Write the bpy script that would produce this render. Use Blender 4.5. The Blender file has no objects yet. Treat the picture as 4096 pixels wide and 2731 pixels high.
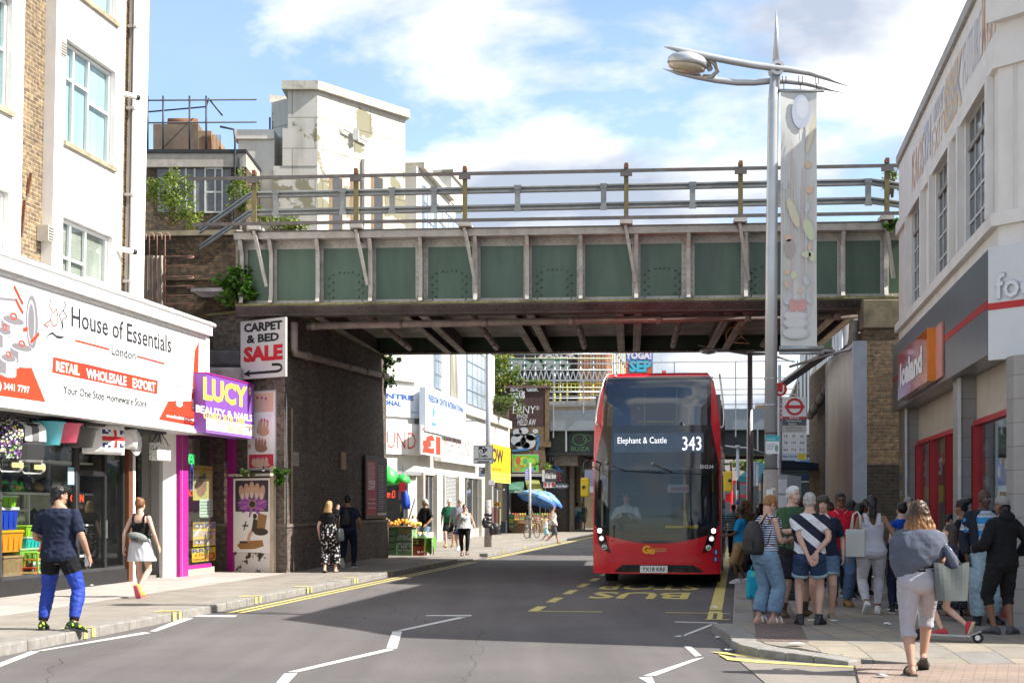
import bpy,bmesh,math,random
from mathutils import Vector,Matrix,noise
sc=bpy.context.scene
COL=sc.collection
R=math.radians
CX,HY,FF,EYE=2048.0,2022.0,5689.0,1.65
cam=bpy.data.cameras.new("camera");cam.lens=50;cam.sensor_width=36
cam.shift_y=(HY-1365.5)/4096;cam.clip_start=0.1;cam.clip_end=3000
camo=bpy.data.objects.new("camera",cam);COL.objects.link(camo)
camo.location=(0,0,EYE);camo.rotation_euler=(R(90),0,0);sc.camera=camo
SUN_AZ,SUN_EL=R(-12.0),R(42.5)
sd=Vector((math.cos(SUN_EL)*math.cos(SUN_AZ),math.cos(SUN_EL)*math.sin(SUN_AZ),math.sin(SUN_EL)))
sl=bpy.data.lights.new("sun",'SUN');sl.energy=4.8;sl.angle=R(0.5);sl.color=(1,.955,.88)
so=bpy.data.objects.new("sun",sl);COL.objects.link(so)
so.rotation_euler=sd.to_track_quat('Z','Y').to_euler();so.location=(30,-10,40)
sc.view_settings.view_transform='Standard';sc.view_settings.look='None'
sc.view_settings.exposure=1.05;sc.view_settings.gamma=1
W=bpy.data.worlds.new("World");sc.world=W;W.use_nodes=True
wt=W.node_tree;wt.nodes.clear()
def wn(t,**k):
 n=wt.nodes.new(t)
 for a,b in k.items():
  if a.startswith('_'):setattr(n,a[1:],b)
  else:n.inputs[a.replace('__',' ')].default_value=b
 return n
sky=wn('ShaderNodeTexSky',_sky_type='NISHITA',_sun_disc=False)
sky.sun_elevation=SUN_EL;sky.sun_rotation=R(90)-SUN_AZ
sky.air_density=1.0;sky.dust_density=.6;sky.ozone_density=1.6
tc=wn('ShaderNodeTexCoord')
sx=wn('ShaderNodeSeparateXYZ');wt.links.new(tc.outputs['Generated'],sx.inputs[0])
zz=wn('ShaderNodeMath',_operation='MAXIMUM');wt.links.new(sx.outputs['Z'],zz.inputs[0]);zz.inputs[1].default_value=0.0
za=wn('ShaderNodeMath',_operation='ADD');wt.links.new(zz.outputs[0],za.inputs[0]);za.inputs[1].default_value=0.30
dv=wn('ShaderNodeVectorMath',_operation='DIVIDE');wt.links.new(tc.outputs['Generated'],dv.inputs[0])
cb=wn('ShaderNodeCombineXYZ')
for k in range(3):wt.links.new(za.outputs[0],cb.inputs[k])
wt.links.new(cb.outputs[0],dv.inputs[1])
mp=wn('ShaderNodeMapping');wt.links.new(dv.outputs[0],mp.inputs[0])
CLOUD_OFF=(16.7292,9.5271,12.7814)
mp.inputs['Location'].default_value=CLOUD_OFF;mp.inputs['Scale'].default_value=(1.0,1.0,1.9)
n1=wn('ShaderNodeTexNoise',Scale=2.3,Detail=12.0,Roughness=.57,Distortion=.15);wt.links.new(mp.outputs[0],n1.inputs['Vector'])
bi=wn('ShaderNodeMath',_operation='MULTIPLY_ADD');wt.links.new(sx.outputs['X'],bi.inputs[0]);bi.inputs[1].default_value=.30;wt.links.new(n1.outputs[0],bi.inputs[2])
rp=wn('ShaderNodeValToRGB');wt.links.new(bi.outputs[0],rp.inputs[0])
rp.color_ramp.elements[0].position=.425;rp.color_ramp.elements[1].position=.525;rp.color_ramp.elements[0].color=(.07,.07,.07,1)
n2=wn('ShaderNodeTexNoise',Scale=3.1,Detail=8.0,Roughness=.5);wt.links.new(mp.outputs[0],n2.inputs['Vector'])
r2=wn('ShaderNodeValToRGB');wt.links.new(n2.outputs[0],r2.inputs[0])
r2.color_ramp.elements[0].position=.40;r2.color_ramp.elements[0].color=(.43,.49,.60,1)
r2.color_ramp.elements[1].position=.58;r2.color_ramp.elements[1].color=(1,1,1,1)
bg1=wn('ShaderNodeBackground',Strength=.13);wt.links.new(sky.outputs[0],bg1.inputs[0])
bg2=wn('ShaderNodeBackground',Strength=.66);wt.links.new(r2.outputs[0],bg2.inputs[0])
mx=wn('ShaderNodeMixShader');wt.links.new(rp.outputs[0],mx.inputs[0])
wt.links.new(bg1.outputs[0],mx.inputs[1]);wt.links.new(bg2.outputs[0],mx.inputs[2])
wo=wn('ShaderNodeOutputWorld');wt.links.new(mx.outputs[0],wo.inputs[0])
sc.render.engine='CYCLES'
sc.cycles.max_bounces=8;sc.cycles.transparent_max_bounces=16
sc.cycles.diffuse_bounces=3;sc.cycles.glossy_bounces=3;sc.cycles.caustics_reflective=False;sc.cycles.caustics_refractive=False
AA=R(9.06);cA,sA=math.cos(AA),math.sin(AA)
def ts(X,Y):return(X*cA-Y*sA,X*sA+Y*cA)
def wxy(u,t):return(u*cA+t*sA,-u*sA+t*cA)
def px(x,y,Y):return Vector(((x-CX)/FF*Y,Y,EYE+(HY-y)/FF*Y))
def onu(u,x,y):
 k=(x-CX)/FF
 Y=u/(k*cA-sA)
 return(Y*(k*sA+cA),EYE+(HY-y)/FF*Y)
def onY(Y,x,y):
 p=px(x,y,Y);return(p.x,p.z)
MATS={}
def nodes(name):
 m=bpy.data.materials.new(name);m.use_nodes=True
 nt=m.node_tree;nt.nodes.clear();return m,nt
def nn(nt,t,**k):
 n=nt.nodes.new(t)
 for a,b in k.items():
  if a.startswith('_'):setattr(n,a[1:],b)
  else:n.inputs[a.replace('__',' ')].default_value=b
 return n
def c4(c):return(c[0],c[1],c[2],1)
def mulc(c,f):return tuple(min(1,max(0,v*f))for v in c)
def Zl(nt,colsock,rough,metal=0,bump=None,bstr=.3,bdist=.01,spec=.5,coat=0,alpha=None,roughsock=None,sheen=0):
 b=nn(nt,'ShaderNodeBsdfPrincipled',Roughness=rough,Metallic=metal)
 b.inputs['Specular IOR Level'].default_value=spec
 b.inputs['Coat Weight'].default_value=coat;b.inputs['Coat Roughness'].default_value=.05
 if sheen:b.inputs['Sheen Weight'].default_value=sheen
 if colsock is not None:nt.links.new(colsock,b.inputs['Base Color'])
 if roughsock is not None:nt.links.new(roughsock,b.inputs['Roughness'])
 if bump is not None:
  bn=nn(nt,'ShaderNodeBump',Strength=bstr,Distance=bdist)
  nt.links.new(bump,bn.inputs['Height']);nt.links.new(bn.outputs[0],b.inputs['Normal'])
 o=nn(nt,'ShaderNodeOutputMaterial');nt.links.new(b.outputs[0],o.inputs[0]);return b
def Z1(nt,vec,c1,c2,scale,detail=5,lo=.3,hi=.7,rough=.6):
 n=nn(nt,'ShaderNodeTexNoise',Scale=scale,Detail=float(detail),Roughness=rough)
 if vec is not None:nt.links.new(vec,n.inputs['Vector'])
 r=nn(nt,'ShaderNodeValToRGB');nt.links.new(n.outputs[0],r.inputs[0])
 r.color_ramp.elements[0].position=lo;r.color_ramp.elements[0].color=c4(c1)
 r.color_ramp.elements[1].position=hi;r.color_ramp.elements[1].color=c4(c2)
 return r.outputs[0],n.outputs[0]
def mixc(nt,fac,a,b,mode='MIX'):
 m=nn(nt,'ShaderNodeMix',_data_type='RGBA',_blend_type=mode)
 for s,i in((fac,0),(a,6),(b,7)):
  if isinstance(s,(int,float)):m.inputs[i].default_value=s
  elif isinstance(s,tuple):m.inputs[i].default_value=c4(s)
  else:nt.links.new(s,m.inputs[i])
 return m.outputs[2]
def vec(nt,kind='Object',scale=(1,1,1),rot=(0,0,0)):
 t=nn(nt,'ShaderNodeTexCoord');m=nn(nt,'ShaderNodeMapping');nt.links.new(t.outputs[kind],m.inputs[0])
 m.inputs['Scale'].default_value=scale;m.inputs['Rotation'].default_value=rot;return m.outputs[0]
def P(col,rough=.6,metal=0,var=.12,scale=5,bump=0,ZC=60,spec=.5,coat=0,ZD=0,dcol=(.12,.10,.08),ZE=(1,1,1),name='paint'):
 key=('P',col,rough,metal,var,scale,bump,ZC,spec,coat,ZD,dcol,ZE)
 if key in MATS:return MATS[key]
 m,nt=nodes(name)
 v=vec(nt,'Object',ZE)
 c,h=Z1(nt,v,mulc(col,1-var),mulc(col,1+var),scale)
 if ZD:
  d,dh=Z1(nt,v,(0,0,0),(1,1,1),scale*1.7,8,.5,.5+.3,.65)
  f=nn(nt,'ShaderNodeMath',_operation='MULTIPLY');nt.links.new(d,f.inputs[0]);f.inputs[1].default_value=ZD
  c=mixc(nt,f.outputs[0],c,dcol)
 bh=None
 if bump:
  bn=nn(nt,'ShaderNodeTexNoise',Scale=ZC,Detail=4.0);nt.links.new(v,bn.inputs['Vector']);bh=bn.outputs[0]
 Zl(nt,c,rough,metal,bh,bump,.01,spec,coat)
 MATS[key]=m;return m
def Zi(c1,c2,mortar,bw=.225,rh=.075,ms=.009,var=.5,ZD=.4,dcol=(.03,.027,.025),bump=.5,rough=.85,dscale=.9,off=.5,lo=.42,hi=.68):
 key=('B',c1,c2,mortar,bw,rh,ms,var,ZD,dcol,dscale,lo)
 if key in MATS:return MATS[key]
 m,nt=nodes('brick')
 v=vec(nt,'UV')
 b=nn(nt,'ShaderNodeTexBrick',Scale=1.0,Color1=c4(c1),Color2=c4(c2),Mortar=c4(mortar))
 b.inputs['Mortar Size'].default_value=ms;b.inputs['Mortar Smooth'].default_value=.15
 b.inputs['Brick Width'].default_value=bw;b.inputs['Row Height'].default_value=rh;b.inputs['Bias'].default_value=-.1
 b.offset=off
 nt.links.new(v,b.inputs['Vector'])
 n1,h1=Z1(nt,v,(1-var,)*3,(1+var*.6,)*3,9,4,.3,.72)
 c=mixc(nt,1.0,b.outputs['Color'],n1,'MULTIPLY')
 if ZD:
  d,dh=Z1(nt,vec(nt,'UV',(1,.35,1)),(0,0,0),(1,1,1),dscale,9,lo,hi,.62)
  f=nn(nt,'ShaderNodeMath',_operation='MULTIPLY');nt.links.new(d,f.inputs[0]);f.inputs[1].default_value=ZD
  c=mixc(nt,f.outputs[0],c,dcol)
 inv=nn(nt,'ShaderNodeMath',_operation='SUBTRACT');inv.inputs[0].default_value=1;nt.links.new(b.outputs['Fac'],inv.inputs[1])
 ad=nn(nt,'ShaderNodeMath',_operation='ADD');nt.links.new(inv.outputs[0],ad.inputs[0]);nt.links.new(h1,ad.inputs[1])
 Zl(nt,c,rough,0,ad.outputs[0],bump,.008,.3)
 MATS[key]=m;return m
def Zg(col=(.80,.79,.75),stain=.35,sc_=.8,scol=(.30,.29,.25),peel=0):
 key=('W',col,stain,sc_,scol,peel)
 if key in MATS:return MATS[key]
 m,nt=nodes('white_render')
 v=vec(nt,'UV');vs=vec(nt,'UV',(1.6,.22,1))
 c,h=Z1(nt,v,mulc(col,.93),mulc(col,1.04),2.5)
 d,dh=Z1(nt,vs,(0,0,0),(1,1,1),sc_*2.2,10,.50,.85,.65)
 f=nn(nt,'ShaderNodeMath',_operation='MULTIPLY');nt.links.new(d,f.inputs[0]);f.inputs[1].default_value=stain
 c=mixc(nt,f.outputs[0],c,scol)
 if peel:
  pz,ph=Z1(nt,v,(0,0,0),(1,1,1),.5,8,.545,.56,.6)
  c=mixc(nt,pz,c,(.25,.235,.16))
  bw=nn(nt,'ShaderNodeTexBrick',Scale=1.0);bw.inputs['Color1'].default_value=(1,1,1,1);bw.inputs['Color2'].default_value=(.93,.93,.92,1)
  bw.inputs['Mortar'].default_value=(.55,.54,.50,1);bw.inputs['Brick Width'].default_value=1.7;bw.inputs['Row Height'].default_value=1.15;bw.inputs['Mortar Size'].default_value=.02
  nt.links.new(v,bw.inputs['Vector']);c=mixc(nt,1.0,c,bw.outputs['Color'],'MULTIPLY')
 bn=nn(nt,'ShaderNodeTexNoise',Scale=35.0,Detail=5.0);nt.links.new(v,bn.inputs['Vector'])
 Zl(nt,c,.8,0,bn.outputs[0],.18,.01,.3)
 MATS[key]=m;return m
def ZI(tint=(.75,.82,.82),trans=.75,name='glass',rough=.02):
 key=('G',tint,trans,rough)
 if key in MATS:return MATS[key]
 m,nt=nodes(name)
 fr=nn(nt,'ShaderNodeLayerWeight',Blend=.5);pw=nn(nt,'ShaderNodeMath',_operation='POWER');nt.links.new(fr.outputs['Facing'],pw.inputs[0]);pw.inputs[1].default_value=4.0
 mr=nn(nt,'ShaderNodeMapRange');nt.links.new(pw.outputs[0],mr.inputs[0])
 mr.inputs[3].default_value=(1-trans)*.5;mr.inputs[4].default_value=.75
 tr=nn(nt,'ShaderNodeBsdfTransparent',Color=c4(tint));gl=nn(nt,'ShaderNodeBsdfGlossy',Roughness=rough)
 gl.inputs['Color'].default_value=(.9,.95,1,1)
 ms=nn(nt,'ShaderNodeMixShader');nt.links.new(mr.outputs[0],ms.inputs[0]);nt.links.new(tr.outputs[0],ms.inputs[1]);nt.links.new(gl.outputs[0],ms.inputs[2])
 o=nn(nt,'ShaderNodeOutputMaterial');nt.links.new(ms.outputs[0],o.inputs[0]);MATS[key]=m;return m
def emit(col,s,name='lamp_light'):
 key=('E',col,s)
 if key in MATS:return MATS[key]
 m,nt=nodes(name);e=nn(nt,'ShaderNodeEmission',Color=c4(col),Strength=s)
 o=nn(nt,'ShaderNodeOutputMaterial');nt.links.new(e.outputs[0],o.inputs[0]);MATS[key]=m;return m
def ZO(c1,c2,name='leaf'):
 key=('L',c1,c2)
 if key in MATS:return MATS[key]
 m,nt=nodes(name)
 g=nn(nt,'ShaderNodeNewGeometry')
 n=nn(nt,'ShaderNodeTexWhiteNoise',_noise_dimensions='1D');nt.links.new(g.outputs['Random Per Island'],n.inputs['W'])
 c=mixc(nt,n.outputs['Value'],c1,c2)
 b=nn(nt,'ShaderNodeBsdfPrincipled',Roughness=.5);nt.links.new(c,b.inputs['Base Color'])
 t=nn(nt,'ShaderNodeBsdfTranslucent');nt.links.new(c,t.inputs['Color'])
 ms=nn(nt,'ShaderNodeMixShader',Fac=.3);nt.links.new(b.outputs[0],ms.inputs[1]);nt.links.new(t.outputs[0],ms.inputs[2])
 o=nn(nt,'ShaderNodeOutputMaterial');nt.links.new(ms.outputs[0],o.inputs[0]);MATS[key]=m;return m
def Zb(c1,c2,period,duty=.5,rot=(0,0,0),axis=2,rough=.85,Zk=None):
 """cloth with woven stripes, object space"""
 key=('S',c1,c2,period,duty,rot,axis,str(Zk))
 if key in MATS:return MATS[key]
 m,nt=nodes('striped_cloth');v=vec(nt,'Object',(1,1,1),rot)
 s=nn(nt,'ShaderNodeSeparateXYZ');nt.links.new(v,s.inputs[0])
 a=nn(nt,'ShaderNodeMath',_operation='MULTIPLY');nt.links.new(s.outputs[axis],a.inputs[0]);a.inputs[1].default_value=1/period
 f=nn(nt,'ShaderNodeMath',_operation='FRACT');nt.links.new(a.outputs[0],f.inputs[0])
 if Zk is None:
  g=nn(nt,'ShaderNodeMath',_operation='LESS_THAN');nt.links.new(f.outputs[0],g.inputs[0]);g.inputs[1].default_value=duty
  c=mixc(nt,g.outputs[0],c1,c2)
 else:
  r=nn(nt,'ShaderNodeValToRGB');nt.links.new(f.outputs[0],r.inputs[0]);r.color_ramp.interpolation='CONSTANT'
  els=r.color_ramp.elements
  els[0].position=Zk[0][0];els[0].color=c4(Zk[0][1]);els[1].position=Zk[1][0];els[1].color=c4(Zk[1][1])
  for p_,c_ in Zk[2:]:
   e=els.new(p_);e.color=c4(c_)
  c=r.outputs[0]
 Zl(nt,c,rough,0,None,spec=.2);MATS[key]=m;return m
def Zj(col,var=.15,scale=14,rough=.88,name='cloth',bump=.12):
 return P(col,rough,0,var,scale,.6,15,.2,name=name)
def Zc(base,spots,scale=28,th=.36,name='printed_cloth'):
 key=('SP',base,str(spots),scale,th)
 if key in MATS:return MATS[key]
 m,nt=nodes(name);v=vec(nt)
 vo=nn(nt,'ShaderNodeTexVoronoi',Scale=float(scale));nt.links.new(v,vo.inputs['Vector'])
 g=nn(nt,'ShaderNodeMath',_operation='LESS_THAN');nt.links.new(vo.outputs['Distance'],g.inputs[0]);g.inputs[1].default_value=th
 if isinstance(spots,list):
  r=nn(nt,'ShaderNodeValToRGB');s=nn(nt,'ShaderNodeSeparateColor');nt.links.new(vo.outputs['Color'],s.inputs[0]);nt.links.new(s.outputs[0],r.inputs[0])
  r.color_ramp.interpolation='CONSTANT';els=r.color_ramp.elements
  els[0].position=0;els[0].color=c4(spots[0]);els[1].position=1/len(spots);els[1].color=c4(spots[1])
  for i in range(2,len(spots)):
   e=els.new(i/len(spots));e.color=c4(spots[i])
  c=mixc(nt,g.outputs[0],base,r.outputs[0])
 else:c=mixc(nt,g.outputs[0],base,spots)
 Zl(nt,c,.85,0,None,spec=.2);MATS[key]=m;return m
_TXT={}
class MB:
 def __init__(s):s.v=[];s.f=[];s.m=[];s.sm=[];s.mats=[]
 def mi(s,mat):
  if mat not in s.mats:s.mats.append(mat)
  return s.mats.index(mat)
 def add(s,vs,fs,mat,smooth=False,M=None):
  o=len(s.v);k=s.mi(mat)
  if M is not None:vs=[M@Vector(v)for v in vs]
  s.v+=[tuple(v)for v in vs]
  for f in fs:s.f.append(tuple(i+o for i in f));s.m.append(k);s.sm.append(smooth)
  return s
 def box(s,x0,x1,y0,y1,z0,z1,mat,M=None):
  if x0>x1:x0,x1=x1,x0
  if y0>y1:y0,y1=y1,y0
  if z0>z1:z0,z1=z1,z0
  vs=[(x0,y0,z0),(x1,y0,z0),(x1,y1,z0),(x0,y1,z0),(x0,y0,z1),(x1,y0,z1),(x1,y1,z1),(x0,y1,z1)]
  return s.add(vs,[(3,2,1,0),(4,5,6,7),(0,1,5,4),(1,2,6,5),(2,3,7,6),(3,0,4,7)],mat,False,M)
 def quad(s,a,b,c,d,mat):return s.add([a,b,c,d],[(0,1,2,3)],mat)
 def prism(s,pts,z0,z1,mat,M=None):
  """pts counter-clockwise in plan, extruded z0..z1 (z may be lists)"""
  n=len(pts);zl=z0 if isinstance(z0,(list,tuple))else[z0]*n;zh=z1 if isinstance(z1,(list,tuple))else[z1]*n
  vs=[(p[0],p[1],zl[i])for i,p in enumerate(pts)]+[(p[0],p[1],zh[i])for i,p in enumerate(pts)]
  fs=[tuple(range(n-1,-1,-1)),tuple(range(n,2*n))]+[(i,(i+1)%n,n+(i+1)%n,n+i)for i in range(n)]
  return s.add(vs,fs,mat,False,M)
 def tube(s,path,rad,mat,n=8,caps=True,smooth=True,M=None,flat=None):
  path=[Vector(p)for p in path];k=len(path);vs=[];up0=None
  for i,p in enumerate(path):
   d=(path[min(i+1,k-1)]-path[max(i-1,0)]).normalized()
   if up0 is None:
    up0=Vector((0,0,1))if abs(d.z)<.9 else Vector((0,1,0))
   a=d.cross(up0).normalized();b=a.cross(d).normalized();up0=b
   r=rad[i]if isinstance(rad,(list,tuple))else rad
   ra,rb=r if isinstance(r,(list,tuple))else(r,r)
   for j in range(n):
    q=2*math.pi*j/n+(math.pi/n if flat else 0)
    vs.append(p+a*(math.cos(q)*ra)+b*(math.sin(q)*rb))
  fs=[(i*n+j,i*n+(j+1)%n,(i+1)*n+(j+1)%n,(i+1)*n+j)for i in range(k-1)for j in range(n)]
  s.add(vs,fs,mat,smooth,M)
  if caps:
   o=len(s.v)-len(vs)
   for f in(tuple(range(n-1,-1,-1)),tuple(range((k-1)*n,k*n))):
    s.f.append(tuple(i+o for i in f));s.m.append(s.mi(mat));s.sm.append(False)
  return s
 def cyl(s,a,b,r0,mat,r1=None,n=12,caps=True,smooth=True,M=None):
  return s.tube([a,b],[r0,r0 if r1 is None else r1],mat,n,caps,smooth,M)
 def bar(s,a,b,w,h,mat,M=None,up=(0,0,1)):
  """rectangular bar from a to b; w across, h along up"""
  a=Vector(a);b=Vector(b);d=(b-a).normalized();u=Vector(up)
  if abs(d.dot(u))>.98:u=Vector((0,1,0))
  x=d.cross(u).normalized();y=x.cross(d).normalized()
  vs=[p+x*(i*w/2)+y*(j*h/2)for p in(a,b)for i,j in((-1,-1),(1,-1),(1,1),(-1,1))]
  return s.add(vs,[(3,2,1,0),(4,5,6,7),(0,1,5,4),(1,2,6,5),(2,3,7,6),(3,0,4,7)],mat,False,M)
 def lathe(s,prof,c,mat,n=20,M=None,smooth=True,sx=1,sy=1):
  vs=[(c[0]+r*math.cos(2*math.pi*j/n)*sx,c[1]+r*math.sin(2*math.pi*j/n)*sy,c[2]+z)for r,z in prof for j in range(n)]
  fs=[(i*n+j,i*n+(j+1)%n,(i+1)*n+(j+1)%n,(i+1)*n+j)for i in range(len(prof)-1)for j in range(n)]
  if prof[0][0]>1e-4:fs.append(tuple(range(n-1,-1,-1)))
  if prof[-1][0]>1e-4:fs.append(tuple(range((len(prof)-1)*n,len(prof)*n)))
  return s.add(vs,fs,mat,smooth,M)
 def ball(s,c,r,mat,n=10,m=7,M=None,smooth=True):
  if not isinstance(r,(tuple,list)):r=(r,r,r)
  vs=[(c[0],c[1],c[2]-r[2])]
  for i in range(1,m):
   a=math.pi*i/m
   for j in range(n):
    q=2*math.pi*j/n
    vs.append((c[0]+r[0]*math.sin(a)*math.cos(q),c[1]+r[1]*math.sin(a)*math.sin(q),c[2]-r[2]*math.cos(a)))
  vs.append((c[0],c[1],c[2]+r[2]));L=len(vs)-1
  fs=[(0,1+(j+1)%n,1+j)for j in range(n)]
  for i in range(m-2):fs+=[(1+i*n+j,1+i*n+(j+1)%n,1+(i+1)*n+(j+1)%n,1+(i+1)*n+j)for j in range(n)]
  fs+=[(1+(m-2)*n+j,1+(m-2)*n+(j+1)%n,L)for j in range(n)]
  return s.add(vs,fs,mat,smooth,M)
 def Z4(s,fr,pts,mat,c=.004):
  return s.add([fr.p(a,b,c)for a,b in pts],[tuple(range(len(pts)))],mat)
 def Z3(s,fr,a0,b0,a1,b1,mat,c=.004):return s.Z4(fr,[(a0,b0),(a1,b0),(a1,b1),(a0,b1)],mat,c)
 def fell(s,fr,a,b,ra,rb,mat,c=.006,n=16,rot=0,th=None):
  pts=[]
  for j in range(n):
   q=2*math.pi*j/n;x=ra*math.cos(q);y=rb*math.sin(q)
   pts.append((a+x*math.cos(rot)-y*math.sin(rot),b+x*math.sin(rot)+y*math.cos(rot)))
  if th is None:return s.Z4(fr,pts,mat,c)
  k=1-th
  inn=[(a+(p-a)*k,b+(q-b)*k)for p,q in pts]
  vs=[fr.p(*p,c)for p in pts]+[fr.p(*p,c)for p in inn]
  return s.add(vs,[(j,(j+1)%n,n+(j+1)%n,n+j)for j in range(n)],mat)
 def fline(s,fr,pts,w,mat,c=.006):
  for(a,b),(d,e)in zip(pts,pts[1:]):
   L=math.hypot(d-a,e-b)or 1;nx,ny=-(e-b)/L*w/2,(d-a)/L*w/2
   s.Z4(fr,[(a-nx,b-ny),(d-nx,e-ny),(d+nx,e+ny),(a+nx,b+ny)],mat,c)
  return s
 def text(s,fr,txt,a0,b0,a1,b1,mat,c=.006,bold=0.0,shear=0.0,keep=False):
  """lettering fitted to the box a0..a1, b0..b1 of the frame"""
  key=(txt,bold,shear)
  if key not in _TXT:
   cu=bpy.data.curves.new('lettering','FONT');cu.body=txt;cu.size=1;cu.offset=bold;cu.shear=shear;cu.resolution_u=2;cu.fill_mode='FRONT'
   o=bpy.data.objects.new('lettering',cu);COL.objects.link(o)
   dg=bpy.context.evaluated_depsgraph_get();me=bpy.data.meshes.new_from_object(o.evaluated_get(dg))
   _TXT[key]=([tuple(v.co)for v in me.vertices],[tuple(p.vertices)for p in me.polygons])
   COL.objects.unlink(o)
  vs,fs=_TXT[key]
  if not vs:return s
  xs=[v[0]for v in vs];ys=[v[1]for v in vs];x0,x1,y0,y1=min(xs),max(xs),min(ys),max(ys)
  w,h=x1-x0,y1-y0;sxx,syy=(a1-a0)/w,(b1-b0)/h
  if keep:sxx=math.copysign(min(abs(sxx),abs(syy)),sxx);syy=abs(sxx);
  return s.add([fr.p(a0+(v[0]-x0)*sxx,b0+(v[1]-y0)*syy,c)for v in vs],fs,mat)
 def build(s,name,parent=None,loc=None,rz=0,label=None,cat=None,group=None,kind=None,bevel=0,seg=2):
  me=bpy.data.meshes.new(name);me.from_pydata(s.v,[],s.f)
  for m in s.mats:me.materials.append(m)
  me.polygons.foreach_set('material_index',s.m);me.polygons.foreach_set('use_smooth',s.sm)
  uv=me.uv_layers.new(name='UVMap');me.update()
  co=[0.0]*(len(me.loops)*2)
  for p in me.polygons:
   n=p.normal;ax,ay,az=abs(n.x),abs(n.y),abs(n.z)
   if az>.7:i,j=0,1
   elif ax>ay*1.0:i,j=1,2
   else:i,j=0,2
   diag=az<=.7 and min(ax,ay)>.25
   for li in p.loop_indices:
    v=s.v[me.loops[li].vertex_index]
    co[2*li]=(v[0]*-n.y+v[1]*n.x)if diag else v[i]
    co[2*li+1]=v[j]
  uv.data.foreach_set('uv',co)
  o=bpy.data.objects.new(name,me);COL.objects.link(o)
  if parent is not None:o.parent=parent
  if loc is not None:o.location=loc
  if rz:o.rotation_euler[2]=rz
  tag(o,label,cat,group,kind)
  if bevel:
   b=o.modifiers.new('bevel','BEVEL');b.width=bevel;b.segments=seg;b.limit_method='ANGLE';b.angle_limit=R(40)
  return o
class Fr:
 """a flat frame: origin, reading direction a, up direction b, outward normal"""
 def __init__(s,o,ua,ub=(0,0,1)):
  s.o=Vector(o);s.a=Vector(ua).normalized();s.b=Vector(ub).normalized();s.n=s.a.cross(s.b).normalized()
 def p(s,a,b,c=0):return s.o+s.a*a+s.b*b+s.n*c
def tag(o,label=None,cat=None,group=None,kind=None):
 if label:o['label']=label
 if cat:o['category']=cat
 if group:o['group']=group
 if kind:o['kind']=kind
 return o
def Zd(name,label,cat,loc=(0,0,0),rz=0,group=None,Z0=True):
 """an Empty at the base of a thing; street=True: loc is given in (u, t, z)"""
 o=bpy.data.objects.new(name,None);COL.objects.link(o);o.empty_display_size=.2
 if Z0:
  X,Y=wxy(loc[0],loc[1]);o.location=(X,Y,loc[2]);o.rotation_euler[2]=rz-AA
 else:
  o.location=loc;o.rotation_euler[2]=rz
 return tag(o,label,cat,group)
def solo(mb,name,label,cat,loc=(0,0,0),rz=0,group=None,Z0=True,kind=None,bevel=0):
 if Z0:
  X,Y=wxy(loc[0],loc[1]);loc=(X,Y,loc[2]);rz=rz-AA
 return mb.build(name,None,loc,rz,label,cat,group,kind,bevel)
def jig(r,s):return random.uniform(r-s,r+s)
rnd=random.Random(7);random.seed(7)
Zp=P((.80,.80,.78),.5,var=.03);Zq=P((.02,.02,.022),.45,var=.2)
Zr=P((.045,.045,.05),.6,var=.2);GREY=P((.32,.33,.34),.5,var=.1)
Zo=P((.55,.56,.57),.35,.85,var=.1);Zn=P((.42,.44,.45),.45,.6,var=.15,scale=9,ZD=.25)
RUST=P((.20,.085,.045),.85,0,.35,12,.3,50);Zs=P((.34,.21,.11),.7,0,.25,4,.2,60,ZE=(1,1,.15),name='wood')
GLASS=ZI((.92,.95,.94),.92);Zt=ZI((.35,.42,.45),.55,name='dark_glass');RUB=P((.015,.015,.016),.8,var=.2)
RED=P((.55,.02,.025),.4,var=.06);YEL=P((.75,.50,.02),.45,var=.06)
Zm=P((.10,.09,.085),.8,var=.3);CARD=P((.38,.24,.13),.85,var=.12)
def fl(c):return P(c,.5,var=.04,name='print')
def gp(x,y,z=0.0):
 S=(y-HY)/(EYE-z);return((x-CX)/S,FF/S)
def ZF(name,c1,c2,grit=420,patch=.35):
 m,nt=nodes(name);v=vec(nt,'Object')
 c,h=Z1(nt,v,c1,c2,grit,2,.28,.72)
 p,ph=Z1(nt,v,(1-patch*.5,)*3,(1+patch*.45,1+patch*.42,1+patch*.40),.32,8,.32,.68)
 c=mixc(nt,1.0,c,p,'MULTIPLY')
 p2,_=Z1(nt,vec(nt,'Object',(.9,.06,1),(0,0,AA)),(.80,)*3,(1.12,)*3,1.6,6,.3,.7)
 c=mixc(nt,1.0,c,p2,'MULTIPLY')
 vo=nn(nt,'ShaderNodeTexVoronoi',Scale=90.0);nt.links.new(v,vo.inputs['Vector'])
 ms=nn(nt,'ShaderNodeMath',_operation='LESS_THAN');nt.links.new(vo.outputs['Distance'],ms.inputs[0]);ms.inputs[1].default_value=.16
 c=mixc(nt,ms.outputs[0],c,mulc(c2,1.7))
 cr=nn(nt,'ShaderNodeTexVoronoi',Scale=.21,_feature='DISTANCE_TO_EDGE');
 nz=nn(nt,'ShaderNodeTexNoise',Scale=1.2,Detail=5.0);nt.links.new(v,nz.inputs['Vector'])
 mxv=nn(nt,'ShaderNodeMix',_data_type='VECTOR');mxv.inputs[0].default_value=.25;nt.links.new(v,mxv.inputs[4]);nt.links.new(nz.outputs['Color'],mxv.inputs[5]);nt.links.new(mxv.outputs[1],cr.inputs['Vector'])
 cs=nn(nt,'ShaderNodeMath',_operation='LESS_THAN');nt.links.new(cr.outputs['Distance'],cs.inputs[0]);cs.inputs[1].default_value=.0006
 c=mixc(nt,cs.outputs[0],c,mulc(c1,.45))
 Zl(nt,c,.88,0,h,.35,.004,.25);return m
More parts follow.
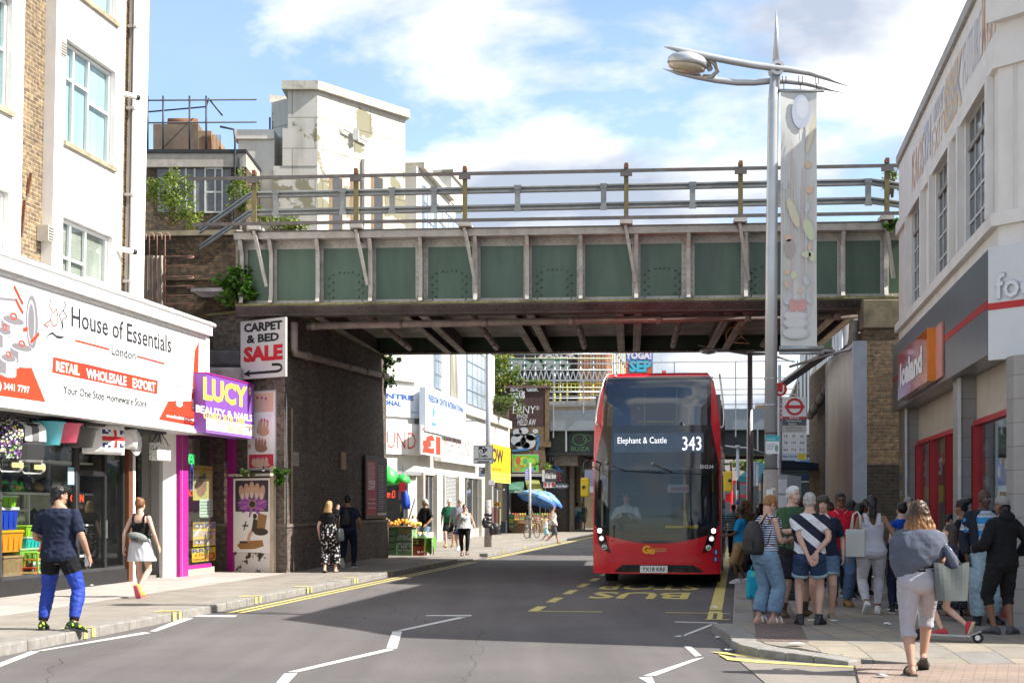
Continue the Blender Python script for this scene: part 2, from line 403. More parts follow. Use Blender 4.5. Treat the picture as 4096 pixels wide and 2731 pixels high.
ASPH=ZF('asphalt',(.085,.078,.078),(.175,.162,.160))
GRAV=ZF('gravel_asphalt',(.13,.115,.10),(.36,.32,.28),150,.2)
def Zh(name,c1,c2,mortar,bw,rh,ms=.008,rot=0,ZD=.25,off=.5):
 m,nt=nodes(name);v=vec(nt,'Object',(1,1,1),(0,0,rot))
 b=nn(nt,'ShaderNodeTexBrick',Scale=1.0,Color1=c4(c1),Color2=c4(c2),Mortar=c4(mortar));b.offset=off
 b.inputs['Mortar Size'].default_value=ms;b.inputs['Brick Width'].default_value=bw;b.inputs['Row Height'].default_value=rh;b.inputs['Mortar Smooth'].default_value=.3
 nt.links.new(v,b.inputs['Vector'])
 n1,h1=Z1(nt,v,(.82,)*3,(1.14,)*3,1.7,8,.3,.7)
 c=mixc(nt,1.0,b.outputs['Color'],n1,'MULTIPLY')
 n2,h2=Z1(nt,v,(.85,)*3,(1.12,)*3,60,3,.3,.7);c=mixc(nt,1.0,c,n2,'MULTIPLY')
 d,_=Z1(nt,v,(0,0,0),(1,1,1),2.6,9,.55,.75,.7)
 f=nn(nt,'ShaderNodeMath',_operation='MULTIPLY');nt.links.new(d,f.inputs[0]);f.inputs[1].default_value=ZD
 c=mixc(nt,f.outputs[0],c,mulc(c1,.45))
 vo=nn(nt,'ShaderNodeTexVoronoi',Scale=2.3);nt.links.new(v,vo.inputs['Vector'])
 ls=nn(nt,'ShaderNodeMath',_operation='LESS_THAN');nt.links.new(vo.outputs['Distance'],ls.inputs[0]);ls.inputs[1].default_value=.055
 c=mixc(nt,ls.outputs[0],c,mulc(c1,.55))
 Zl(nt,c,.85,0,b.outputs['Fac'],-.4,.006,.3);return m
PAVL=Zh('pavement_concrete',(.25,.222,.19),(.29,.262,.228),(.16,.14,.12),.9,1.83,.006)
PAVL2=Zh('pavement_slabs',(.38,.35,.32),(.45,.42,.385),(.22,.20,.18),1.2,1.8,.006)
PAVR=Zh('pavement_stone',(.30,.26,.20),(.22,.21,.20),(.08,.07,.06),.62,.47,.007,R(90),.2)
SETT=Zh('brick_setts',(.20,.145,.125),(.16,.125,.115),(.05,.04,.035),.21,.105,.006,0,.2)
BLOCK=Zh('pink_block_paving',(.34,.25,.20),(.28,.225,.19),(.15,.12,.10),.2,.1,.005,R(20),.3)
KERB=P((.25,.235,.215),.85,var=.25,scale=7,bump=.3,ZC=60,ZD=.35,dcol=(.10,.09,.08),name='kerb_granite')
YLINE=P((.62,.52,.16),.7,var=.12,scale=9,ZD=.45,dcol=(.22,.20,.17),name='yellow_road_paint')
WLINE=P((.62,.62,.60),.7,var=.1,scale=9,ZD=.6,dcol=(.20,.19,.18),name='white_road_paint')
b=MB();b.quad((-260,-40,0),(260,-40,0),(260,900,0),(-260,900,0),ASPH);b.build('road',kind='structure')
def stpoly(mb,pts,z0,z1,mat):mb.prism([wxy(*p)for p in pts],z0,z1,mat)
b=MB()
PZ=.12
stpoly(b,[(-30,-6),(-8.27,-6),(-8.27,40.3),(-30,40.3)],-.3,PZ,PAVL)
stpoly(b,[(-30,40.3),(-8.27,40.3),(-8.27,41.2),(-30,41.2)],-.3,[PZ,PZ,.03,PZ],PAVL)
stpoly(b,[(-30,41.2),(-8.0,41.2),(-8.0,44.2),(-30,44.2)],-.3,[PZ,.03,.03,PZ],PAVL)
stpoly(b,[(-30,44.2),(-8.27,44.2),(-8.27,45.2),(-30,45.2)],-.3,[PZ,.03,PZ,PZ],PAVL)
stpoly(b,[(-30,45.2),(-8.27,45.2),(-8.27,200),(-30,200)],-.3,PZ,PAVL)
b.build('pavement_left',kind='structure')
b=MB();stpoly(b,[(-13.2,-6),(-10.15,-6),(-10.15,31.4),(-13.2,31.4)],.05,PZ+.004,PAVL2);b.build('pavement_slab_strip',kind='structure')
def kerb_run(mb,u0,t0,t1,z=PZ,w=.27,flip=1):
 t=t0;r=random.Random(int(t0*10))
 while t<t1:
  L=min(.915,t1-t);dz=r.uniform(-.006,.004);du=r.uniform(-.008,.008)
  a,c=t+.006,t+L-.006
  pts=[(u0-flip*w+du,a),(u0+du,a),(u0+du,c),(u0-flip*w+du,c)]
  if flip<0:pts=[pts[1],pts[0],pts[3],pts[2]]
  mb.prism([wxy(*p)for p in pts],-.2,z+.003+dz,KERB);t+=L
b=MB();kerb_run(b,-8.0,-5,40.3);kerb_run(b,-8.0,45.2,130)
o=b.build('kerb_left',kind='structure',bevel=.018)
CURVE=[(2.93-.34,18.5),(2.585,16.9),(2.50,16.2),(2.53,15.75),(2.66,15.38),(2.9,15.1),(3.15,14.88),(3.46,14.62)]
CH=[PZ,PZ,PZ,PZ-.005,.105,.095,.08,.05]
def lerp(a,b,f):return a+(b-a)*f
inner=[]
for i,(x,y)in enumerate(CURVE):
 p=Vector(CURVE[max(0,i-1)]);q=Vector(CURVE[min(len(CURVE)-1,i+1)]);d=(q-p).normalized();nrm=Vector((-d.y,d.x));inner.append((x+nrm.x*.30,y+nrm.y*.30))
b=MB()
far=wxy(.2,160);farr=wxy(30,160)
pts=[(inner[0][0],inner[0][1])]+inner[1:6]+[(4.2,15.55),(20,15.55),(20,19),farr,far]
b.prism(pts,-.3,PZ,PAVR);b.build('pavement_right',kind='structure')
b=MB();b.prism([inner[5],inner[6],inner[7],(4.2,14.6),(20,14.6),(20,15.55),(4.2,15.55)],-.3,[PZ,.085,.05,.03,.03,PZ,PZ],PAVR);b.build('pavement_ramp',kind='structure')
b=MB();b.prism([(3.52,14.6),(3.2,13.1),(2.9,9),(20,9),(20,14.6)],-.2,.028,BLOCK);b.build('paved_crossing',kind='structure')
b=MB();b.add([(2.22,9,.008),(2.9,9,.008),(3.2,13.1,.008),(3.52,14.6,.008),(3.46,14.62,.008),(3.15,14.9,.008),(2.66,15.4,.008),(2.50,15.9,.008),(2.42,15.4,.008)],[tuple(range(9))],GRAV);b.build('side_street',kind='structure')
b=MB();stpoly(b,[(.20,15.4+.9),(.78,15.4+.9),(.78,60),(.20,60)],.02,PZ+.004,SETT)
b.build('brick_sett_strip',kind='structure')
b=MB()
kerb_run(b,-.08,18.75,110,PZ,.28,-1)
for i in range(len(CURVE)-1):
 p,q,pi,qi=CURVE[i],CURVE[i+1],inner[i],inner[i+1]
 e=.004
 g=lambda A,B,f:(lerp(A[0],B[0],f),lerp(A[1],B[1],f))
 b.prism([g(p,q,e),g(p,q,1-e),g(pi,qi,1-e),g(pi,qi,e)],-.2,[CH[i]+.003,CH[i+1]+.003,CH[i+1]+.003,CH[i]+.003],KERB)
b.build('kerb_right',kind='structure',bevel=.015)
def gpoly(mb,pts,mat,z=.005):mb.add([(*gp(x,y,0),z)for x,y in pts],[tuple(range(len(pts)))],mat)
def zc1(x,y):return(x/1.96,2100+y/1.96)
def zc2(x,y):return(1000+x/1.96,2000+y/1.96)
def zc3(x,y):return(2000+x/1.96,2100+y/1.96)
def zc4(x,y):return(2800+x/1.8148,2000+y/1.8148)
b=MB()
for f,pl in((zc1,[[(0,1113),(0,1080),(235,990),(312,990)],[(285,985),(1130,838),(1182,846),(340,985)],[(1172,833),(1430,727),(1516,730),(1226,833)],[(1500,718),(1545,706),(1862,708),(1835,720)]]),(zc2,[[(205,1433),(300,1433),(372,1357),(268,1360)],[(292,1348),(370,1350),(1138,1172),(1060,1168)],[(1068,1163),(1152,1163),(1192,1028),(1117,1028)],[(1150,1022),(1212,1022),(1700,918),(1630,918)],[(1378,908),(1735,910),(1738,900),(1385,901)]]),(zc3,[[(1365,755),(1700,764),(1705,770),(1375,762)],[(1405,872),(1440,872),(1700,772),(1660,772)],[(1355,872),(1420,878),(1455,856),(1395,866)],[(1440,948),(1495,950),(1580,1022),(1530,1030)],[(1515,1050),(1605,1036),(1225,1180),(1120,1182)],[(1085,1195),(1190,1188),(1215,1240),(1165,1240)]])):
 for p in pl:gpoly(b,[f(*q)for q in p],WLINE)
b.build('white_road_marking',kind='structure')
b=MB()
def strip(mb,u0,u1,t0,t1,mat,z=.005):mb.add([(*wxy(u0,t0),z),(*wxy(u1,t0),z),(*wxy(u1,t1),z),(*wxy(u0,t1),z)],[(0,1,2,3)],mat)
for u in(-7.80,-7.62):strip(b,u,u+.085,20.9,41,YLINE);strip(b,u,u+.085,43.6,110,YLINE)
for p in([zc4(70,1105),zc4(190,1110),zc4(420,1140),zc4(1130,1187),zc4(1120,1196),zc4(420,1154),zc4(170,1122)],[zc4(130,1120),zc4(240,1150),zc4(430,1170),zc4(1125,1212),zc4(1130,1222),zc4(420,1186),zc4(200,1165)]):
 gpoly(b,p,YLINE,.013)
b.build('double_yellow_line',kind='structure')
b=MB()
for t0,t1 in((22.0,23.1),(24.1,25.35),(26.4,27.7),(28.7,30.0),(31,32.3),(33.4,34.6)):strip(b,-3.26,-3.10,t0,t1,YLINE)
strip(b,-3.09,-2.1,22.0,22.1,YLINE);strip(b,-1.12,-.14,22.0,22.1,YLINE)
strip(b,-.46,-.26,22.7,60,YLINE);strip(b,-.46,-.38,20.9,22.0,YLINE);strip(b,-.32,-.24,20.9,22.0,YLINE);strip(b,-.46,-.26,22.1,22.45,YLINE);strip(b,-.48,-.12,20.8,20.9,YLINE)
fr=Fr((0,0,.005),(-cA,sA,0),(-sA,-cA,0))
b.text(fr,"BUS",.90,-27.2,2.70,-25.25,YLINE,0,.02);b.text(fr,"STOP",.78,-29.95,2.78,-27.95,YLINE,0,.02)
for t in(12.4,16.5,19.3,22.8,25.7,29,32,36.5,48,53,58,64):
 for d in(0,.22):
  b.add([(*wxy(-8.3,t+d),PZ+.012),(*wxy(-7.985,t+d),PZ+.012),(*wxy(-7.985,t+d+.1),PZ+.012),(*wxy(-8.3,t+d+.1),PZ+.012)],[(0,1,2,3)],YLINE)
  b.add([(*wxy(-7.983,t+d),0.01),(*wxy(-7.983,t+d+.1),0.01),(*wxy(-7.983,t+d+.1),PZ),(*wxy(-7.983,t+d),PZ)],[(0,1,2,3)],YLINE)
b.build('yellow_road_marking',kind='structure')
LIT=fl((.75,.74,.72))
spots=[(2855,2432,0,.16,'crumpled crisp wrapper on the yellow kerb line by the bus stop'),(2904,2528,0,.13,'clear plastic scrap in the gutter beside the kerb corner'),(2870,2554,0,.12,'white paper scrap on the road before the kerb corner'),(2918,2606,0,.14,'white paper scrap just outside the rounded kerb'),(3185,2583,.12,.2,'white paper sheet on the sunlit pavement by the kerb corner'),(3550,2500,.12,.13,'white scrap on the stone slabs behind the woman in the shawl'),(3525,2708,.03,.13,'pale blue scrap on the pink paving near the sandals'),(505,2325,.12,.3,'crumpled paper against the shop step'),(553,2322,.12,.16,'small white scrap on the pavement near the shop post'),(365,2345,.12,.12,'white scrap by the dark shop plinth'),(700,2318,.12,.12,'white scrap in front of the purple shop post')]
for x,y,z,sz,lab in spots:
 X,Y=gp(x,y,z);b=MB();r=random.Random(x)
 vs=[(sz*.5*math.cos(k*1.05)*r.uniform(.5,1.1),sz*.5*math.sin(k*1.05)*r.uniform(.5,1.1),r.uniform(.004,.03))for k in range(6)]+[(0,0,.03)]
 b.add(vs,[(k,(k+1)%6,6)for k in range(6)],LIT if 'blue' not in lab else fl((.4,.6,.75)))
 solo(b,'litter_scrap',lab,'litter',(X,Y,z+(.012 if z>.05 else .008)),0,'scraps of litter',Z0=False)
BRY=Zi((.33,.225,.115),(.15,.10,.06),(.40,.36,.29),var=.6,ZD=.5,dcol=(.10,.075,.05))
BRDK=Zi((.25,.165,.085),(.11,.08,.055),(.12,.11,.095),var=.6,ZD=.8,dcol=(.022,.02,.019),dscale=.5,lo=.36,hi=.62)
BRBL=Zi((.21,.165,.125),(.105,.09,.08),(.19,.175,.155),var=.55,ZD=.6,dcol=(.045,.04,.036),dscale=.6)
WREN=Zg((.84,.83,.80),.16,.7,(.45,.42,.36))
STONE=P((.36,.32,.22),.85,var=.25,scale=4,bump=.3,ZC=40,ZD=.5,dcol=(.10,.09,.05),name='coping_stone')
UPVC=P((.84,.84,.84),.35,var=.02)
CURT=P((.42,.60,.63),.8,var=.22,scale=1.2,ZE=(3,3,.1),name='curtain')
def window(par,t0,t1,z0,z1,x,face=1,cols=(0,.26,.6,1),rows=((0,.62,1),(0,.62,1),(0,.5,1)),fm=UPVC,gm=None,fw=.055,sill=True,open_=None,axis='t',curtain=None,sm=None,depth=.10):
 """casement window in the plane x (axis t) : frame > ; pane ; sill"""
 gm=gm or GLASS
 f=MB();g=MB()
 def bx(a0,a1,zz0,zz1,d0,d1,mat,mb):
  if axis=='t':mb.box(x-d1*face if face>0 else x+d0,x-d0*face if face>0 else x+d1,a0,a1,zz0,zz1,mat)
  else:mb.box(a0,a1,x+d0,x+d1,zz0,zz1,mat)
 W_,H_=t1-t0,z1-z0
 bx(t0,t0+fw,z0,z1,0,.07,fm,f);bx(t1-fw,t1,z0,z1,0,.07,fm,f);bx(t0+fw,t1-fw,z0,z0+fw,0,.07,fm,f);bx(t0+fw,t1-fw,z1-fw,z1,0,.07,fm,f)
 for c in cols[1:-1]:bx(t0+c*W_-fw*.45,t0+c*W_+fw*.45,z0+fw,z1-fw,.003,.065,fm,f)
 for i in range(len(cols)-1):
  for r in rows[i%len(rows)][1:-1]:
   bx(t0+cols[i]*W_+fw*.5,t0+cols[i+1]*W_-fw*.5,z0+r*H_-fw*.4,z0+r*H_+fw*.4,.006,.06,fm,f)
 fo=f.build('window_frame',par)
 bx(t0+fw,t1-fw,z0+fw,z1-fw,.03,.036,gm,g);g.build('pane',fo)
 if curtain:
  c_=MB();bx(t0+fw,t1-fw,z0+fw,z1-fw,.085,.095,curtain,c_);c_.build('curtain',fo)
 if sill:
  s_=MB();bx(t0-.08,t1+.08,z0-.09,z0-.004,-.16,.06,sm or STONE,s_);s_.build('sill',fo)
 return fo
U0=-12.7
tt=lambda x,y=1000,u=U0:onu(u,x,y)[0]
tB0,tB1,tW0,tW1=tt(161),tt(440),tt(203),tt(403)
tP0,tE=tt(496),tt(541);tA0=tt(33)
T0=26.0
bld=Zd('terraced_building','white rendered building with brown brick strips and white windows above the homeware shop','building',(U0,T0,0))
bld.rotation_euler[1]=R(1.2)
yl=lambda t:t-T0
FL=[(4.95,7.06),(8.44,10.37),(11.35,13.3)]
bw=MB();ww=MB()
TOP=15.2
bw.box(-.12,-9,yl(12),yl(tE)-.02,3.3,TOP,BRY)
def bay(a,b,w0,w1):
 z=3.3
 for z0,z1 in FL:
  ww.box(-.118,.10,a,b,z,z0,WREN);ww.box(-.118,.10,a,w0,z0,z1,WREN);ww.box(-.118,.10,w1,b,z0,z1,WREN);z=z1
 ww.box(-.118,.10,a,b,z,TOP,WREN)
bay(yl(tB0),yl(tB1),yl(tW0),yl(tW1))
d=tA0-(tB1-tB0)
bay(yl(d),yl(tA0),yl(d+(tW0-tB0)),yl(d+(tW1-tB0)))
ww.box(-.118,.06,yl(tP0),yl(tE),3.3,TOP,WREN);ww.box(-9,-.125,yl(tE)-.018,yl(tE),3.3,TOP,WREN)
bw.build('brick_wall',bld);ww.build('render_wall',bld)
sh=MB()
for i,(z0,z1)in enumerate(FL):
 for off in(0,d-tB0):
  a0,a1=yl(tW0+off),yl(tW1+off)
  window(bld,a0+.02,a1-.02,z0+.02,z1-.02,-.005,cols=(0,.24,.55,1),rows=((0,.66,1),(0,.66,1),(0,.55,1)),curtain=CURT if i else P((.42,.42,.38),.8,var=.3,scale=1.5))
dp=MB();xx=.03
dp.tube([(xx,yl(tt(490)),3.5),(xx,yl(tt(490)),TOP)],.045,Zp,8)
for z in(4.6,6.3,8.1,9.9,11.6):dp.box(-.1,xx+.06,yl(tt(490))-.07,yl(tt(490))+.07,z,z+.05,Zp)
dp.tube([(xx-.02,yl(tt(487)),3.5),(xx-.02,yl(tt(487)),7.5),(xx-.02,yl(tt(485)),11.5),(xx-.02,yl(tt(485)),TOP)],.014,Zr,5)
dp.build('downpipe',bld)
for x,y0,y1 in((75,800,950),(98,690,775),(60,820,940)):
 rb=MB();t,z0=onu(U0,x,y1);z1=onu(U0,x,y0)[1];rb.bar((-.09,yl(t),z0),(-.06,yl(t)+.05,z1),.05,.03,RUST);rb.build('iron_bracket',bld)
for x,y in((188,197),(152,935)):
 vb=MB();t,z=onu(U0,x,y);vb.box(-.11,.115,yl(t)-.1,yl(t)+.12,z-.14,z+.14,P((.55,.52,.45),.7))
 for k in range(5):vb.box(.115,.12,yl(t)-.08,yl(t)+.1,z-.12+k*.05,z-.10+k*.05,Zr)
 vb.build('air_brick',bld)
pw=MB();t,z=onu(U0,545,230);pe=P((.62,.52,.40),.9,var=.15,scale=9)
pw.add([(.064,yl(tE)-.38,9.9),(.064,yl(tE)-.2,9.6),(.064,yl(tE)-.03,9.5),(.064,yl(tE)-.02,10.7),(.064,yl(tE)-.15,10.85),(.064,yl(tE)-.33,10.6)],[tuple(range(6))],pe);pw.build('bare_patch',bld)
def cctv(x,y,lab):
 t,z=onu(-12.6,x,y)
 r=Zd('cctv_camera',lab,'camera',(-12.78,t-.1,z),0,'cctv cameras on the brick strip')
 m=MB();m.cyl((0,-.05,-.1),(0,-.05,.1),.05,Zr,n=8);m.tube([(0,-.05,0),(.25,0,-.02),(.32,.02,0)],.022,Zp,6);m.build('bracket',r)
 m=MB();q=Vector((.30,-.12,.03));e=q+Vector((.26,.30,-.03));m.cyl(q,e,.055,Zp,n=12);m.build('housing',r)
 m=MB();m.cyl(e-(e-q)*.02,e+(e-q)*.16,.058,Zq,n=12);m.cyl(e+(e-q)*.16,e+(e-q)*.2,.04,Zt,n=12);m.build('lens',r)
cctv(468,388,'white cctv camera on the brick strip beside the tall upper window');cctv(455,1006,'white cctv camera low on the brick strip just above the white shop sign')
US=-11.26
SGN=lambda cx,cy:onu(US,cx/1.65,950+cy/1.65)
tS1=onu(US,818,1500)[0];tS0=17.0
sg=Zd('shop_sign','big white homeware shop sign with grey pots, red corners and London lettering','sign',(US,T0,3.22))
zl=lambda z:z-3.22
m=MB();m.box(-.86,0,yl(tS0),yl(tS1),0,2.06,P((.86,.86,.86),.3,var=.015));m.build('panel',sg)
m=MB()
m.box(-1.0,.05,yl(tS0),yl(tS1)+.05,-.05,-.003,UPVC);m.box(-.9,.05,yl(tS1)+.003,yl(tS1)+.16,-.05,2.06,UPVC);m.box(-.95,.12,yl(tS0),yl(tS1)+.16,2.063,2.26,UPVC)
m.box(.003,.04,yl(tS0),yl(tS1),2.0,2.06,UPVC);m.box(.003,.03,yl(tS0),yl(tS1),0.003,.03,UPVC)
for k in range(12):m.box(.12,.126,yl(tS1)-1.12*k,yl(tS1)-1.12*k+.012,2.07,2.25,GREY)
m.build('frame',sg)
m=MB();m.tube([(.10,yl(tS0),2.30),(.10,yl(tS1)+.3,2.30)],.055,UPVC,10)
for k in range(6):m.cyl((.10,yl(tS1)-2.1*k,2.30),(.10,yl(tS1)-2.1*k+.08,2.30),.062,UPVC,n=10)
m.build('gutter_pipe',sg)
fr=Fr((0,0,0),(0,1,0));art=MB();let=MB()
def sp(cx,cy):t,z=SGN(cx,cy);return(yl(t),zl(z))
INK=fl((.035,.035,.045));SRED=fl((.70,.055,.02));SWH=fl((.85,.85,.85));PGR=fl((.20,.19,.21));PGR2=fl((.42,.42,.45));PALE=fl((.74,.72,.68))
def st(txt,x0,y0,x1,y1,mat,bold=0,c=.008):
 """x0,y0 top-left and x1,y1 bottom-left corner in crop pixels, x1 the right end"""
 a0,zt=sp(x0,y0);_,zb=sp(x0,y1);a1,_=sp(x1,y0);let.text(fr,txt,a0,zb,a1,zt,mat,c,bold)
st("House of Essentials",470,452,1128,585,INK,.006);st("London",735,708,893,772,INK,.004)
art.Z4(fr,[sp(0,905),sp(197,832),sp(300,1085),sp(0,1043),sp(-180,1020),sp(-180,900)],SRED,.004)
art.Z4(fr,[sp(1047,1200),sp(1110,1078),sp(1262,1078),sp(1285,745),sp(1312,682),sp(1303,1247)],SRED,.004)
art.Z4(fr,[sp(350,786),sp(343,890),sp(1037,1033),sp(1041,944)],SRED,.004)
art.Z4(fr,[sp(545,828),sp(541,930),sp(832,990),sp(836,900)],fl((.60,.045,.025)),.006)
st("RETAIL",367,812,522,880,SWH,.03);st("WHOLESALE",567,860,832,928,SWH,.03);st("EXPORT",873,925,1023,990,SWH,.03)
st("Your One Stop Homeware Store",415,972,967,1046,INK,.008);st("www.hoelondon.com",1095,1160,1278,1186,SWH,.02)
st(") 3441 7797",-6,950,192,1012,SWH,.02);st("Think Quality",318,672,417,694,PALE,0)
for a,b_ in((sp(495,678),sp(722,738)),(sp(903,783),sp(1085,832))):art.fline(fr,[a,b_],.035,SRED,.006)
for pts,mt in(([(335,405),(325,450),(345,490),(330,540),(350,585),(375,575),(380,520),(372,470),(350,500)],SRED),([(285,580),(310,560),(330,545)],SRED),([(290,575),(315,590),(325,560)],SRED),([(420,420),(435,450),(415,480),(440,520),(410,545),(415,590),(400,610)],INK),([(415,480),(390,510),(405,560),(410,600)],INK),([(300,670),(320,640),(345,625),(370,650),(420,655)],INK),([(320,640),(345,632),(375,660),(410,662)],INK)):
 art.fline(fr,[sp(*p)for p in pts],.022,mt,.006)
def pot(cx,cy,w,h,lid=True):
 x0,zt=sp(cx-w/2,cy-h/2);x1,_=sp(cx+w/2,cy);_,zb=sp(cx-w/2,cy+h/2);ry=(zt-zb)*.16;xm=(x0+x1)/2;rx=(x1-x0)/2
 art.Z3(fr,x0,zb+ry,x1,zt-ry,PGR2,.006);art.fell(fr,xm,zb+ry,rx,ry,PGR2,.0065);art.Z3(fr,x0,zb+ry,xm-rx*.3,zt-ry,PGR,.0075)
 art.fell(fr,xm,zt-ry,rx*1.03,ry*1.25,fl((.62,.63,.66)),.009);art.fell(fr,xm,zt-ry*.8,rx*.9,ry*1.0,PGR,.0105)
 art.fell(fr,xm,zt+ry*.2,rx*.3,ry*.9,SRED,.012,14,0,.35)
x0,z0=sp(0,470);art.Z4(fr,[sp(-120,315),sp(88,338),sp(112,420),sp(112,640),sp(-120,640)],PGR2,.005);art.Z4(fr,[sp(-120,385),sp(100,405),sp(100,420),sp(-120,400)],PGR,.0055)
art.fline(fr,[sp(90,318),sp(118,378),sp(148,440)],.05,SRED,.0125);art.fline(fr,[sp(100,405),sp(125,455),sp(150,500)],.05,SRED,.0125)
xm,zm=sp(210,560);art.fell(fr,xm,zm,.20,.44,PGR,.0055,24);art.fell(fr,xm-.03,zm,.14,.36,PGR2,.0065,24);art.fell(fr,xm-.03,zm,.10,.29,PGR,.007,24)
pot(85,590,155,170);pot(28,665,90,160);pot(140,765,150,155);pot(52,840,108,150)
art.fline(fr,[sp(200,690),sp(255,632)],.06,SRED,.0125);art.fline(fr,[sp(150,610),sp(178,600)],.06,SRED,.0125)
xm,zm=sp(1236,790)
for k in range(4):art.fell(fr,xm,zm-.05*k,.235-.03*k,.36-.05*k,PALE if k%2==0 else SWH,.006+.001*k,22)
for cx,cy,a,b_ in((1185,920,.24,.22),(1110,985,.09,.12),(1180,1050,.30,.12),(1250,1000,.18,.10),(1270,1100,.05,.12),(1200,860,.09,.05),(1180,1095,.18,.07)):
 xm,zm=sp(cx,cy);art.fell(fr,xm,zm,a,b_,SWH,.0105,18);art.fell(fr,xm,zm,a,b_,PALE,.0112,18,0,.12)
 for q in range(5):art.fell(fr,xm+rnd.uniform(-.6,.6)*a,zm+rnd.uniform(-.5,.5)*b_,.018,.022,fl((.65,.25,.18)),.0118,6)
art.build('artwork',sg);let.build('lettering',sg)
UF=-12.15
tD0,tD1,tPo0,tPo1=onu(UF,310,2000)[0],onu(UF,500,2000)[0],onu(UF,508,2000)[0],onu(UF,533,2000)[0]
sf=Zd('homeware_shopfront','glazed black framed homeware shopfront full of boxes and pans','shopfront',(UF,T0,PZ))
zp=lambda z:z-PZ
m=MB();m.box(-.1,.03,yl(14),yl(tD1)+.05,0,.27,Zq);m.build('plinth',sf,bevel=.01)
m=MB()
for t in(19.6,22.05,tD0-.06):m.box(-.08,0,yl(t),yl(t)+.06,.27,3.1,Zr)
m.box(-.08,0,yl(14),yl(tD1),2.85,3.1,Zr);m.box(-.4,.5,yl(14),yl(tD1)+.9,3.0,3.07,Zr)
m.box(-.08,0,yl(14),yl(tD1),.27,.33,Zr)
m.box(-.12,.04,yl(tPo0),yl(tPo1)-.12,0,3.1,P((.16,.06,.03),.5));m.box(-.12,.05,yl(tPo1)-.115,yl(tPo1),0,3.1,Zp)
m.build('frame',sf)
m=MB();m.box(-.05,-.044,yl(14),yl(tD0)-.06,.33,2.85,GLASS);m.build('pane',sf)
m=MB();a0,a1=yl(tD0),yl(tD1)
m.box(-.07,-.002,a0,a0+.09,.05,2.85,Zq);m.box(-.07,-.002,a1-.09,a1,.05,2.85,Zq);am=a0+(a1-a0)*.58
m.box(-.07,-.002,am-.05,am+.05,.05,2.85,Zq);m.box(-.07,-.002,a0+.09,am-.05,2.1,2.2,Zq);m.box(-.07,-.002,a0+.09,am-.05,.05,.3,Zq);m.box(-.07,-.002,am+.05,a1-.09,.05,.35,Zq)
do=m.build('door',sf)
m=MB();m.box(-.045,-.04,a0+.09,am-.05,.3,2.1,GLASS);m.box(-.045,-.04,am+.05,a1-.09,.35,2.85,GLASS);m.build('pane',do)
m=MB();m.box(.0,.03,am-.02,am+.01,.9,1.25,Zo);m.build('handle',do)
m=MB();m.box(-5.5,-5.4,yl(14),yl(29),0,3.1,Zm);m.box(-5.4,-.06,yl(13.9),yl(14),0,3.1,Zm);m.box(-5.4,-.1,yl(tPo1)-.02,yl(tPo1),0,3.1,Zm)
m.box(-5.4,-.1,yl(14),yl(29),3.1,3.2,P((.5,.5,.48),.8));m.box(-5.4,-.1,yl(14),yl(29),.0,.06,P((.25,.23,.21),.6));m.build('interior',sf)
m=MB()
for k in range(4):
 z=.5+.62*k
 m.box(-1.35,-.85,yl(22.6),yl(28.2),z,z+.04,Zp)
for t in(22.6,25.4,28.1):m.box(-1.4,-1.35,yl(t),yl(t)+.05,.06,2.8,Zp)
m.box(-1.43,-1.41,yl(22.6),yl(28.2),.1,2.7,P((.42,.40,.34),.8))
m.build('shelving',sf)
pc=[(.5,.5,.52),(.06,.06,.07),(.35,.36,.38),(.5,.06,.03),(.25,.18,.1),(.6,.6,.58)]
for k in range(48):
 t=rnd.uniform(22.8,27.9);s=rnd.randrange(4);z=.54+.62*s+PZ;h=rnd.uniform(.16,.38);r_=rnd.uniform(.10,.19);m=MB()
 m.lathe([(r_*.85,0),(r_,h*.6),(r_*1.02,h*.75),(r_*.3,h*.9),(.02,h)],(0,0,0),P(rnd.choice(pc),.3,.3,name='pan_metal'),10)
 solo(m,'cooking_pot','cooking pot with a lid on the shelves deep inside the homeware shop','pot',(UF-1.08+rnd.uniform(-.12,.12),t,z),0,'pots on the homeware shelves')
wp=Vector((*px(567,2299,31.35).xy,0));wq=Vector((*px(691,2306,30.6).xy,0))
rc=Zd('door_recess','white side wall and black gate of the recessed door beside the homeware shop','doorway',(wp.x,wp.y,PZ),math.atan2(wq.y-wp.y,wq.x-wp.x),Z0=False)
Lw=(wq-wp).length
m=MB();m.box(0,Lw,0,.15,0,3.3,P((.78,.78,.76),.6,var=.03));m.build('side_wall',rc)
m=MB();m.box(Lw+.002,Lw+.14,-.35,.15,0,3.4,WREN);m.build('white_pier',rc)
m=MB();m.box(Lw*.66,Lw*.80,-.03,-.002,1.25,1.62,P((.25,.25,.26),.4,.5));ic=m.build('intercom',rc)
m=MB();m.box(Lw*.69,Lw*.77,-.035,-.031,1.45,1.57,Zq)
for i in range(3):
 for j in range(3):m.box(Lw*.69+j*.033,Lw*.69+j*.033+.022,-.035,-.031,1.28+i*.045,1.31+i*.045,Zo)
m.build('keypad',ic)
m=MB();gd=Vector((-.35,-1.55,0))
for k in range(5):m.bar((-.12,-.05-.28*k,0),(-.12,-.05-.28*k,3),.03,.03,Zq)
for z in(.1,.7,1.3,1.9,2.5):m.box(-.14,-.10,-1.4,-.02,z,z+.06,Zq)
m.box(-.6,-.5,-1.9,.1,0,3.2,Zq);m.build('gate',rc)
m=MB();m.box(-.6,Lw,-1.6,.1,3.16,3.24,Zp);m.build('soffit',rc)
UH=-11.72
def hz(x,y):return onu(UH,x/1.9607,1600+y/1.9607)
def hook(m,z1):m.tube([(0,0,z1),(0,0,z1+.05),(0.01,.015,z1+.085),(0,.03,z1+.06)],.004,Zo,5)
def hang_at(cx,ytop):t,z=hz(cx,ytop);return t,z
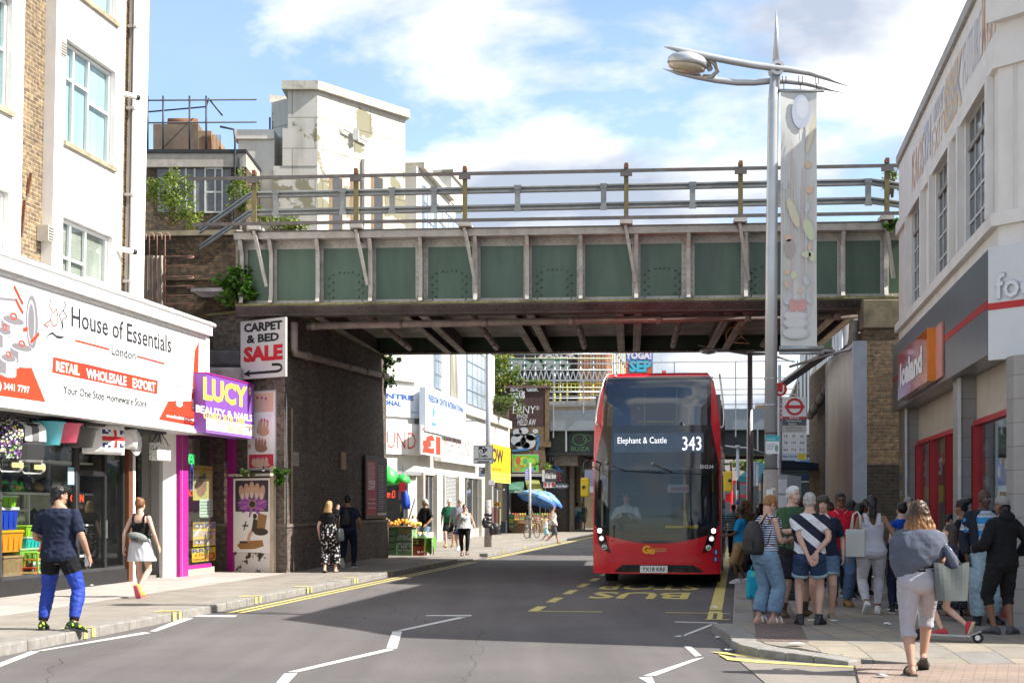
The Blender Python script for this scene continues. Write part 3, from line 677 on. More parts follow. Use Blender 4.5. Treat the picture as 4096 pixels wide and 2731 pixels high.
def ZN(cx,y0,y1,w,col,lab,oval=1.0,handle=None):
 t,zt=hang_at(cx,y0);_,zb=hz(cx,y1);ta,_=hz(cx-w/2,y0);tb,_=hz(cx+w/2,y0);rad=(tb-ta)/2*.92
 r=Zd('bucket',lab,'bucket',(UH,t,zb),0,'buckets hanging under the shop sign');mt=P(col,.35,var=.04,name='plastic')
 H_=(zt-zb)*.68;m=MB()
 m.lathe([(rad*.0,.012),(rad*.68,.012),(rad*.70,0),(rad*.72,.004),(rad*.96,H_*.96),(rad*1.06,H_*.96),(rad*1.06,H_*1.02),(rad*.96,H_*1.02),(rad*.68,.03),(0,.03)],(0,0,0),mt,24)
 m.build('bowl',r)
 m=MB();hp=[(0,rad*math.cos(q)*1.0,H_*.93+(zt-zb-H_*.95)*math.sin(q)*.95)for q in[math.pi*k/12 for k in range(13)]]
 m.tube(hp,.014,P(handle or col,.4,var=.04,name='plastic'),6);m.build('handle',r)
 m=MB();hook(m,zt-zb);m.build('hook',r);return r
ZN(362,90,352,150,(.10,.55,.68),'turquoise plastic bucket hanging under the shop sign');ZN(490,117,333,150,(.80,.10,.20),'pink plastic bucket hanging under the shop sign');ZN(615,160,370,145,(.045,.045,.05),'dark grey plastic bucket hanging under the shop sign')
def pillow(cx,y0,y1,w,lab,flag):
 t,zt=hang_at(cx,y0);_,zb=hz(cx,y1);ta,_=hz(cx-w/2,y0);tb,_=hz(cx+w/2,y0);W_,H_=(tb-ta),zt-zb
 r=Zd('pillow',lab,'pillow',(UH,t,zb),R(-25),'pillows hanging under the shop sign');m=MB();N=15;vs=[];fs=[]
 wm=P((.80,.80,.80),.7,var=.06,scale=12,bump=.4,ZC=25);nb=P((.02,.03,.16),.7);rd=P((.60,.03,.03),.7)
 for sgn in(1,-1):
  o=len(vs)
  for i in range(N):
   for j in range(N):
    a,b_=i/(N-1)*2-1,j/(N-1)*2-1
    pin=1-.13*(1-b_*b_)*abs(a)**3;e=(max(0,1-abs(a)**2.6)*max(0,1-abs(b_)**2.6))**.5
    vs.append((sgn*(.14*e+.012*math.sin(9*a+5*b_)*e),a*W_/2*(1-.12*(1-a*a)*abs(b_)**3)*.92,H_/2+b_*H_/2*pin))
  for i in range(N-1):
   for j in range(N-1):
    q=(o+i*N+j,o+(i+1)*N+j,o+(i+1)*N+j+1,o+i*N+j+1);a,b_=(i+.5)/(N-1)*2-1,(j+.5)/(N-1)*2-1
    mt=wm
    if flag and sgn>0 and a>-.25 and abs(b_)<.62:
     a2=(a-.38)/.62;mt=rd if abs(b_)<.14 or abs(a2)<.16 else(wm if abs(b_)<.24 or abs(a2)<.28 or abs(abs(a2)*.6-abs(b_))<.07 else nb)
    m.add([vs[k]for k in(q if sgn>0 else q[::-1])],[(0,1,2,3)],mt,True)
 m.build('cushion',r);m=MB();hook(m,H_+.02);m.build('hook',r)
pillow(812,178,425,200,'white pillow with a red and blue flag print hanging under the shop sign',True);pillow(968,222,382,130,'plain white bagged pillow hanging beside the flag pillow',False)
t,z=hang_at(1072,230);_,zb=hz(1072,434);r=Zd('round_tray','clear round plastic lid with a green sticker hanging beside the white pillow','tray',(UH,t,zb));m=MB();rr=(z-zb)/2*.95
m.cyl((-.03,0,rr),(.0,0,rr),rr,P((.66,.67,.67),.25,var=.04),n=28);m.cyl((0,0,rr),(.012,0,rr),rr*.86,P((.72,.73,.73),.25),n=28);m.build('disc',r)
m=MB();m.box(.013,.016,-.07,.09,rr-.06,rr+.06,fl((.35,.62,.52)));m.build('sticker',r)
for q in(.6,2.4,3.9,5.5):m=MB();m.ball((.012,rr*.88*math.cos(q),rr+rr*.88*math.sin(q)),.025,Zo,8,5);m.build('clip',r)
t,z=onu(UH,640,1720);_,zb=onu(UH,640,1842);r=Zd('shopping_bag','black and white newspaper print bag hanging at the end of the sign','bag',(UH,t,zb))
m=MB();nw=Zc((.72,.72,.68),[(.05,.05,.05),(.30,.34,.28),(.75,.74,.70),(.10,.10,.10)],26,.42,'newspaper_print');hh=(z-zb)*.58
m.prism([(-.10,-.34),(.10,-.34),(.10,.34),(-.10,.34)],0,hh,nw);m.build('body',r,bevel=.02)
m=MB()
for x in(-.08,.08):m.tube([(x,-.18,.0),(x*1.2,-.19,hh),(0,-.02,z-zb),(x*1.2,.16,hh),(x,.17,0)],[(.008,.02)]*5,Zq,6)
m.build('strap',r)
def ZM(cx,y0,y1,lab,mats,wdt):
 t,z=hang_at(cx,y0);_,zb=hz(cx,y1);H_=z-zb;r=Zd('shopping_trolley',lab,'trolley',(UH,t,zb),R(-20),'shopping trolleys hanging under the shop sign');w=wdt/2
 m=MB()
 for s in(-1,1):m.tube([(-.08,s*w*.55,.1),(-.10,s*w*.55,H_*.95)],.014,Zq,6)
 m.tube([(-.10,-w*.55,H_*.93),(-.10,-w*.45,H_),(-.10,w*.45,H_),(-.10,w*.55,H_*.93)],.022,Zq,6);m.tube([(-.09,-w*.55,H_*.86),(-.09,w*.55,H_*.86)],.014,Zq,6)
 m.tube([(.0,-w*.7,H_*.12),(.10,-w*.7,.02),(.10,w*.7,.02),(0,w*.7,H_*.12)],.014,Zo,6);m.build('frame',r)
 m=MB();N=9;prof=[(.18,.82,.10),(.22,.95,.14),(.45,1.0,.17),(.62,.92,.15),(.72,.80,.13),(.76,.62,.08)]
 for i in range(len(prof)-1):
  (h0,a0_,d0),(h1,a1_,d1)=prof[i],prof[i+1]
  for j in range(12):
   q0,q1=2*math.pi*j/12,2*math.pi*(j+1)/12;e=lambda q,a_,d_,h:(d_*max(-1,min(1,1.25*math.cos(q))),a_*w*max(-1,min(1,1.25*math.sin(q))),H_*h)
   mt=mats[0]if i!=0 else mats[1]
   m.add([e(q0,a0_,d0,h0),e(q1,a0_,d0,h0),e(q1,a1_,d1,h1),e(q0,a1_,d1,h1)],[(0,1,2,3)],mt,True)
 m.box(-.1,.1,-w*.6,w*.6,H_*.755,H_*.765,mats[0]);m.box(-.13,.13,-w*.8,w*.8,H_*.175,H_*.185,Zq);m.build('bag',r)
 m=MB();N=6
 for j,mt in((-1,mats[1]),(0,mats[2]),(1,mats[1])):
  y0_,y1_=(j-.5)*w*.58,(j+.5)*w*.58
  m.add([(.175,y0_,H_*.50),(.175,y1_,H_*.50),(.165,y1_,H_*.70),(.165,y0_,H_*.70),(.02,y1_,H_*.79),(.02,y0_,H_*.79)],[(0,1,2,3),(3,2,4,5)],mt,True)
 m.build('flap',r)
 for s in(-1,1):
  m=MB();m.cyl((.02,s*w*.95-.03,.12),(.02,s*w*.95+.03,.12),.085,P((.6,.58,.5),.5),n=14);m.cyl((.02,s*w*.95-.034,.12),(.02,s*w*.95+.034,.12),.05,Zq,n=10);m.build('wheel',r)
 m=MB();m.box(.16,.163,-.02,.22,H_*.08,H_*.15,fl((.62,.48,.18)));m.build('price_tag',r)
ZM(222,62,585,'black and white shopping trolley hanging under the sign beside the turquoise bucket',(P((.03,.03,.033),.6,bump=.3,ZC=20),P((.72,.72,.72),.6),P((.12,.12,.125),.6)),.52)
ZM(45,30,570,'floral patterned shopping trolley at the left end under the sign',(Zc((.03,.03,.04),[(.55,.5,.55),(.15,.35,.08),(.25,.08,.35),(.6,.55,.2),(.7,.7,.7)],22,.45,'floral_nylon'),)*3,.50)
UG=-12.75
def gz(x,y):return onu(UG,x/1.9607,1600+y/1.9607)
def ZL(x0,y0,x1,y1,col,lid,lab,name='storage_box',cat='box'):
 a,zt=gz(x0,y0);c,_=gz(x1,y0);_,zb=gz((x0+x1)/2,y1);_,zt=gz((x0+x1)/2,y0);w,h=c-a,zt-zb
 r=Zd(name,lab,cat,(UG-.25,(a+c)/2,zb),0,'plastic boxes stacked in the shop window');m=MB()
 pt=lambda s:[(-.2*s,-w/2*s),(.2*s,-w/2*s),(.2*s,w/2*s),(-.2*s,w/2*s)]
 mt=P(col,.35,var=.04,name='plastic');n=4
 vs=[(*p,0)for p in pt(.88)]+[(*p,h*.86)for p in pt(.99)]
 m.add(vs,[(3,2,1,0),(4,5,6,7)]+[(i,(i+1)%4,4+(i+1)%4,4+i)for i in range(4)],mt)
 for k in range(4):m.box(.195,.203,-w*.42+k*w*.24,-w*.42+k*w*.24+.03,h*.1,h*.75,mt)
 m.build('tub',r,bevel=.015);m=MB();m.box(-.22,.22,-w/2-.01,w/2+.01,h*.863,h,P(lid,.35,var=.03,name='plastic'));m.build('lid',r,bevel=.015);return r
ZL(-5,745,160,838,(.28,.60,.04),(.72,.74,.70),'lime green storage box with a white lid, topmost by the left edge');ZL(-5,838,166,1016,(.02,.06,.50),(.74,.75,.75),'royal blue drinks cooler with a white lid in the shop window','drinks_cooler','cooler');ZL(30,1018,206,1190,(.80,.32,.02),(.75,.42,.03),'orange storage box under the blue cooler')
ZL(230,1070,345,1158,(.03,.50,.48),(.72,.75,.73),'teal storage box with a white lid behind the man in navy');ZL(180,1160,322,1268,(.28,.58,.10),(.55,.72,.42),'green storage box on top of the tall teal one');ZL(238,1270,350,1450,(.03,.52,.58),(.6,.75,.74),'tall teal storage box on the shop floor');ZL(228,980,345,1068,(.35,.65,.03),(.4,.68,.05),'bright green storage box above the teal box')
a,zt=gz(30,1225);c,_=gz(182,1225);_,zb=gz(100,1475);r=Zd('laundry_hamper','tan woven laundry hamper on the floor of the shop window','basket',(UG-.22,(a+c)/2,zb))
m=MB();w=(c-a)/2;wick=Zi((.50,.33,.17),(.42,.27,.13),(.22,.13,.06),.05,.022,.004,.3,.1);m.box(-.22,.22,-w,w,0,(zt-zb)*.93,wick);m.build('body',r,bevel=.02);m=MB();m.box(-.235,.235,-w-.015,w+.015,(zt-zb)*.932,zt-zb,P((.40,.26,.13),.7));m.build('lid',r,bevel=.01)
def ZK(cx,y,col,lab):
 t,z=gz(cx,y);r=Zd('plastic_stool',lab,'stool',(UG+.12,t,z-.36),0,'plastic stools in the shop window');mt=P(col,.35,name='plastic');m=MB();m.box(-.13,.13,-.14,.14,.34,.37,mt);m.build('seat',r,bevel=.01)
 for sx in(-1,1):
  for sy in(-1,1):m=MB();m.bar((sx*.15,sy*.17,0),(sx*.11,sy*.12,.34),.03,.03,mt);m.build('leg',r)
ZK(225,1195,(.35,.70,.03),'lime green plastic stool on the stack of stools');ZK(222,1245,(.85,.40,.02),'orange plastic stool under the green one');ZK(205,1310,(.75,.06,.02),'red plastic stool in the middle of the stack');ZK(200,1350,(.88,.55,.02),'yellow plastic stool at the bottom of the stack')
r=Zd('display_rack','white metal display rack of cups behind the shop glass','rack',(UG-.5,gz(150,900)[0],.39));m=MB()
for k in range(5):m.box(-.35,.0,-1.2,1.3,.32+k*.42,.35+k*.42,Zp)
m.build('shelf',r)
for yy in(-1.2,0.25,1.26):m=MB();m.box(-.02,.02,yy,yy+.05,0,2.2,Zp);m.build('post',r)
for k in range(14):
 m=MB();m.lathe([(.045,0),(.065,.08),(.06,.08),(.04,.01)],(0,0,0),Zp,10)
 solo(m,'cup','white cup among the cups on the rack behind the shop glass','cup',(UG-.65+rnd.uniform(-.1,.1),gz(150,900)[0]-.8+(k%7)*.27,.39+.772+.84*(k//7)),0,'white cups on the display rack')
t,z=onu(-12.2,343,1975);r=Zd('open_sign','black sign with red lettering hanging inside the shop door','sign',(-12.32,t-.12,z-.09));m=MB();m.box(-.02,0,-.33,.33,-.1,.12,Zq);m.build('board',r)
m=MB();m.text(Fr((0,0,0),(0,1,0)),"OPEN",-.27,-.06,.27,.08,emit((1,.08,.02),1.6,'red_neon'),.004,.03);m.build('lettering',r)
t,z=onu(-12.19,285,1905);r=Zd('window_sticker','light blue paper notice on the shop door glass','sticker',(-12.19,t,z-.15));m=MB();m.box(0,.004,-.14,.14,0,.32,fl((.35,.65,.78)));m.build('paper',r)
m=MB()
for k in range(4):m.box(.005,.006,-.1,.06+.02*k,.05+k*.06,.075+k*.06,SWH)
m.build('lettering',r)
UL=-11.85;ULs=-11.0
MAG=P((.42,.02,.26),.4,var=.05);PUR=P((.17,.012,.12),.4,var=.08)
tl=lambda x,u=UL:onu(u,x,2100)[0]
bs=Zd('beauty_shop','small beauty shop with magenta posts and a glass front of posters','shop',(UL,31.0,PZ));y3=lambda t:t-31.0
p0,p1,p2,p3=tl(716),tl(750),tl(866),tl(938)
m=MB();m.box(-.25,.02,y3(p0),y3(p1),0,3.1,MAG);m.box(-.2,-.16,y3(p0),y3(p1)+.1,0,.1,MAG);m.build('pillar',bs)
m=MB();m.box(-.9,-.85,y3(p1),y3(34.2),0,3.1,P((.45,.38,.30),.8));m.box(-.85,.3,y3(p1),y3(34.2),3.12,3.2,PUR);m.box(-.6,-.05,y3(p1),y3(p2),-.03,.14,P((.5,.42,.32),.8,ZD=.4));m.box(-.1,-.04,y3(p1),y3(p2)-.2,.14,.22,MAG);m.build('wall',bs)
m=MB();m.box(-.09,-.084,y3(p1),y3(p2),.22,3.1,GLASS);m.build('pane',bs)
A_,B_=px(862,2281,33.75),px(940,2285,33.25);dxy=Vector((B_.x-A_.x,B_.y-A_.y,0));Lp=dxy.length
pl=Zd('shop_pilaster','purple pilaster carrying a column of small beauty photos','pilaster',(A_.x,A_.y,PZ),math.atan2(dxy.y,dxy.x),Z0=False)
m=MB();m.box(0,Lp*.70,.0,.2,0,3.2,PUR);m.box(Lp*.703,Lp,-.06,.2,0,3.2,MAG);m.build('board',pl)
m=MB();fq=Fr((0,0,0),(1,0,0))
skin=[(.62,.40,.30),(.70,.48,.38),(.55,.33,.24),(.75,.55,.45),(.35,.2,.14)]
def Ze(m,fr,a0,b0,a1,b1,c,bgc=None,seed=0,kind='hand'):
 r=random.Random(seed);w,h=a1-a0,b1-b0
 m.Z3(fr,a0,b0,a1,b1,fl(bgc or r.choice([(.5,.5,.55),(.6,.45,.4),(.7,.65,.6),(.15,.2,.4)])),c)
 sk=fl(r.choice(skin));cx_,cy_=(a0+a1)/2,(b0+b1)/2
 if kind=='hand':
  for k in range(4):m.fell(fr,a0+w*(.2+.17*k),b0+h*(.45+.06*math.sin(k*1.3)),w*.08,h*.34,sk,c+.001+k*2e-4,10,r.uniform(-.35,.1));m.fell(fr,a0+w*(.2+.17*k),b0+h*(.72+.05*math.sin(k*1.3)),w*.05,h*.08,fl(r.choice([(.6,.05,.15),(.5,.1,.3),(.8,.5,.55)])),c+.002+k*1e-4,8)
  m.fell(fr,cx_,b0+h*.22,w*.36,h*.2,sk,c+.0022,14)
 elif kind=='eye':
  m.Z3(fr,a0,b0,a1,b1,sk,c+.0004);m.fell(fr,cx_,cy_,w*.34,h*.2,SWH,c+.001,14);m.fell(fr,cx_,cy_,w*.12,h*.19,fl((.10,.16,.14)),c+.0015,10);m.fline(fr,[(a0+w*.14,cy_),(cx_,cy_+h*.22),(a1-w*.14,cy_)],h*.06,INK,c+.002);m.fline(fr,[(a0+w*.1,b0+h*.72),(cx_,b0+h*.86),(a1-w*.1,b0+h*.74)],h*.08,fl((.12,.07,.05)),c+.002)
 else:
  m.fell(fr,cx_-w*.08,cy_,w*.30,h*.42,sk,c+.001,16,.3);m.fell(fr,cx_-w*.15,cy_+h*.28,w*.36,h*.22,fl((.08,.05,.04)if seed%2 else(.8,.8,.8)),c+.0015,14,.4);m.fell(fr,cx_+w*.03,cy_-h*.16,w*.07,h*.04,fl((.6,.15,.15)),c+.002,8)
 return m
ph=MB();zz0,zz1=.85,2.28
kd=['face','eye','eye','hand','hand','eye','hand']
hs=[.36,.2,.2,.2,.2,.2,.2];z=1.02
for k in range(7):Ze(ph,fq,Lp*.06,z,Lp*.66,z+hs[k]-.015,.004,seed=k+3,kind=kd[k]);z+=hs[k]
ph.build('photo_strip',pl)
tm=MB();fq=Fr((-.20,0,0),(0,1,0));fb=Fr((0,0,0),(0,1,0))
def lz(x,y):t,z=onu(UL-.2,x,y);return(y3(t),z-PZ)
YP=fl((.80,.62,.03));BLU=fl((.03,.06,.35))
(a0,b0),(a1,b1)=lz(768,2248),lz(862,2186);tm.Z3(fq,a0,b0,a1,b1,YP,0);h=b1-b0;w=a1-a0
tm.text(fq,"RRY",a0+.02,b0+h*.68,a0+w*.8,b0+h*.96,BLU,.004,.03);tm.text(fq,"£10",a0+.1*w,b0+h*.36,a0+w*.48,b0+h*.62,SRED,.004,.03);tm.text(fq,"THREADING",a0+.02*w,b0+h*.08,a0+w*.58,b0+h*.26,SRED,.004,.02);tm.text(fq,"£3",a0+.62*w,b0+h*.08,a0+w*.98,b0+h*.62,SRED,.004,.04)
(a0,b0),(a1,b1)=lz(772,2186),lz(862,2086);tm.Z3(fq,a0,b0,a1,b1,YP,0)
for i in range(3):
 for j in range(2):Ze(tm,fq,a0+.02+j*(a1-a0)/2,b0+.03+i*(b1-b0)/3,a0+(j+1)*(a1-a0)/2-.015,b0+(i+1)*(b1-b0)/3-.01,.003,seed=20+i*2+j,kind='eye' if(i+j)%2==0 else 'face')
(a0,b0),(a1,b1)=lz(772,2000),lz(850,1865);tm.Z3(fq,a0,b0,a1,b1,fl((.72,.58,.12)),0);tm.text(fq,"NES, EYE BROWS",a0,b1-.12,a1,b1-.05,SRED,.004,.01)
Ze(tm,fq,a0+.1,b0+.6,a1-.05,b1-.16,.003,(.72,.58,.12),31,'face');Ze(tm,fq,a0+.05,b0+.05,a1-.05,b0+.55,.003,(.55,.5,.2),33,'face')
(a0,b0),(a1,b1)=lz(798,2066),lz(850,1995);tm.Z3(fq,a0,b0,a1,b1,fl((.62,.72,.62)),.002)
for k in range(6):tm.Z3(fq,a0+.04,b1-.08-k*.07,a1-.05,b1-.06-k*.07,fl((.25,.35,.25)),.004)
tm.build('window_posters',bs)
nm=MB();a0,b0=lz(750,1830);fo=Fr((-.12,0,0),(0,1,0));nm.text(fo,"OPEN",a0-.25,b0-.15,a0+.18,b0+.08,emit((.05,1,.25),1.5,'green_neon'),0,.01);nm.fell(fo,a0+.05,b0-.45,.10,.3,emit((.1,.15,1),1.2,'blue_neon'),0,20,0,.12);nm.text(fo,"NAILS",a0-.3,b0-.85,a0+.12,b0-.7,emit((1,.1,.05),1.2,'red_neon'),0,.01);nm.build('neon_lettering',bs)
tq0,tq1=onu(ULs,823,1600)[0],onu(ULs,1016,1600)[0];zq0,zq1=onu(ULs,1016,1750)[1],onu(ULs,1016,1541)[1]
ls=Zd('beauty_sign','purple beauty and nails sign with yellow and white lettering','sign',(ULs,31,zq0));Hq=zq1-zq0
m=MB();m.box(-.5,0,y3(tq0),y3(tq1),0,Hq,fl((.22,.08,.42)));m.box(-.5,.015,y3(tq0),y3(tq1)+.01,Hq+.002,Hq+.03,MAG);m.box(-.5,.012,y3(tq0),y3(tq1)+.01,-.03,-.002,fl((.3,.15,.5)));m.build('panel',ls)
def qz(cx,cy):t,z=onu(ULs,700+cx/1.3067,1200+cy/1.3067);return(y3(t),z-zq0)
m=MB()
def qt(txt,x0,y0,x1,y1,mat,bold,c=.006):
 a0,b1=qz(x0,y0);a1,_=qz(x1,y0);_,b0=qz(x0,y1);m.text(fb,txt,a0,b0,a1,b1,mat,c,bold)
YL2=fl((.85,.72,.10))
qt("LUCY",146,398,376,520,YL2,.045);qt("BEAUTY & NAILS",108,545,404,585,SWH,.03);qt("07402 878 188",148,580,362,618,YL2,.02)
a0,b0=qz(390,475);m.fell(fb,a0,b0,.10,.105,SWH,.006,18);m.fell(fb,a0,b0,.10,.105,SRED,.008,18,0,.15);m.text(fb,"USA",a0-.06,b0-.03,a0+.06,b0+.03,SRED,.009,.02)
m.build('lettering',ls);m=MB()
a0,b0=qz(100,686);a1,b1=qz(410,640);n=5;a0=max(a0,y3(tq0)+.02);a1=min(a1,y3(tq1)-.02);b0=.03;b1=Hq*.235;m.Z3(fb,a0,b0,a1,b1,SWH,.004)
for k in range(n):Ze(m,fb,a0+k*(a1-a0)/n+.01,b0+.01,a0+(k+1)*(a1-a0)/n-.01,b1-.01,.005,(.75,.72,.7),40+k,'hand' if k<4 else 'eye')
m.build('photo_band',ls)
m=MB();A_=px(790,1540,32.6)
rf=Zd('lean_to_roof','grey sagging felt roof and pale patched wall above the purple sign','roof',(A_.x,A_.y,4.42),Z0=False)
m.box(-.9,1.0,.1,1.2,.0,.42,P((.30,.29,.28),.9,var=.3,scale=3,bump=.6,ZC=8));m.build('felt',rf,bevel=.08)
m=MB();m.box(-.9,.95,.3,1.2,.425,.85,P((.05,.05,.055),.4,var=.4,scale=4,bump=.8,ZC=6));m.build('sheet',rf,bevel=.08)
class Wl:
 """a vertical plane through two ground points; loc() finds where a sight line meets it"""
 def __init__(s,p,q):
  s.p=Vector(p);s.q=Vector(q);s.d=(s.q-s.p).normalized();s.L=(s.q-s.p).length;s.rz=math.atan2(s.d.y,s.d.x)
 def loc(s,x,y):
  k=(x-CX)/FF;n=Vector((-s.d.y,s.d.x));Y=s.p.dot(n)/(k*n.x+n.y)
  return((Vector((k*Y,Y))-s.p).dot(s.d),EYE+(HY-y)/FF*Y)
 def at(s,a,off=0):w=s.p+s.d*a;return(w.x+s.d.y*off,w.y-s.d.x*off)
BW=Wl((-6.16,32.5),(8.48,31.3))
GRN=P((.075,.128,.088),.35,var=.25,scale=1.1,ZD=.45,dcol=(.035,.03,.027),bump=.12,ZC=5,ZE=(1.4,1,.35),name='green_girder_paint')
CREAM=P((.46,.44,.40),.55,var=.2,scale=3,ZD=.5,dcol=(.13,.105,.08),name='grimy_cream_paint')
RAILP=P((.12,.108,.105),.6,var=.25,scale=5,ZD=.5,dcol=(.14,.06,.03),name='weathered_rail_paint')
OLIVE=P((.17,.145,.06),.7,var=.25,scale=6,ZD=.4,dcol=(.12,.05,.02),name='mossy_post_paint')
BGREY=P((.26,.27,.265),.45,.3,var=.12,scale=4,ZD=.35,dcol=(.12,.07,.04),name='guard_rail_steel')
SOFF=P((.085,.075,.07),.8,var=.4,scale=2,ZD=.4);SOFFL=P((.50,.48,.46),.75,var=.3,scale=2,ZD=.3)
PIPE=P((.30,.24,.22),.7,var=.25,scale=4,ZD=.4,dcol=(.10,.05,.03),name='lagged_pipe')
MOSS=P((.20,.19,.07),.95,var=.4,scale=6,bump=.5,ZC=30)
br=Zd('railway_bridge','green riveted railway bridge with cream stiffeners and a railing above the street','bridge',(BW.p.x,BW.p.y,0),BW.rz,Z0=False)
GL=BW.L+.3;GB,GT=6.22,7.66
xs_=[977,1093,1279,1489,1688,1906,2111,2324,2545,2752,2980,3170,3365,3537]
SX=[BW.loc(x,1100)[0]for x in xs_]
def rivet(m,x,y,z,mat,r=.022,ax='y'):
 if ax=='y':m.ball((x,y,z),(r,r*.7,r),mat,6,4)
 else:m.ball((x,y,z),(r*.7,r,r),mat,6,4)
m=MB();m.box(-.1,GL,0,.03,GB,GT,GRN)
for i in(2,4,6,8,10):
 xc=(SX[i]+SX[i+1])/2
 for k in range(4):
  rivet(m,xc-.15+.10*k,0,GB+.72,GRN,.03)
  for s_ in(-1,1):
   rivet(m,xc+s_*.38,0,GB+.08+.17*k,GRN,.03);rivet(m,xc+s_*.29,0,GB+.16+.17*k,GRN,.03)
m.build('girder_web',br)
m=MB();m.box(-.1,GL,-.012,-.001,GT-.17,GT,CREAM);m.box(-.1,GL,-.012,-.001,GB,GB+.10,CREAM)
x=.0
while x<GL:rivet(m,x,-.012,GT-.055,CREAM);rivet(m,x+.07,-.012,GT-.115,CREAM);rivet(m,x,-.012,GB+.05,CREAM);x+=.155
m.build('rivet_band',br)
m=MB();m.box(-.1,GL,-.36,.40,GT+.003,GT+.035,CREAM);m.add([(-.1,-.36,GT+.003),(GL,-.36,GT+.003),(GL,-.38,GT+.15),(-.1,-.38,GT+.15)],[(0,1,2,3)],CREAM);m.box(-.1,GL,-.40,.40,GT+.15,GT+.18,RAILP);m.build('top_flange',br)
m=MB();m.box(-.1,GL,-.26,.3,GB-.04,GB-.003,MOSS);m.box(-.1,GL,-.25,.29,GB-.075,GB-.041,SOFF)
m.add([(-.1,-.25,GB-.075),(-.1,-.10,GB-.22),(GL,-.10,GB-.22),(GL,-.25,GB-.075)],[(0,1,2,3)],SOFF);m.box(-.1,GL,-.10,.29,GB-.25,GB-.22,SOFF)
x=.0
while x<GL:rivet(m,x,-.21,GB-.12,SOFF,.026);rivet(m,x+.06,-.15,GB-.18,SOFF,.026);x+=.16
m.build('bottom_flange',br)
for i,x in enumerate(SX):
 m=MB();wide=i in(4,9)
 def sec(y0,y1,z0,z1):m.box(x-.012,x+.012,y0,y1,z0,z1,CREAM)
 sec(-.20,-.013,GB+.25,GT-.3)
 m.prism([(-.20,GB+.25),(-.30,GB+.02),(-.013,GB+.02),(-.013,GB+.25)],x-.012,x+.012,CREAM,Matrix(((0,0,1,0),(1,0,0,0),(0,1,0,0),(0,0,0,1))))
 m.prism([(-.013,GT-.3),(-.013,GT-.003),(-.36,GT-.003),(-.30,GT-.1),(-.20,GT-.3)],x-.012,x+.012,CREAM,Matrix(((0,0,1,0),(1,0,0,0),(0,1,0,0),(0,0,0,1))))
 path=[(-.30,GB+.02),(-.205,GB+.22),(-.205,GT-.32),(-.37,GT-.02)]
 for(y0,z0),(y1,z1)in zip(path,path[1:]):m.bar((x,y0,z0),(x,y1,z1),.085,.012,CREAM,up=(0,-1,.01))
 for s_ in((-1,1)if not wide else(-1.6,1.6)):
  w=.075 if not wide else .11
  m.box(x+s_*.055-w/2,x+s_*.055+w/2,-.026,-.0125,GB+.101,GT-.171,CREAM)
  z=GB+.16
  while z<GT-.2:rivet(m,x+s_*.06,-.026,z,CREAM,.021);z+=.135
 m.build('stiffener',br)
def PX(x):return BW.loc(x,900)[0]
RY=-.50;zt,zb_=9.0,7.97
posts=[PX(x)for x in(1041,1442,1870,2505,2955,3531)]
for x in posts:
 m=MB();m.box(x-.05,x+.05,RY-.04,RY+.04,7.93,zt+.14,OLIVE);m.box(x-.13,x+.13,RY-.09,RY-.041,zt-.12,zt+.005-.03,RAILP);m.box(x-.04,x+.04,RY-.085,RY-.041,zt+.06,zt+.17,RUST)
 m.box(x-.14,x+.14,RY-.10,RY+.35,7.84,7.925,CREAM);m.build('railing_post',br)
 m=MB();m.bar((x-.02,RY+.02,7.83),(x+.20,-.20,6.62),.07,.09,CREAM,up=(0,-1,0));m.bar((x-.06,RY+.02,7.78),(x+.06,-.12,7.62),.05,.10,RAILP,up=(0,-1,0));m.build('strut',br)
x0r,x1r=BW.loc(780,735)[0],GL-.1
for z in(zt,zb_):m=MB();m.bar((x0r if z==zt else x0r+.1,RY-.06,z),(x1r,RY-.06,z),.03,.075,RAILP);m.build('hand_rail',br)
def wrail(z):
 m=MB();pr=[(-.03,-.135),(-.075,-.10),(-.075,-.05),(-.03,-.015),(-.03,.015),(-.075,.05),(-.075,.10),(-.03,.135)]
 a=x0r+1.4;b_=PX(3470);path=[(a-1.6,1.5,z-.52),(a,0.05,z-.02),(b_,.05,z+.02),(b_+1.5,.05,z-.22)]
 for p,q in zip(path,path[1:]):
  for(y0,h0),(y1,h1)in zip(pr,pr[1:]):m.add([(p[0],RY+.04+p[1]+y0,p[2]+h0*.6),(q[0],RY+.04+q[1]+y0,q[2]+h0*.6),(q[0],RY+.04+q[1]+y1,q[2]+h1*.6),(p[0],RY+.04+p[1]+y1,p[2]+h1*.6)],[(0,1,2,3)],BGREY)
 return m
for z in(8.66,8.26):wrail(z).build('guard_rail',br)
for x in(1124,1389,1583,1748,2077,2416,2766,3110,3458):
 a=PX(x);m=MB();m.box(a-.06,a+.06,RY-.01,RY+.06,8.20,8.72,BGREY);m.box(a-.08,a+.08,RY-.025,RY-.011,8.15,8.24,BGREY);m.box(a-.08,a+.08,RY-.025,RY-.011,8.64,8.74,BGREY);m.build('rail_spacer',br)
DY=10.1
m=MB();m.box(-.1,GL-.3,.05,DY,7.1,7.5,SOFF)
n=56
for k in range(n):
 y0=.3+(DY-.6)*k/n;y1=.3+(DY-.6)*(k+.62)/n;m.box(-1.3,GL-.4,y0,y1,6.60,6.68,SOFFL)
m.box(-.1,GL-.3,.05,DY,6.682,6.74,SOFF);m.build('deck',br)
m=MB();m.box(-.1,GL-.3,DY,DY+.04,GB,GT,GRN);m.box(-.1,GL-.3,DY-.25,DY+.3,GB-.05,GB-.004,SOFF)
x=.0
while x<GL:rivet(m,x,DY-.2,GB-.05,CREAM,.03);x+=.15
m.build('rear_girder',br)
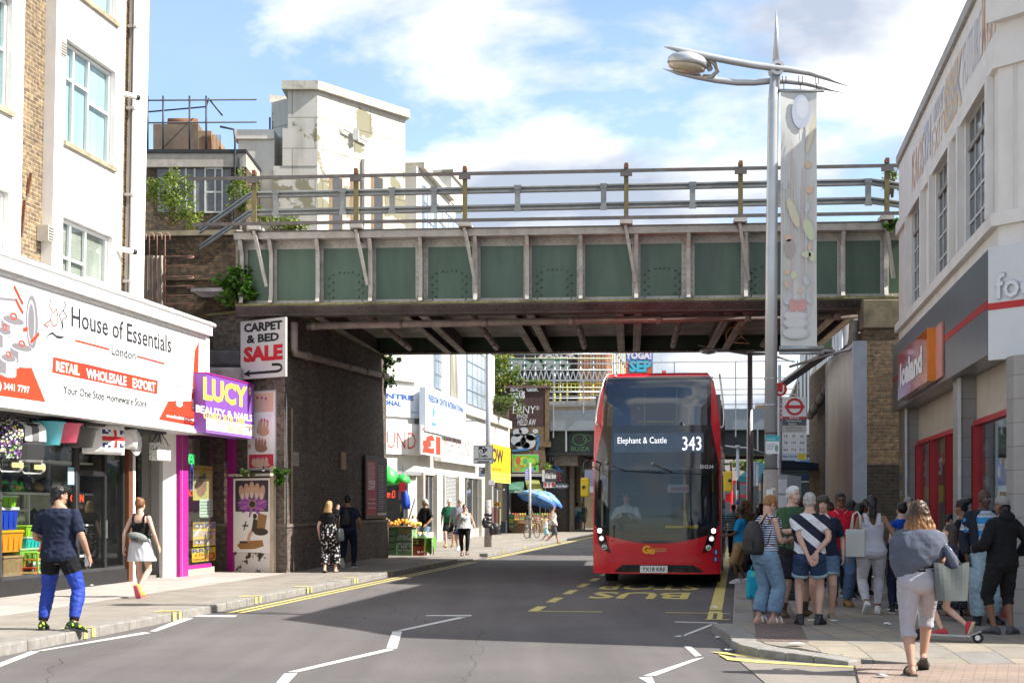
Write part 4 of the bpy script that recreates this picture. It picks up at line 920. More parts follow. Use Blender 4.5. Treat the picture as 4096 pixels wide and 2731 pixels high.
for k in range(6):
 x=1.15+2.55*k
 for dx in(-.22,.22):
  m=MB();m.box(x+dx-.012,x+dx+.012,.1,DY-.1,6.18,6.59,SOFF);m.box(x+dx-.10,x+dx+.10,.1,DY-.26,6.15,6.178,SOFFL)
  y=.4
  while y<DY-.4:rivet(m,x+dx-.06,y,6.15,SOFFL,.024);rivet(m,x+dx+.06,y+.1,6.15,SOFFL,.024);y+=.26
  m.build('cross_girder',br)
for k in range(5):
 x=2.42+2.55*k;m=MB();m.tube([(x,.6,6.32),(x,DY-.8,6.25)],.085,PIPE,10)
 for j in range(7):m.cyl((x,.9+1.2*j,6.32-.01*j),(x,1.05+1.2*j,6.32-.01*j),.10,PIPE,n=10)
 m.build('soffit_pipe',br)
m=MB();zp_=5.83;a,_=BW.loc(1215,1270);m.tube([(a-.1,.75,zp_),(14.3,.75,zp_+.12)],.085,PIPE,10)
for k in range(7):m.cyl((a+2*k,.75,zp_+.017*k),(a+2*k+.14,.75,zp_+.017*k),.10,PIPE,n=10)
m.build('gutter_pipe',br)
CA,CB_=(-5.18,32.38),(-3.84,43.5)
ab=Zd('bridge_abutment','sooty brick abutment and pier carrying the left end of the bridge','abutment',(CA[0],CA[1],0),Z0=False)
o_=lambda p:(p[0]-CA[0],p[1]-CA[1])
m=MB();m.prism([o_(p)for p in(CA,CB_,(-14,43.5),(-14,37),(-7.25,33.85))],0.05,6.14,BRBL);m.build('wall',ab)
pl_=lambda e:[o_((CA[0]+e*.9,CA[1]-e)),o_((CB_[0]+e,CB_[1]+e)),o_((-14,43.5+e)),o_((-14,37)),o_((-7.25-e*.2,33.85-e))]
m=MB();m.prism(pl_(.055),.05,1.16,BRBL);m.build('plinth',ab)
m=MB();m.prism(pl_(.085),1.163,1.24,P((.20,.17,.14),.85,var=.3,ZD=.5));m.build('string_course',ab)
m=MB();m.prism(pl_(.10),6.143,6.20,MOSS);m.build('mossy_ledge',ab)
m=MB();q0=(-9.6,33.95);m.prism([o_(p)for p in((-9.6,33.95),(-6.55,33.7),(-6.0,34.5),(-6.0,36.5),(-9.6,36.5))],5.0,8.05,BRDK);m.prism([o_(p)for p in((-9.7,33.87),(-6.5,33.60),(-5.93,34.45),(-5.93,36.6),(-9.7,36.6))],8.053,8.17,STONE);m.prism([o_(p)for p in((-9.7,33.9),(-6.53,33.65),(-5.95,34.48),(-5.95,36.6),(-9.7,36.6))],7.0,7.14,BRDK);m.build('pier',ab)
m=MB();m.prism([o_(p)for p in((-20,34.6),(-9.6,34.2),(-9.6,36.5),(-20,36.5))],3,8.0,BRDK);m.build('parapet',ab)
SP=Wl((-7.25,33.85),CA)
sp_thing=lambda name,lab,cat,a,z,off:Zd(name,lab,cat,(*SP.at(a,off),z),SP.rz,Z0=False)
f0=Fr((0,0,0),(1,0,0))
def Zf(name,lab,cat,x0,y0,x1,y1,off=.05,th=.04,mat=None,W_=SP):
 a0,zt_=W_.loc(x0,(y0));a1,_=W_.loc(x1,y0);_,zb0=W_.loc((x0+x1)/2,y1);_,zt_=W_.loc((x0+x1)/2,y0)
 r=Zd(name,lab,cat,(*W_.at(a0,off),zb0),W_.rz,Z0=False);w,h=a1-a0,zt_-zb0
 m=MB();m.box(0,w,0.0,th,0,h,mat or SWH);m.build('board',r);return r,w,h
r,w,h=Zf('carpet_sign','white carpet and bed sale sign with a hooked black arrow on the abutment','sign',990,1281,1170,1514,.22,.05,P((.62,.62,.60),.5,var=.03))
m=MB();BLK=fl((.01,.01,.012));SALE=fl((.55,.012,.02))
m.text(f0,"CARPET",w*.08,h*.80,w*.93,h*.955,BLK,.004,.05);m.text(f0,"& BED",w*.14,h*.61,w*.86,h*.755,BLK,.004,.045);m.text(f0,"SALE",w*.07,h*.285,w*.94,h*.555,SALE,.004,.06)
m.fline(f0,[(w*.18,h*.095),(w*.80,h*.095)],h*.045,BLK,.004);m.Z4(f0,[(w*.07,h*.09),(w*.22,h*.03),(w*.19,h*.09),(w*.22,h*.16)],BLK,.0042)
m.fline(f0,[(w*(.80+.12*math.sin(q)),h*(.155-.06*math.cos(q)))for q in[math.pi*k/10 for k in range(11)]]+[(w*.70,h*.215)],h*.045,BLK,.005);m.build('lettering',r)
r,w,h=Zf('nail_poster','tall framed nail salon poster of hands above the plant ledge','poster',992,1562,1106,1880,.02,.02,P((.5,.5,.5),.4))
m=MB();m.Z3(f0,.03,.04,w-.03,h-.04,SWH,.004);Ze(m,f0,.03,h*.73,w*.92,h*.97,.006,(.75,.5,.35),51,'hand');Ze(m,f0,w*.3,h*.42,w*.86,h*.70,.006,(.82,.80,.79),52,'hand');Ze(m,f0,w*.2,h*.22,w*.8,h*.46,.0065,(.82,.80,.79),53,'hand');Ze(m,f0,w*.06,h*.03,w*.92,h*.2,.006,(.6,.05,.08),54,'hand')
m.text(f0,"N",.03,h*.60,w*.16,h*.67,SRED,.008,.02);m.text(f0,"S",.03,h*.28,w*.14,h*.33,SRED,.008,.03);m.build('print',r)
r,w,h=Zf('spa_poster','low white poster of a nail flower and a massage chair on the abutment','poster',946,1912,1092,2208,.10,.03)
m=MB();m.Z3(f0,.07,h*.55,w*.96,h*.97,fl((.05,.04,.06)),.004)
cx_,cy_=w*.53,h*.65
for k in range(15):
 q=2*math.pi*k/15;m.fell(f0,cx_+math.cos(q)*w*.22,cy_+math.sin(q)*h*.06,w*.2,h*.025,fl(((.30,.06,.36),(.42,.14,.48))[k%2]),.005+k*2e-4,10,math.atan2(math.sin(q)*.3,math.cos(q)))
m.fell(f0,cx_,cy_,w*.11,h*.055,fl((.02,.015,.03)),.009,18);m.fell(f0,cx_,cy_,w*.11,h*.055,fl((.35,.25,.05)),.0095,18,0,.25)
for k in range(5):m.fell(f0,w*(.24+.14*k),h*(.86-.025*abs(k-2)),w*.075,h*.10,fl((.62,.38,.29)),.010+k*2e-4,12,.25-.12*k);m.fell(f0,w*(.26+.13*k),h*(.775-.01*abs(k-2)),w*.05,h*.045,fl((.72,.55,.52)),.0115+k*2e-4,10)
chr_=fl((.33,.17,.06));chd=fl((.05,.035,.03))
m.Z4(f0,[(w*.70,h*.53),(w*.93,h*.50),(w*.86,h*.30),(w*.62,h*.26),(w*.60,h*.32)],chr_,.005);m.fell(f0,w*.76,h*.28,w*.20,h*.05,chd,.006,14);m.Z4(f0,[(w*.10,h*.10),(w*.30,h*.15),(w*.80,h*.17),(w*.84,h*.09),(w*.6,h*.05),(w*.2,h*.04)],chr_,.005)
m.Z4(f0,[(w*.56,h*.46),(w*.66,h*.44),(w*.66,h*.28),(w*.5,h*.28)],chd,.0065);m.fell(f0,w*.60,h*.49,w*.055,h*.035,fl((.03,.02,.02)),.0075,12);m.fline(f0,[(w*.52,h*.29),(w*.44,h*.22),(w*.42,h*.14)],w*.07,fl((.55,.36,.27)),.0075);m.fline(f0,[(w*.26,h*.36),(w*.42,h*.36)],h*.02,chd,.006);m.fline(f0,[(w*.30,h*.30),(w*.36,h*.42)],h*.02,chd,.0065);m.fline(f0,[(w*.18,h*.135),(w*.42,h*.14)],h*.03,chd,.0065)
m.build('print',r)
a0,_=SP.loc(946,2290);a1,_=SP.loc(1089,2290);r=Zd('plaster_panel','flaking white plaster panel at the pavement under the spa poster','wall panel',(*SP.at(a0,.06),PZ),SP.rz,Z0=False)
m=MB();pw_,mt_=nodes('flaking_plaster');v=vec(mt_);c,hh=Z1(mt_,v,(.05,.04,.035),(.74,.73,.70),3.2,8,.44,.47,.6);Zl(mt_,c,.85,0,hh,.4,.02);m.box(0,a1-a0,0,.04,0,.50,pw_);m.build('plaster',r)
a0,z0=SP.loc(1094,2291);a1,z1=SP.loc(1109,1890);r=Zd('timber_post','pale peeling timber post at the corner of the abutment','post',(*SP.at(a0,.12),PZ),SP.rz,Z0=False);m=MB();m.box(0,a1-a0,0,.09,0,z1-PZ+.15,P((.55,.47,.35),.85,var=.25,scale=4,ZE=(4,4,.5),ZD=.4,name='peeling_wood'));m.build('timber',r,bevel=.008)
a0,z0=SP.loc(944,1906);a1,z1=SP.loc(1110,1890);r=Zd('poster_ledge','white ledge with weeds between the two nail posters','ledge',(*SP.at(a0,.24),z0),SP.rz,Z0=False);m=MB();m.box(0,a1-a0,0,.26,0,.06,P((.5,.47,.40),.9,ZD=.6));m.build('slab',r)
m=MB();m.lathe([(.03,0),(.03,.10),(.012,.14),(.012,.18)],((a1-a0)*.80,.06,.06),P((.05,.03,.02),.2),10);m.cyl(((a1-a0)*.80,.06,.11),((a1-a0)*.80,.06,.15),.031,SWH,n=10)
p_=SP.at(a0,.24);solo(m,'bottle','small brown bottle standing among the weeds on the poster ledge','bottle',(p_[0],p_[1],z0),SP.rz,Z0=False)
AW=Wl(CA,CB_)
r,w,h=Zf('event_posters','dark framed pair of event posters on the wall under the bridge','poster',1449,1826,1535,2072,.10,.05,P((.02,.02,.022),.4),AW)
m=MB();RP=fl((.42,.03,.05));m.Z3(f0,w*.05,h*.05,w*.49,h*.93,RP,.004);m.Z3(f0,w*.53,h*.05,w*.96,h*.93,fl((.045,.03,.035)),.004);m.Z3(f0,w*.53,h*.05,w*.96,h*.09,fl((.5,.48,.48)),.005)
for k in range(26):m.Z3(f0,w*.53+.03,h*(.13+.029*k),w*(.80+.12*((k*7)%3)/3),h*(.142+.029*k),fl((.28,.22,.23)),.006)
for k in range(14):m.Z3(f0,w*.08,h*(.62+.02*k),w*(.36+.08*((k*5)%3)/3),h*(.629+.02*k),fl((.62,.42,.42)),.006)
m.text(f0,"FIELD",w*.12,h*.545,w*.42,h*.61,SWH,.006,.03);m.text(f0,"DAY",w*.12,h*.46,w*.42,h*.535,SWH,.006,.03)
for k,t_ in enumerate(("1 & 2 JUNE","BROCKWELL PARK","BRIXTON")):m.text(f0,t_,w*.10,h*(.30-.07*k),w*.42,h*(.32-.07*k),SWH,.006,.02)
m.build('print',r)
r,w,h=Zf('wall_notice','small pale notice on the abutment beside the weeds','notice',1166,1808,1190,1862,.03,.01,fl((.42,.40,.36)),AW);m=MB()
for k in range(6):m.Z3(f0,w*.1,h*(.15+.12*k),w*.9,h*(.19+.12*k),Zr,.004)
m.build('lettering',r)
r,w,h=Zf('wall_box','narrow tan electrical cover on the wall above the walking couple','box',1360,1808,1378,1878,.05,.04,fl((.36,.22,.11)),AW)
m=MB();a0,z0=AW.loc(1200,1345);m0=[AW.at(.25,.16),AW.at(.25,.16),AW.at(.32,.16),AW.at(10.6,.16)]
p=[(*m0[0],5.85),(*m0[1],5.25),(*m0[2],5.15),(*m0[3],AW.loc(1540,1505)[1]-.05)];m.tube(p,.085,PIPE,10)
for k in range(5):a,b_=Vector(p[2]).lerp(Vector(p[3]),.1+.2*k),Vector(p[2]).lerp(Vector(p[3]),.115+.2*k);m.cyl(a,b_,.105,PIPE,n=10)
m.tube([(*AW.at(-.02,.05),.2),(*AW.at(-.02,.05),4.2)],.02,Zr,6);m.tube([(*AW.at(.5,.03),.2),(*AW.at(.5,.03),3.9)],.03,P((.3,.22,.15),.8),6)
solo(m,'drain_pipe','sloping lagged drain pipe along the left abutment under the bridge','pipe',(0,0,0),Z0=False)
A_=px(541,1230,33.0);B_=px(668,1230,33.2);r=Zd('corrugated_sheet','rusty corrugated sheet fixed between the white building and the brick pier','sheet',(A_.x,A_.y,4.9),Z0=False);m=MB();n=26;w=B_.x-A_.x;CG=P((.42,.37,.31),.6,.3,var=.2,scale=2,ZD=.7,dcol=(.16,.08,.04),name='corrugated_iron');H2=px(600,1022,33).z-4.9
vs=[(w*k/n,.05*math.sin(k*math.pi*.5),z)for z in(0,H2)for k in range(n+1)];m.add(vs,[(k,k+1,n+2+k,n+1+k)for k in range(n)],CG,True);m.build('sheet',r)
m=MB()
for z in(.35,.75,1.1):m.box(-.05,w+.05,-.09,-.07,z,z+.035,RUST)
for k in range(5):m.box(w*k/4-.012,w*k/4+.012,-.10,-.091,-.1,H2+.15,RUST)
m.build('bars',r)
C_=px(668,1230,32.9);r=Zd('spiked_guard','rusty anti-climb guard of curled iron bars beside the brick pier','guard',(C_.x,C_.y,4.75),Z0=False);z0=4.75
PK=P((.38,.20,.15),.7,var=.2)
for k,x in enumerate((565,597,628,660)):
 q=px(x,1022,32.9);m=MB();X=q.x-C_.x;z1=px(x,945,32.9).z-z0;zb1=q.z-z0-(1.3 if k==3 else 0)
 m.tube([(X,0,zb1),(X,0,z1)]+[(X+.055*(1-math.cos(a)),0,z1+.075*math.sin(a))for a in[math.pi*j/6 for j in range(1,7)]]+[(X+.11,0,z1-.09)],.014,PK,6);m.build('curled_bar',r)
for k,y in enumerate((1026,1064,1108,1145,1182,1216)):
 z=px(668,y,32.9).z-z0;L=px(772,y,32.9).x-C_.x;m=MB();m.tube([(-.05,0,z),(L,-.02,z+.01),(L+.03,-.05,z-.02),(L,-.10,z-.045),(L-.12,-.11,z-.05)],.013 if k<5 else .02,PK,6);m.build('curled_bar',r)
RA,RB=(7.68,31.0),(8.9,42.6)
BRY2=Zi((.30,.20,.105),(.15,.105,.065),(.20,.175,.14),var=.6,ZD=.55,dcol=(.06,.05,.04),dscale=.7,ms=.011)
rab=Zd('bridge_abutment','weathered brown brick abutment at the right end of the bridge beside the red fronted store','abutment',(*RA,0),Z0=False);o_=lambda p:(p[0]-RA[0],p[1]-RA[1])
m=MB();m.prism([o_(p)for p in(RA,(8.6,30.95),(12,31.5),(12,42.6),RB)],.05,5.5,BRY2);m.build('wall',rab)
m=MB();m.prism([o_(p)for p in((RA[0]-.05,RA[1]-.05),(8.6,30.9),(8.6,31.6),(RA[0]-.0,31.6))],5.503,6.14,P((.16,.135,.09),.9,var=.4,scale=3,bump=.4,ZC=15,ZD=.5,dcol=(.05,.06,.02),name='padstone'));m.build('padstone',rab,bevel=.03)
m=MB();m.prism([o_(p)for p in((RA[0]-.03,RA[1]-.03),(8.6,30.91),(8.6,31),(RA[0]-.02,31.8))],.05,2.55,Zi((.045,.038,.034),(.03,.028,.027),(.055,.05,.045),ZD=.4));m.build('painted_base',rab)
RW=Wl(RA,RB)
m=MB();p=[(*RW.at(.5,-.15),5.75),(*RW.at(.5,-.17),5.35),(*RW.at(1.0,-.18),5.1),(*RW.at(9.5,-.2),4.2)];m.tube(p,.11,P((.27,.24,.21),.7,var=.25,ZD=.3),10)
for k in range(6):a,b_=Vector(p[2]).lerp(Vector(p[3]),.08+.16*k),Vector(p[2]).lerp(Vector(p[3]),.10+.16*k);m.cyl(a,b_,.13,PIPE,n=10)
solo(m,'drain_pipe','fat grey drain pipe sloping along the right abutment under the bridge','pipe',(0,0,0),Z0=False)
BBW=Wl((7.68-.28,32.6),(8.55-.25,43))
p0,q0=BBW.loc(3432,1480)[0],BBW.loc(3326,1600)[0]
r=Zd('billboard','blank brushed silver billboard on the wall under the bridge','billboard',(*BBW.at(p0),1.2),BBW.rz,Z0=False);w=q0-p0
m,nt=nodes('brushed_metal');v=vec(nt,'Object',(.6,1,.35));c,hh=Z1(nt,v,(.34,.30,.28),(.52,.49,.47),2.2,7);
Zl(nt,c,.42,.55,hh,.1,.01);SILV=m
m=MB();m.box(0,w,0,.1,0,3.7,SILV);m.build('panel',r);m=MB();FRM=P((.46,.50,.55),.4,.5)
m.box(-.12,-.003,-.16,.12,-.1,3.82,FRM);m.box(w+.003,w+.12,-.05,.12,-.1,3.75,FRM);m.box(0,w,-.05,.1,3.703,3.8,FRM);m.build('frame',r)
m=MB();m.tube([(*BBW.at(p0+.2,-.1),4.9),(*BBW.at(p0+4.5,-.9),4.95)],.03,Zn,6);m.bar((*BBW.at(p0+2.4,-.25),5.1),(*BBW.at(p0+7.0,-.95),4.65),.25,.06,Zn)
solo(m,'billboard_lamp','long grey lamp arm leaning out above the silver billboard','lamp',(0,0,0),Z0=False)
WREN2=Zg((.56,.54,.49),.75,.6,(.26,.24,.18),peel=1);WREN3=Zg((.66,.64,.58),.45,.8,(.40,.37,.30))
BRN=P((.22,.12,.05),.6);CRT=P((.10,.13,.17),.4)
SKYG=ZI((.55,.62,.68),.45,name='window_glass')
Ws=Wl(wxy(-12.9,55.6),wxy(-12.9,90));wc=Vector(wxy(-12.9,55.9));wl=Vector((-7.25,53.0))
cb_=Zd('corner_building','flaking white corner building with a stepped tower beyond the bridge','building',(wc.x,wc.y,0),0,Z0=False)
o_=lambda p:(p[0]-wc.x,p[1]-wc.y)
sdir=Vector((sA,cA));ndir=Vector((cA,-sA));spl=(wc-wl).normalized();Ls=(wc-wl).length
def wpt(u,t):return o_(wxy(u,t))
E1=66.6;tE1=ts(*Ws.at(Ws.loc(1846,700)[0]))[1]
m=MB()
bk=wpt(-24,58)
m.prism([o_(wc),wpt(-12.9,tE1),wpt(-24,tE1),(-12,-2.4),o_(wl)][:5],2.95,12.6,WREN3)
En=wl+spl*(Ls*.90);inn=Vector((-spl.y,spl.x));m.prism([o_(En),o_(En+inn*2.5),o_(wl+inn*2.5),o_(wl)],12.603,17.1,WREN2)
m.prism([wpt(-12.9,56.3),wpt(-12.9,tE1-1.5),wpt(-15.5,tE1-1.5),wpt(-15.5,56.3)],12.603,15.4,WREN3)
m.prism([wpt(-12.85,tE1-2.6),wpt(-12.85,tE1),wpt(-16,tE1),wpt(-16,tE1-2.6)],15.403,16.6,WREN3)
m.prism([wpt(-12.75,tE1-2.7),wpt(-12.75,tE1+.1),wpt(-16,tE1+.1),wpt(-16,tE1-2.7)],16.603,16.85,WREN2)
m.build('wall',cb_)
m=MB();sq=1.9
w0=wl+Vector((-1.65,-.0));m.prism([o_(wl+Vector((0,.003))),o_(wl+Vector((0,2))),o_(w0+Vector((0,2))),o_(w0+Vector((0,.003)))],8,14.3,WREN2)
w1=wl+Vector((-3.0,.25));m.prism([o_(w0+Vector((0,.25))),o_(w0+Vector((0,3))),o_(w1+Vector((0,3))),o_(w1)],8,15.35,WREN3)
m.prism([o_(w0+Vector((0,.15))),o_(w0+Vector((0,3.1))),o_(w1+Vector((-.15,3.1))),o_(w1+Vector((-.15,-.1)))],15.353,15.7,WREN3)
m.prism([o_(wl+Vector((.003,-.02))),o_(wl+Vector((0,1.9))),o_(wl+Vector((-1.3,1.9))),o_(wl+Vector((-1.3,-.02)))],14.3,15.7,WREN2);m.prism([o_(wl+Vector((.003,-.02))),o_(wl+Vector((0,1.9))),o_(wl+Vector((-1.1,1.9))),o_(wl+Vector((-1.1,-.02)))],15.703,17.1,WREN2)
m.build('tower',cb_)
m=MB();e=.22;CP=P((.50,.47,.40),.85,var=.2,scale=3,ZD=.75,dcol=(.12,.11,.07),name='stained_coping')
A_=wl+Vector((-1.3,-e));m.prism([o_(A_),o_(wl+Vector((.05,-e))),o_(En-inn*e+spl*.05),o_(En+inn*.25+spl*.3),o_(En+inn*2.6),o_(wl+inn*2.6),o_(wl+Vector((-1.3,1.9)))],17.103,17.42,CP)
m.prism([wpt(-12.65,56.6),wpt(-12.65,tE1-2.75),wpt(-14,tE1-2.75),wpt(-14,56.6)],15.403,15.62,CP);m.build('coping',cb_)
SPL=Wl(wl,wc);fS=Fr((o_(wl)[0],o_(wl)[1],0),(spl.x,spl.y,0))
def spq(x,y):return SPL.loc(x,y)
m=MB();g=MB()
for x0,x1 in((1325,1368),(1409,1430),(1492,1530)):
 a0,a1=spq(x0,800)[0],spq(x1,800)[0];z1=spq(x0,700)[1];m.Z3(fS,a0-.12,6,a1+.1,z1,P((.42,.36,.26),.8),.012);m.Z3(fS,a0-.1,6,a0+.02,z1,BRN,.02);g.Z3(fS,a0+.04,6,a1,z1-.05,Zr,.016)
m.build('window_reveal',cb_);g.build('pane',cb_)
m=MB()
for a,b_,c_,h in((spq(1450,600)[0],7.5,.18,15.2),):m.box(0,.3,-.18,-.02,7.5,15.0,P((.62,.60,.54),.8,ZD=.4));
m2=Matrix.Translation((*SPL.at(spq(1445,600)[0]),0))@Matrix.Rotation(SPL.rz,4,'Z');m.v=[tuple(m2@Vector(v)-Vector((wc.x,wc.y,0)))for v in m.v];m.build('pilaster',cb_)
m=MB();pos=SPL.at(spq(1425,640)[0],.3);m.lathe([(.0,0),(.13,.1),(.15,.6),(.06,.75),(0,.8)],(pos[0]-wc.x,pos[1]-wc.y,10.6),P((.72,.72,.7),.3),12);m.build('wall_lamp',cb_)
m=MB();a0=spq(1365,400)[0];
for k in range(2):pass
m.bar((*[q-c for q,c in zip(SPL.at(a0,.15),wc)],15.9),(*[q-c for q,c in zip(SPL.at(a0+1.3,.15),wc)],15.7),.05,.05,GREY);m.bar((*[q-c for q,c in zip(SPL.at(a0+.6,.2),wc)],15.6),(*[q-c for q,c in zip(SPL.at(a0+.6,.2),wc)],16.0),.2,.2,P((.6,.6,.58),.5));m.build('floodlight_bar',cb_)
fu=Fr((0,0,0),(sdir.x,sdir.y,0))
def wz(x,y):a,z=Ws.loc(x,y);p=Ws.at(a);return((Vector(p)-wc).dot(sdir),z)
m=MB();g=MB()
def steel_window(x0,x1,z0,z1,cols=4,rows=6):
 a0,a1=wz(x0,1500)[0],wz(x1,1500)[0];w=MB();pn=MB()
 pn.Z3(fu,a0,z0,a1,z1,P((.36,.43,.50),.1,var=.35,scale=.6),.01)
 w.Z3(fu,a0-.35,z0,a0,z1,P((.16,.22,.28),.5),.012)
 for k in range(cols+1):a=lerp(a0,a1,k/cols);w.Z3(fu,a-.035,z0,a+.035,z1,CRT,.02)
 for k in range(rows+1):z=lerp(z0,z1,k/rows);w.Z3(fu,a0,z-.03,a1,z+.03,CRT,.022)
 f=w.build('window_frame',cb_);pn.build('pane',f)
steel_window(1740,1765,6.7,11.6,4,8);steel_window(1868,1945,6.55,9.3,4,4);steel_window(1640+55,1735,12.9,14.9,3,3);steel_window(1745,1835,12.6,14.7,4,3)
m.prism([wpt(-12.7,56.1),wpt(-12.7,79.6),wpt(-13.2,79.6),wpt(-13.2,56.1)],6.02,6.42,WREN3);m.prism([wpt(-12.8,57),wpt(-12.8,tE1),wpt(-13.2,tE1),wpt(-13.2,57)],11.8,12.2,CP)
m.prism([o_(wc+ndir*.2),o_(wc-ndir*.3+sdir*.3),o_(wl+Vector((0,.3))),o_(wl+Vector((.2,-.2)))],6.6,7.05,WREN3);m.build('cornice',cb_)
m=MB();m.prism([wpt(-12.9,tE1+.003),wpt(-12.9,75.0),wpt(-22,75.0),wpt(-22,tE1+.003)],3.0,9.75,WREN3);m.prism([wpt(-12.75,tE1+.2),wpt(-12.75,75.2),wpt(-13.4,75.2),wpt(-13.4,tE1+.2)],9.753,10.0,CP);m.prism([wpt(-12.9,75.003),wpt(-12.9,80),wpt(-22,80),wpt(-22,75.003)],3.6,6.5,WREN3);m.build('rear_wing',cb_)
for u,t,z0,z1 in((-12.8,63.2,6.4,11.8),(-12.8,64.0,6.4,11.8),(-12.8,72.3,6.4,9.7)):m=MB();m.tube([(*wpt(u,t),z0),(*wpt(u,t),z1)],.09,WREN3,8);m.build('downpipe',cb_)
shp=Zd('pound_shop','white fronted discount shop with glass bays and a half closed shutter','shop',(*wxy(-12.9,56.2),PZ),-AA,Z0=False)
ly=lambda t:t-56.2
tz=lambda x,y,u=-12.9:onu(u,x,y)
def zx(x):return ly(tz(x,2100)[0])
for x0,x1 in((1683,1690),(1738,1762),(1768,1772),(1827,1850),(1918,1945)):
 m=MB();m.box(-.3,.12,zx(x0),zx(x1),0,2.9,P((.50,.46,.40),.75,var=.12,ZD=.35));m.build('pillar',shp)
m=MB()
for x0,x1 in((1690,1738),(1850,1918)):
 a0,a1=zx(x0),zx(x1)
 for k in range(4):a=lerp(a0,a1,k/3);m.box(-.16,-.08,a-.05,a+.05,.4,2.9,GREY)
 m.box(-.25,-.05,a0,a1,0,.4,P((.55,.52,.46),.8))
m.build('frame',shp)
m=MB()
for x0,x1 in((1690,1738),(1850,1918)):m.box(-.13,-.12,zx(x0),zx(x1),.4,2.9,GLASS)
m.build('pane',shp)
m=MB();a0,a1=zx(1772),zx(1827);
for k in range(28):z=1.15+k*.0625;m.add([(-.05,a0,z),(-.05,a1,z),(-.02,a1,z+.03),(-.02,a0,z+.03),(-.05,a1,z+.06),(-.05,a0,z+.06)],[(0,1,2,3),(3,2,4,5)],P((.45,.46,.46),.5,.3))
m.build('roller_shutter',shp)
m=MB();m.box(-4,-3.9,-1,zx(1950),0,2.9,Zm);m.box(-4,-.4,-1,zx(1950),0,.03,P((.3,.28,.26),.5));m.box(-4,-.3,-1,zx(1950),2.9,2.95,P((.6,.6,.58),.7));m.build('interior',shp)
gc=[(.7,.08,.05),(.1,.35,.6),(.75,.6,.05),(.1,.5,.2),(.7,.7,.7),(.6,.2,.5)]
for k in range(26):
 m=MB();x=rnd.choice([rnd.uniform(1692,1735),rnd.uniform(1852,1915)]);s=rnd.uniform(.12,.3);m.box(-.15,.15,-s,s,0,s*1.6,fl(rnd.choice(gc)));zz=rnd.choice([.42,.9,1.4,1.9]);p=wxy(-12.9-rnd.uniform(.5,1.0),zx(x)+56.2)
 solo(m,'goods_box','brightly coloured box among the goods in the discount shop window','box',(p[0],p[1],zz),-AA,'goods in the discount shop window',Z0=False)
def Z8(name,lab,x0,y0,x1,y1,u,th,mat,wr,cat='sign'):
 """wr: list of (text, fx0, fz0, fx1, fz1, mat, bold)"""
 a0,a1=onu(u,x0,y0)[0],onu(u,x1,y0)[0];xm=(x0+x1)/2;zt_=onu(u,x0,y0)[1];zb0=onu(u,x0,y1)[1];r=Zd(name,lab,cat,(u,a0,zb0));w,h=a1-a0,zt_-zb0
 m=MB();m.box(-th,0,0,w,0,h,mat);m.build('panel',r);m=MB();f=Fr((0,0,0),(0,1,0))
 for q in wr:
  if q[0]=='|':m.Z3(f,w*q[1],h*q[2],w*q[3],h*q[4],q[5],.004)
  elif q[0]=='o':m.fell(f,w*q[1],h*q[2],w*q[3],h*q[4],q[5],.006)
  else:m.text(f,q[0],w*q[1],h*q[2],w*q[3],h*q[4],q[5],.007,q[6])
 if wr:m.build('lettering',r)
 return r
SGW=P((.82,.81,.79),.45,var=.04);RDT=fl((.58,.06,.03));BLT=fl((.03,.09,.36));BLL=fl((.12,.30,.55))
Z8('shop_fascia','long white fascia with tall thin red lettering over the discount shop',1765,1705,1930,1842,-12.55,.3,SGW,[("MIGHTYPOUND",.06,.28,.66,.72,fl((.55,.12,.10)),-.005)])
Z8('price_sign','red and white any item one pound sign at the fascia corner',1683,1698,1766,1815,-12.42,.06,P((.62,.60,.56),.5,var=.08,ZD=.2),[("ANY ITEM",.04,.81,.96,.92,RDT,.03),("£1",.06,.06,.94,.74,RDT,.07)])
Z8('church_sign','white church centre sign with blue lettering above the discount fascia',1702,1548,1862,1722,-12.35,.25,fl((.66,.74,.84)),[("FREEDOM CENTRE INTERNATIONAL",.06,.70,.94,.86,BLT,.03),("www.freedomcentre.org  Tel 020 7277",.26,.50,.90,.57,BLL,0),("SUNDAY SERVICE 9am WEDNESDAY",.26,.30,.90,.37,fl((.45,.55,.68)),0),('|',.13,.16,.24,.24,BLL),('o',.18,.48,.03,.12,BLL),('o',.20,.63,.012,.03,BLL)])
def Z9(name,lab,Wn,x0,y0,x1,y1,off,th,mat,wr,cat='sign',ymid=None):
 a0,a1=Wn.loc(x0,y0)[0],Wn.loc(x1,y0)[0];zt_=Wn.loc((x0+x1)/2,y0)[1];zb0=Wn.loc((x0+x1)/2,y1)[1]
 r=Zd(name,lab,cat,(*Wn.at(a0,off),zb0),Wn.rz,Z0=False);w,h=a1-a0,zt_-zb0;m=MB();m.box(0,w,0,th,0,h,mat);m.build('panel',r);m=MB()
 for q in wr:
  if q[0]=='|':m.Z3(f0,w*q[1],h*q[2],w*q[3],h*q[4],q[5],.004)
  elif q[0]=='o':m.fell(f0,w*q[1],h*q[2],w*q[3],h*q[4],q[5],.006)
  elif q[0]=='-':m.fline(f0,[(w*a,h*b)for a,b in q[1]],q[2],q[3],.006)
  else:m.text(f0,q[0],w*q[1],h*q[2],w*q[3],h*q[4],q[5],.007,q[6])
 if wr:m.build('lettering',r)
 return r
WN=Wl(wl,wc)
Z9('church_sign','white church centre sign with large blue lettering facing the bridge',WN,1440,1538,1670,1664,.1,.3,fl((.74,.78,.84)),[("CENTRE",.16,.55,.89,.72,BLT,.05),("INTERNATIONAL",-.20,.33,.67,.50,BLT,.05),("SUNDAY 7pm. THURSDAY 9am",.0,.12,.96,.22,BLL,.01),("117-125",.80,.83,.94,.89,BLL,.01)])
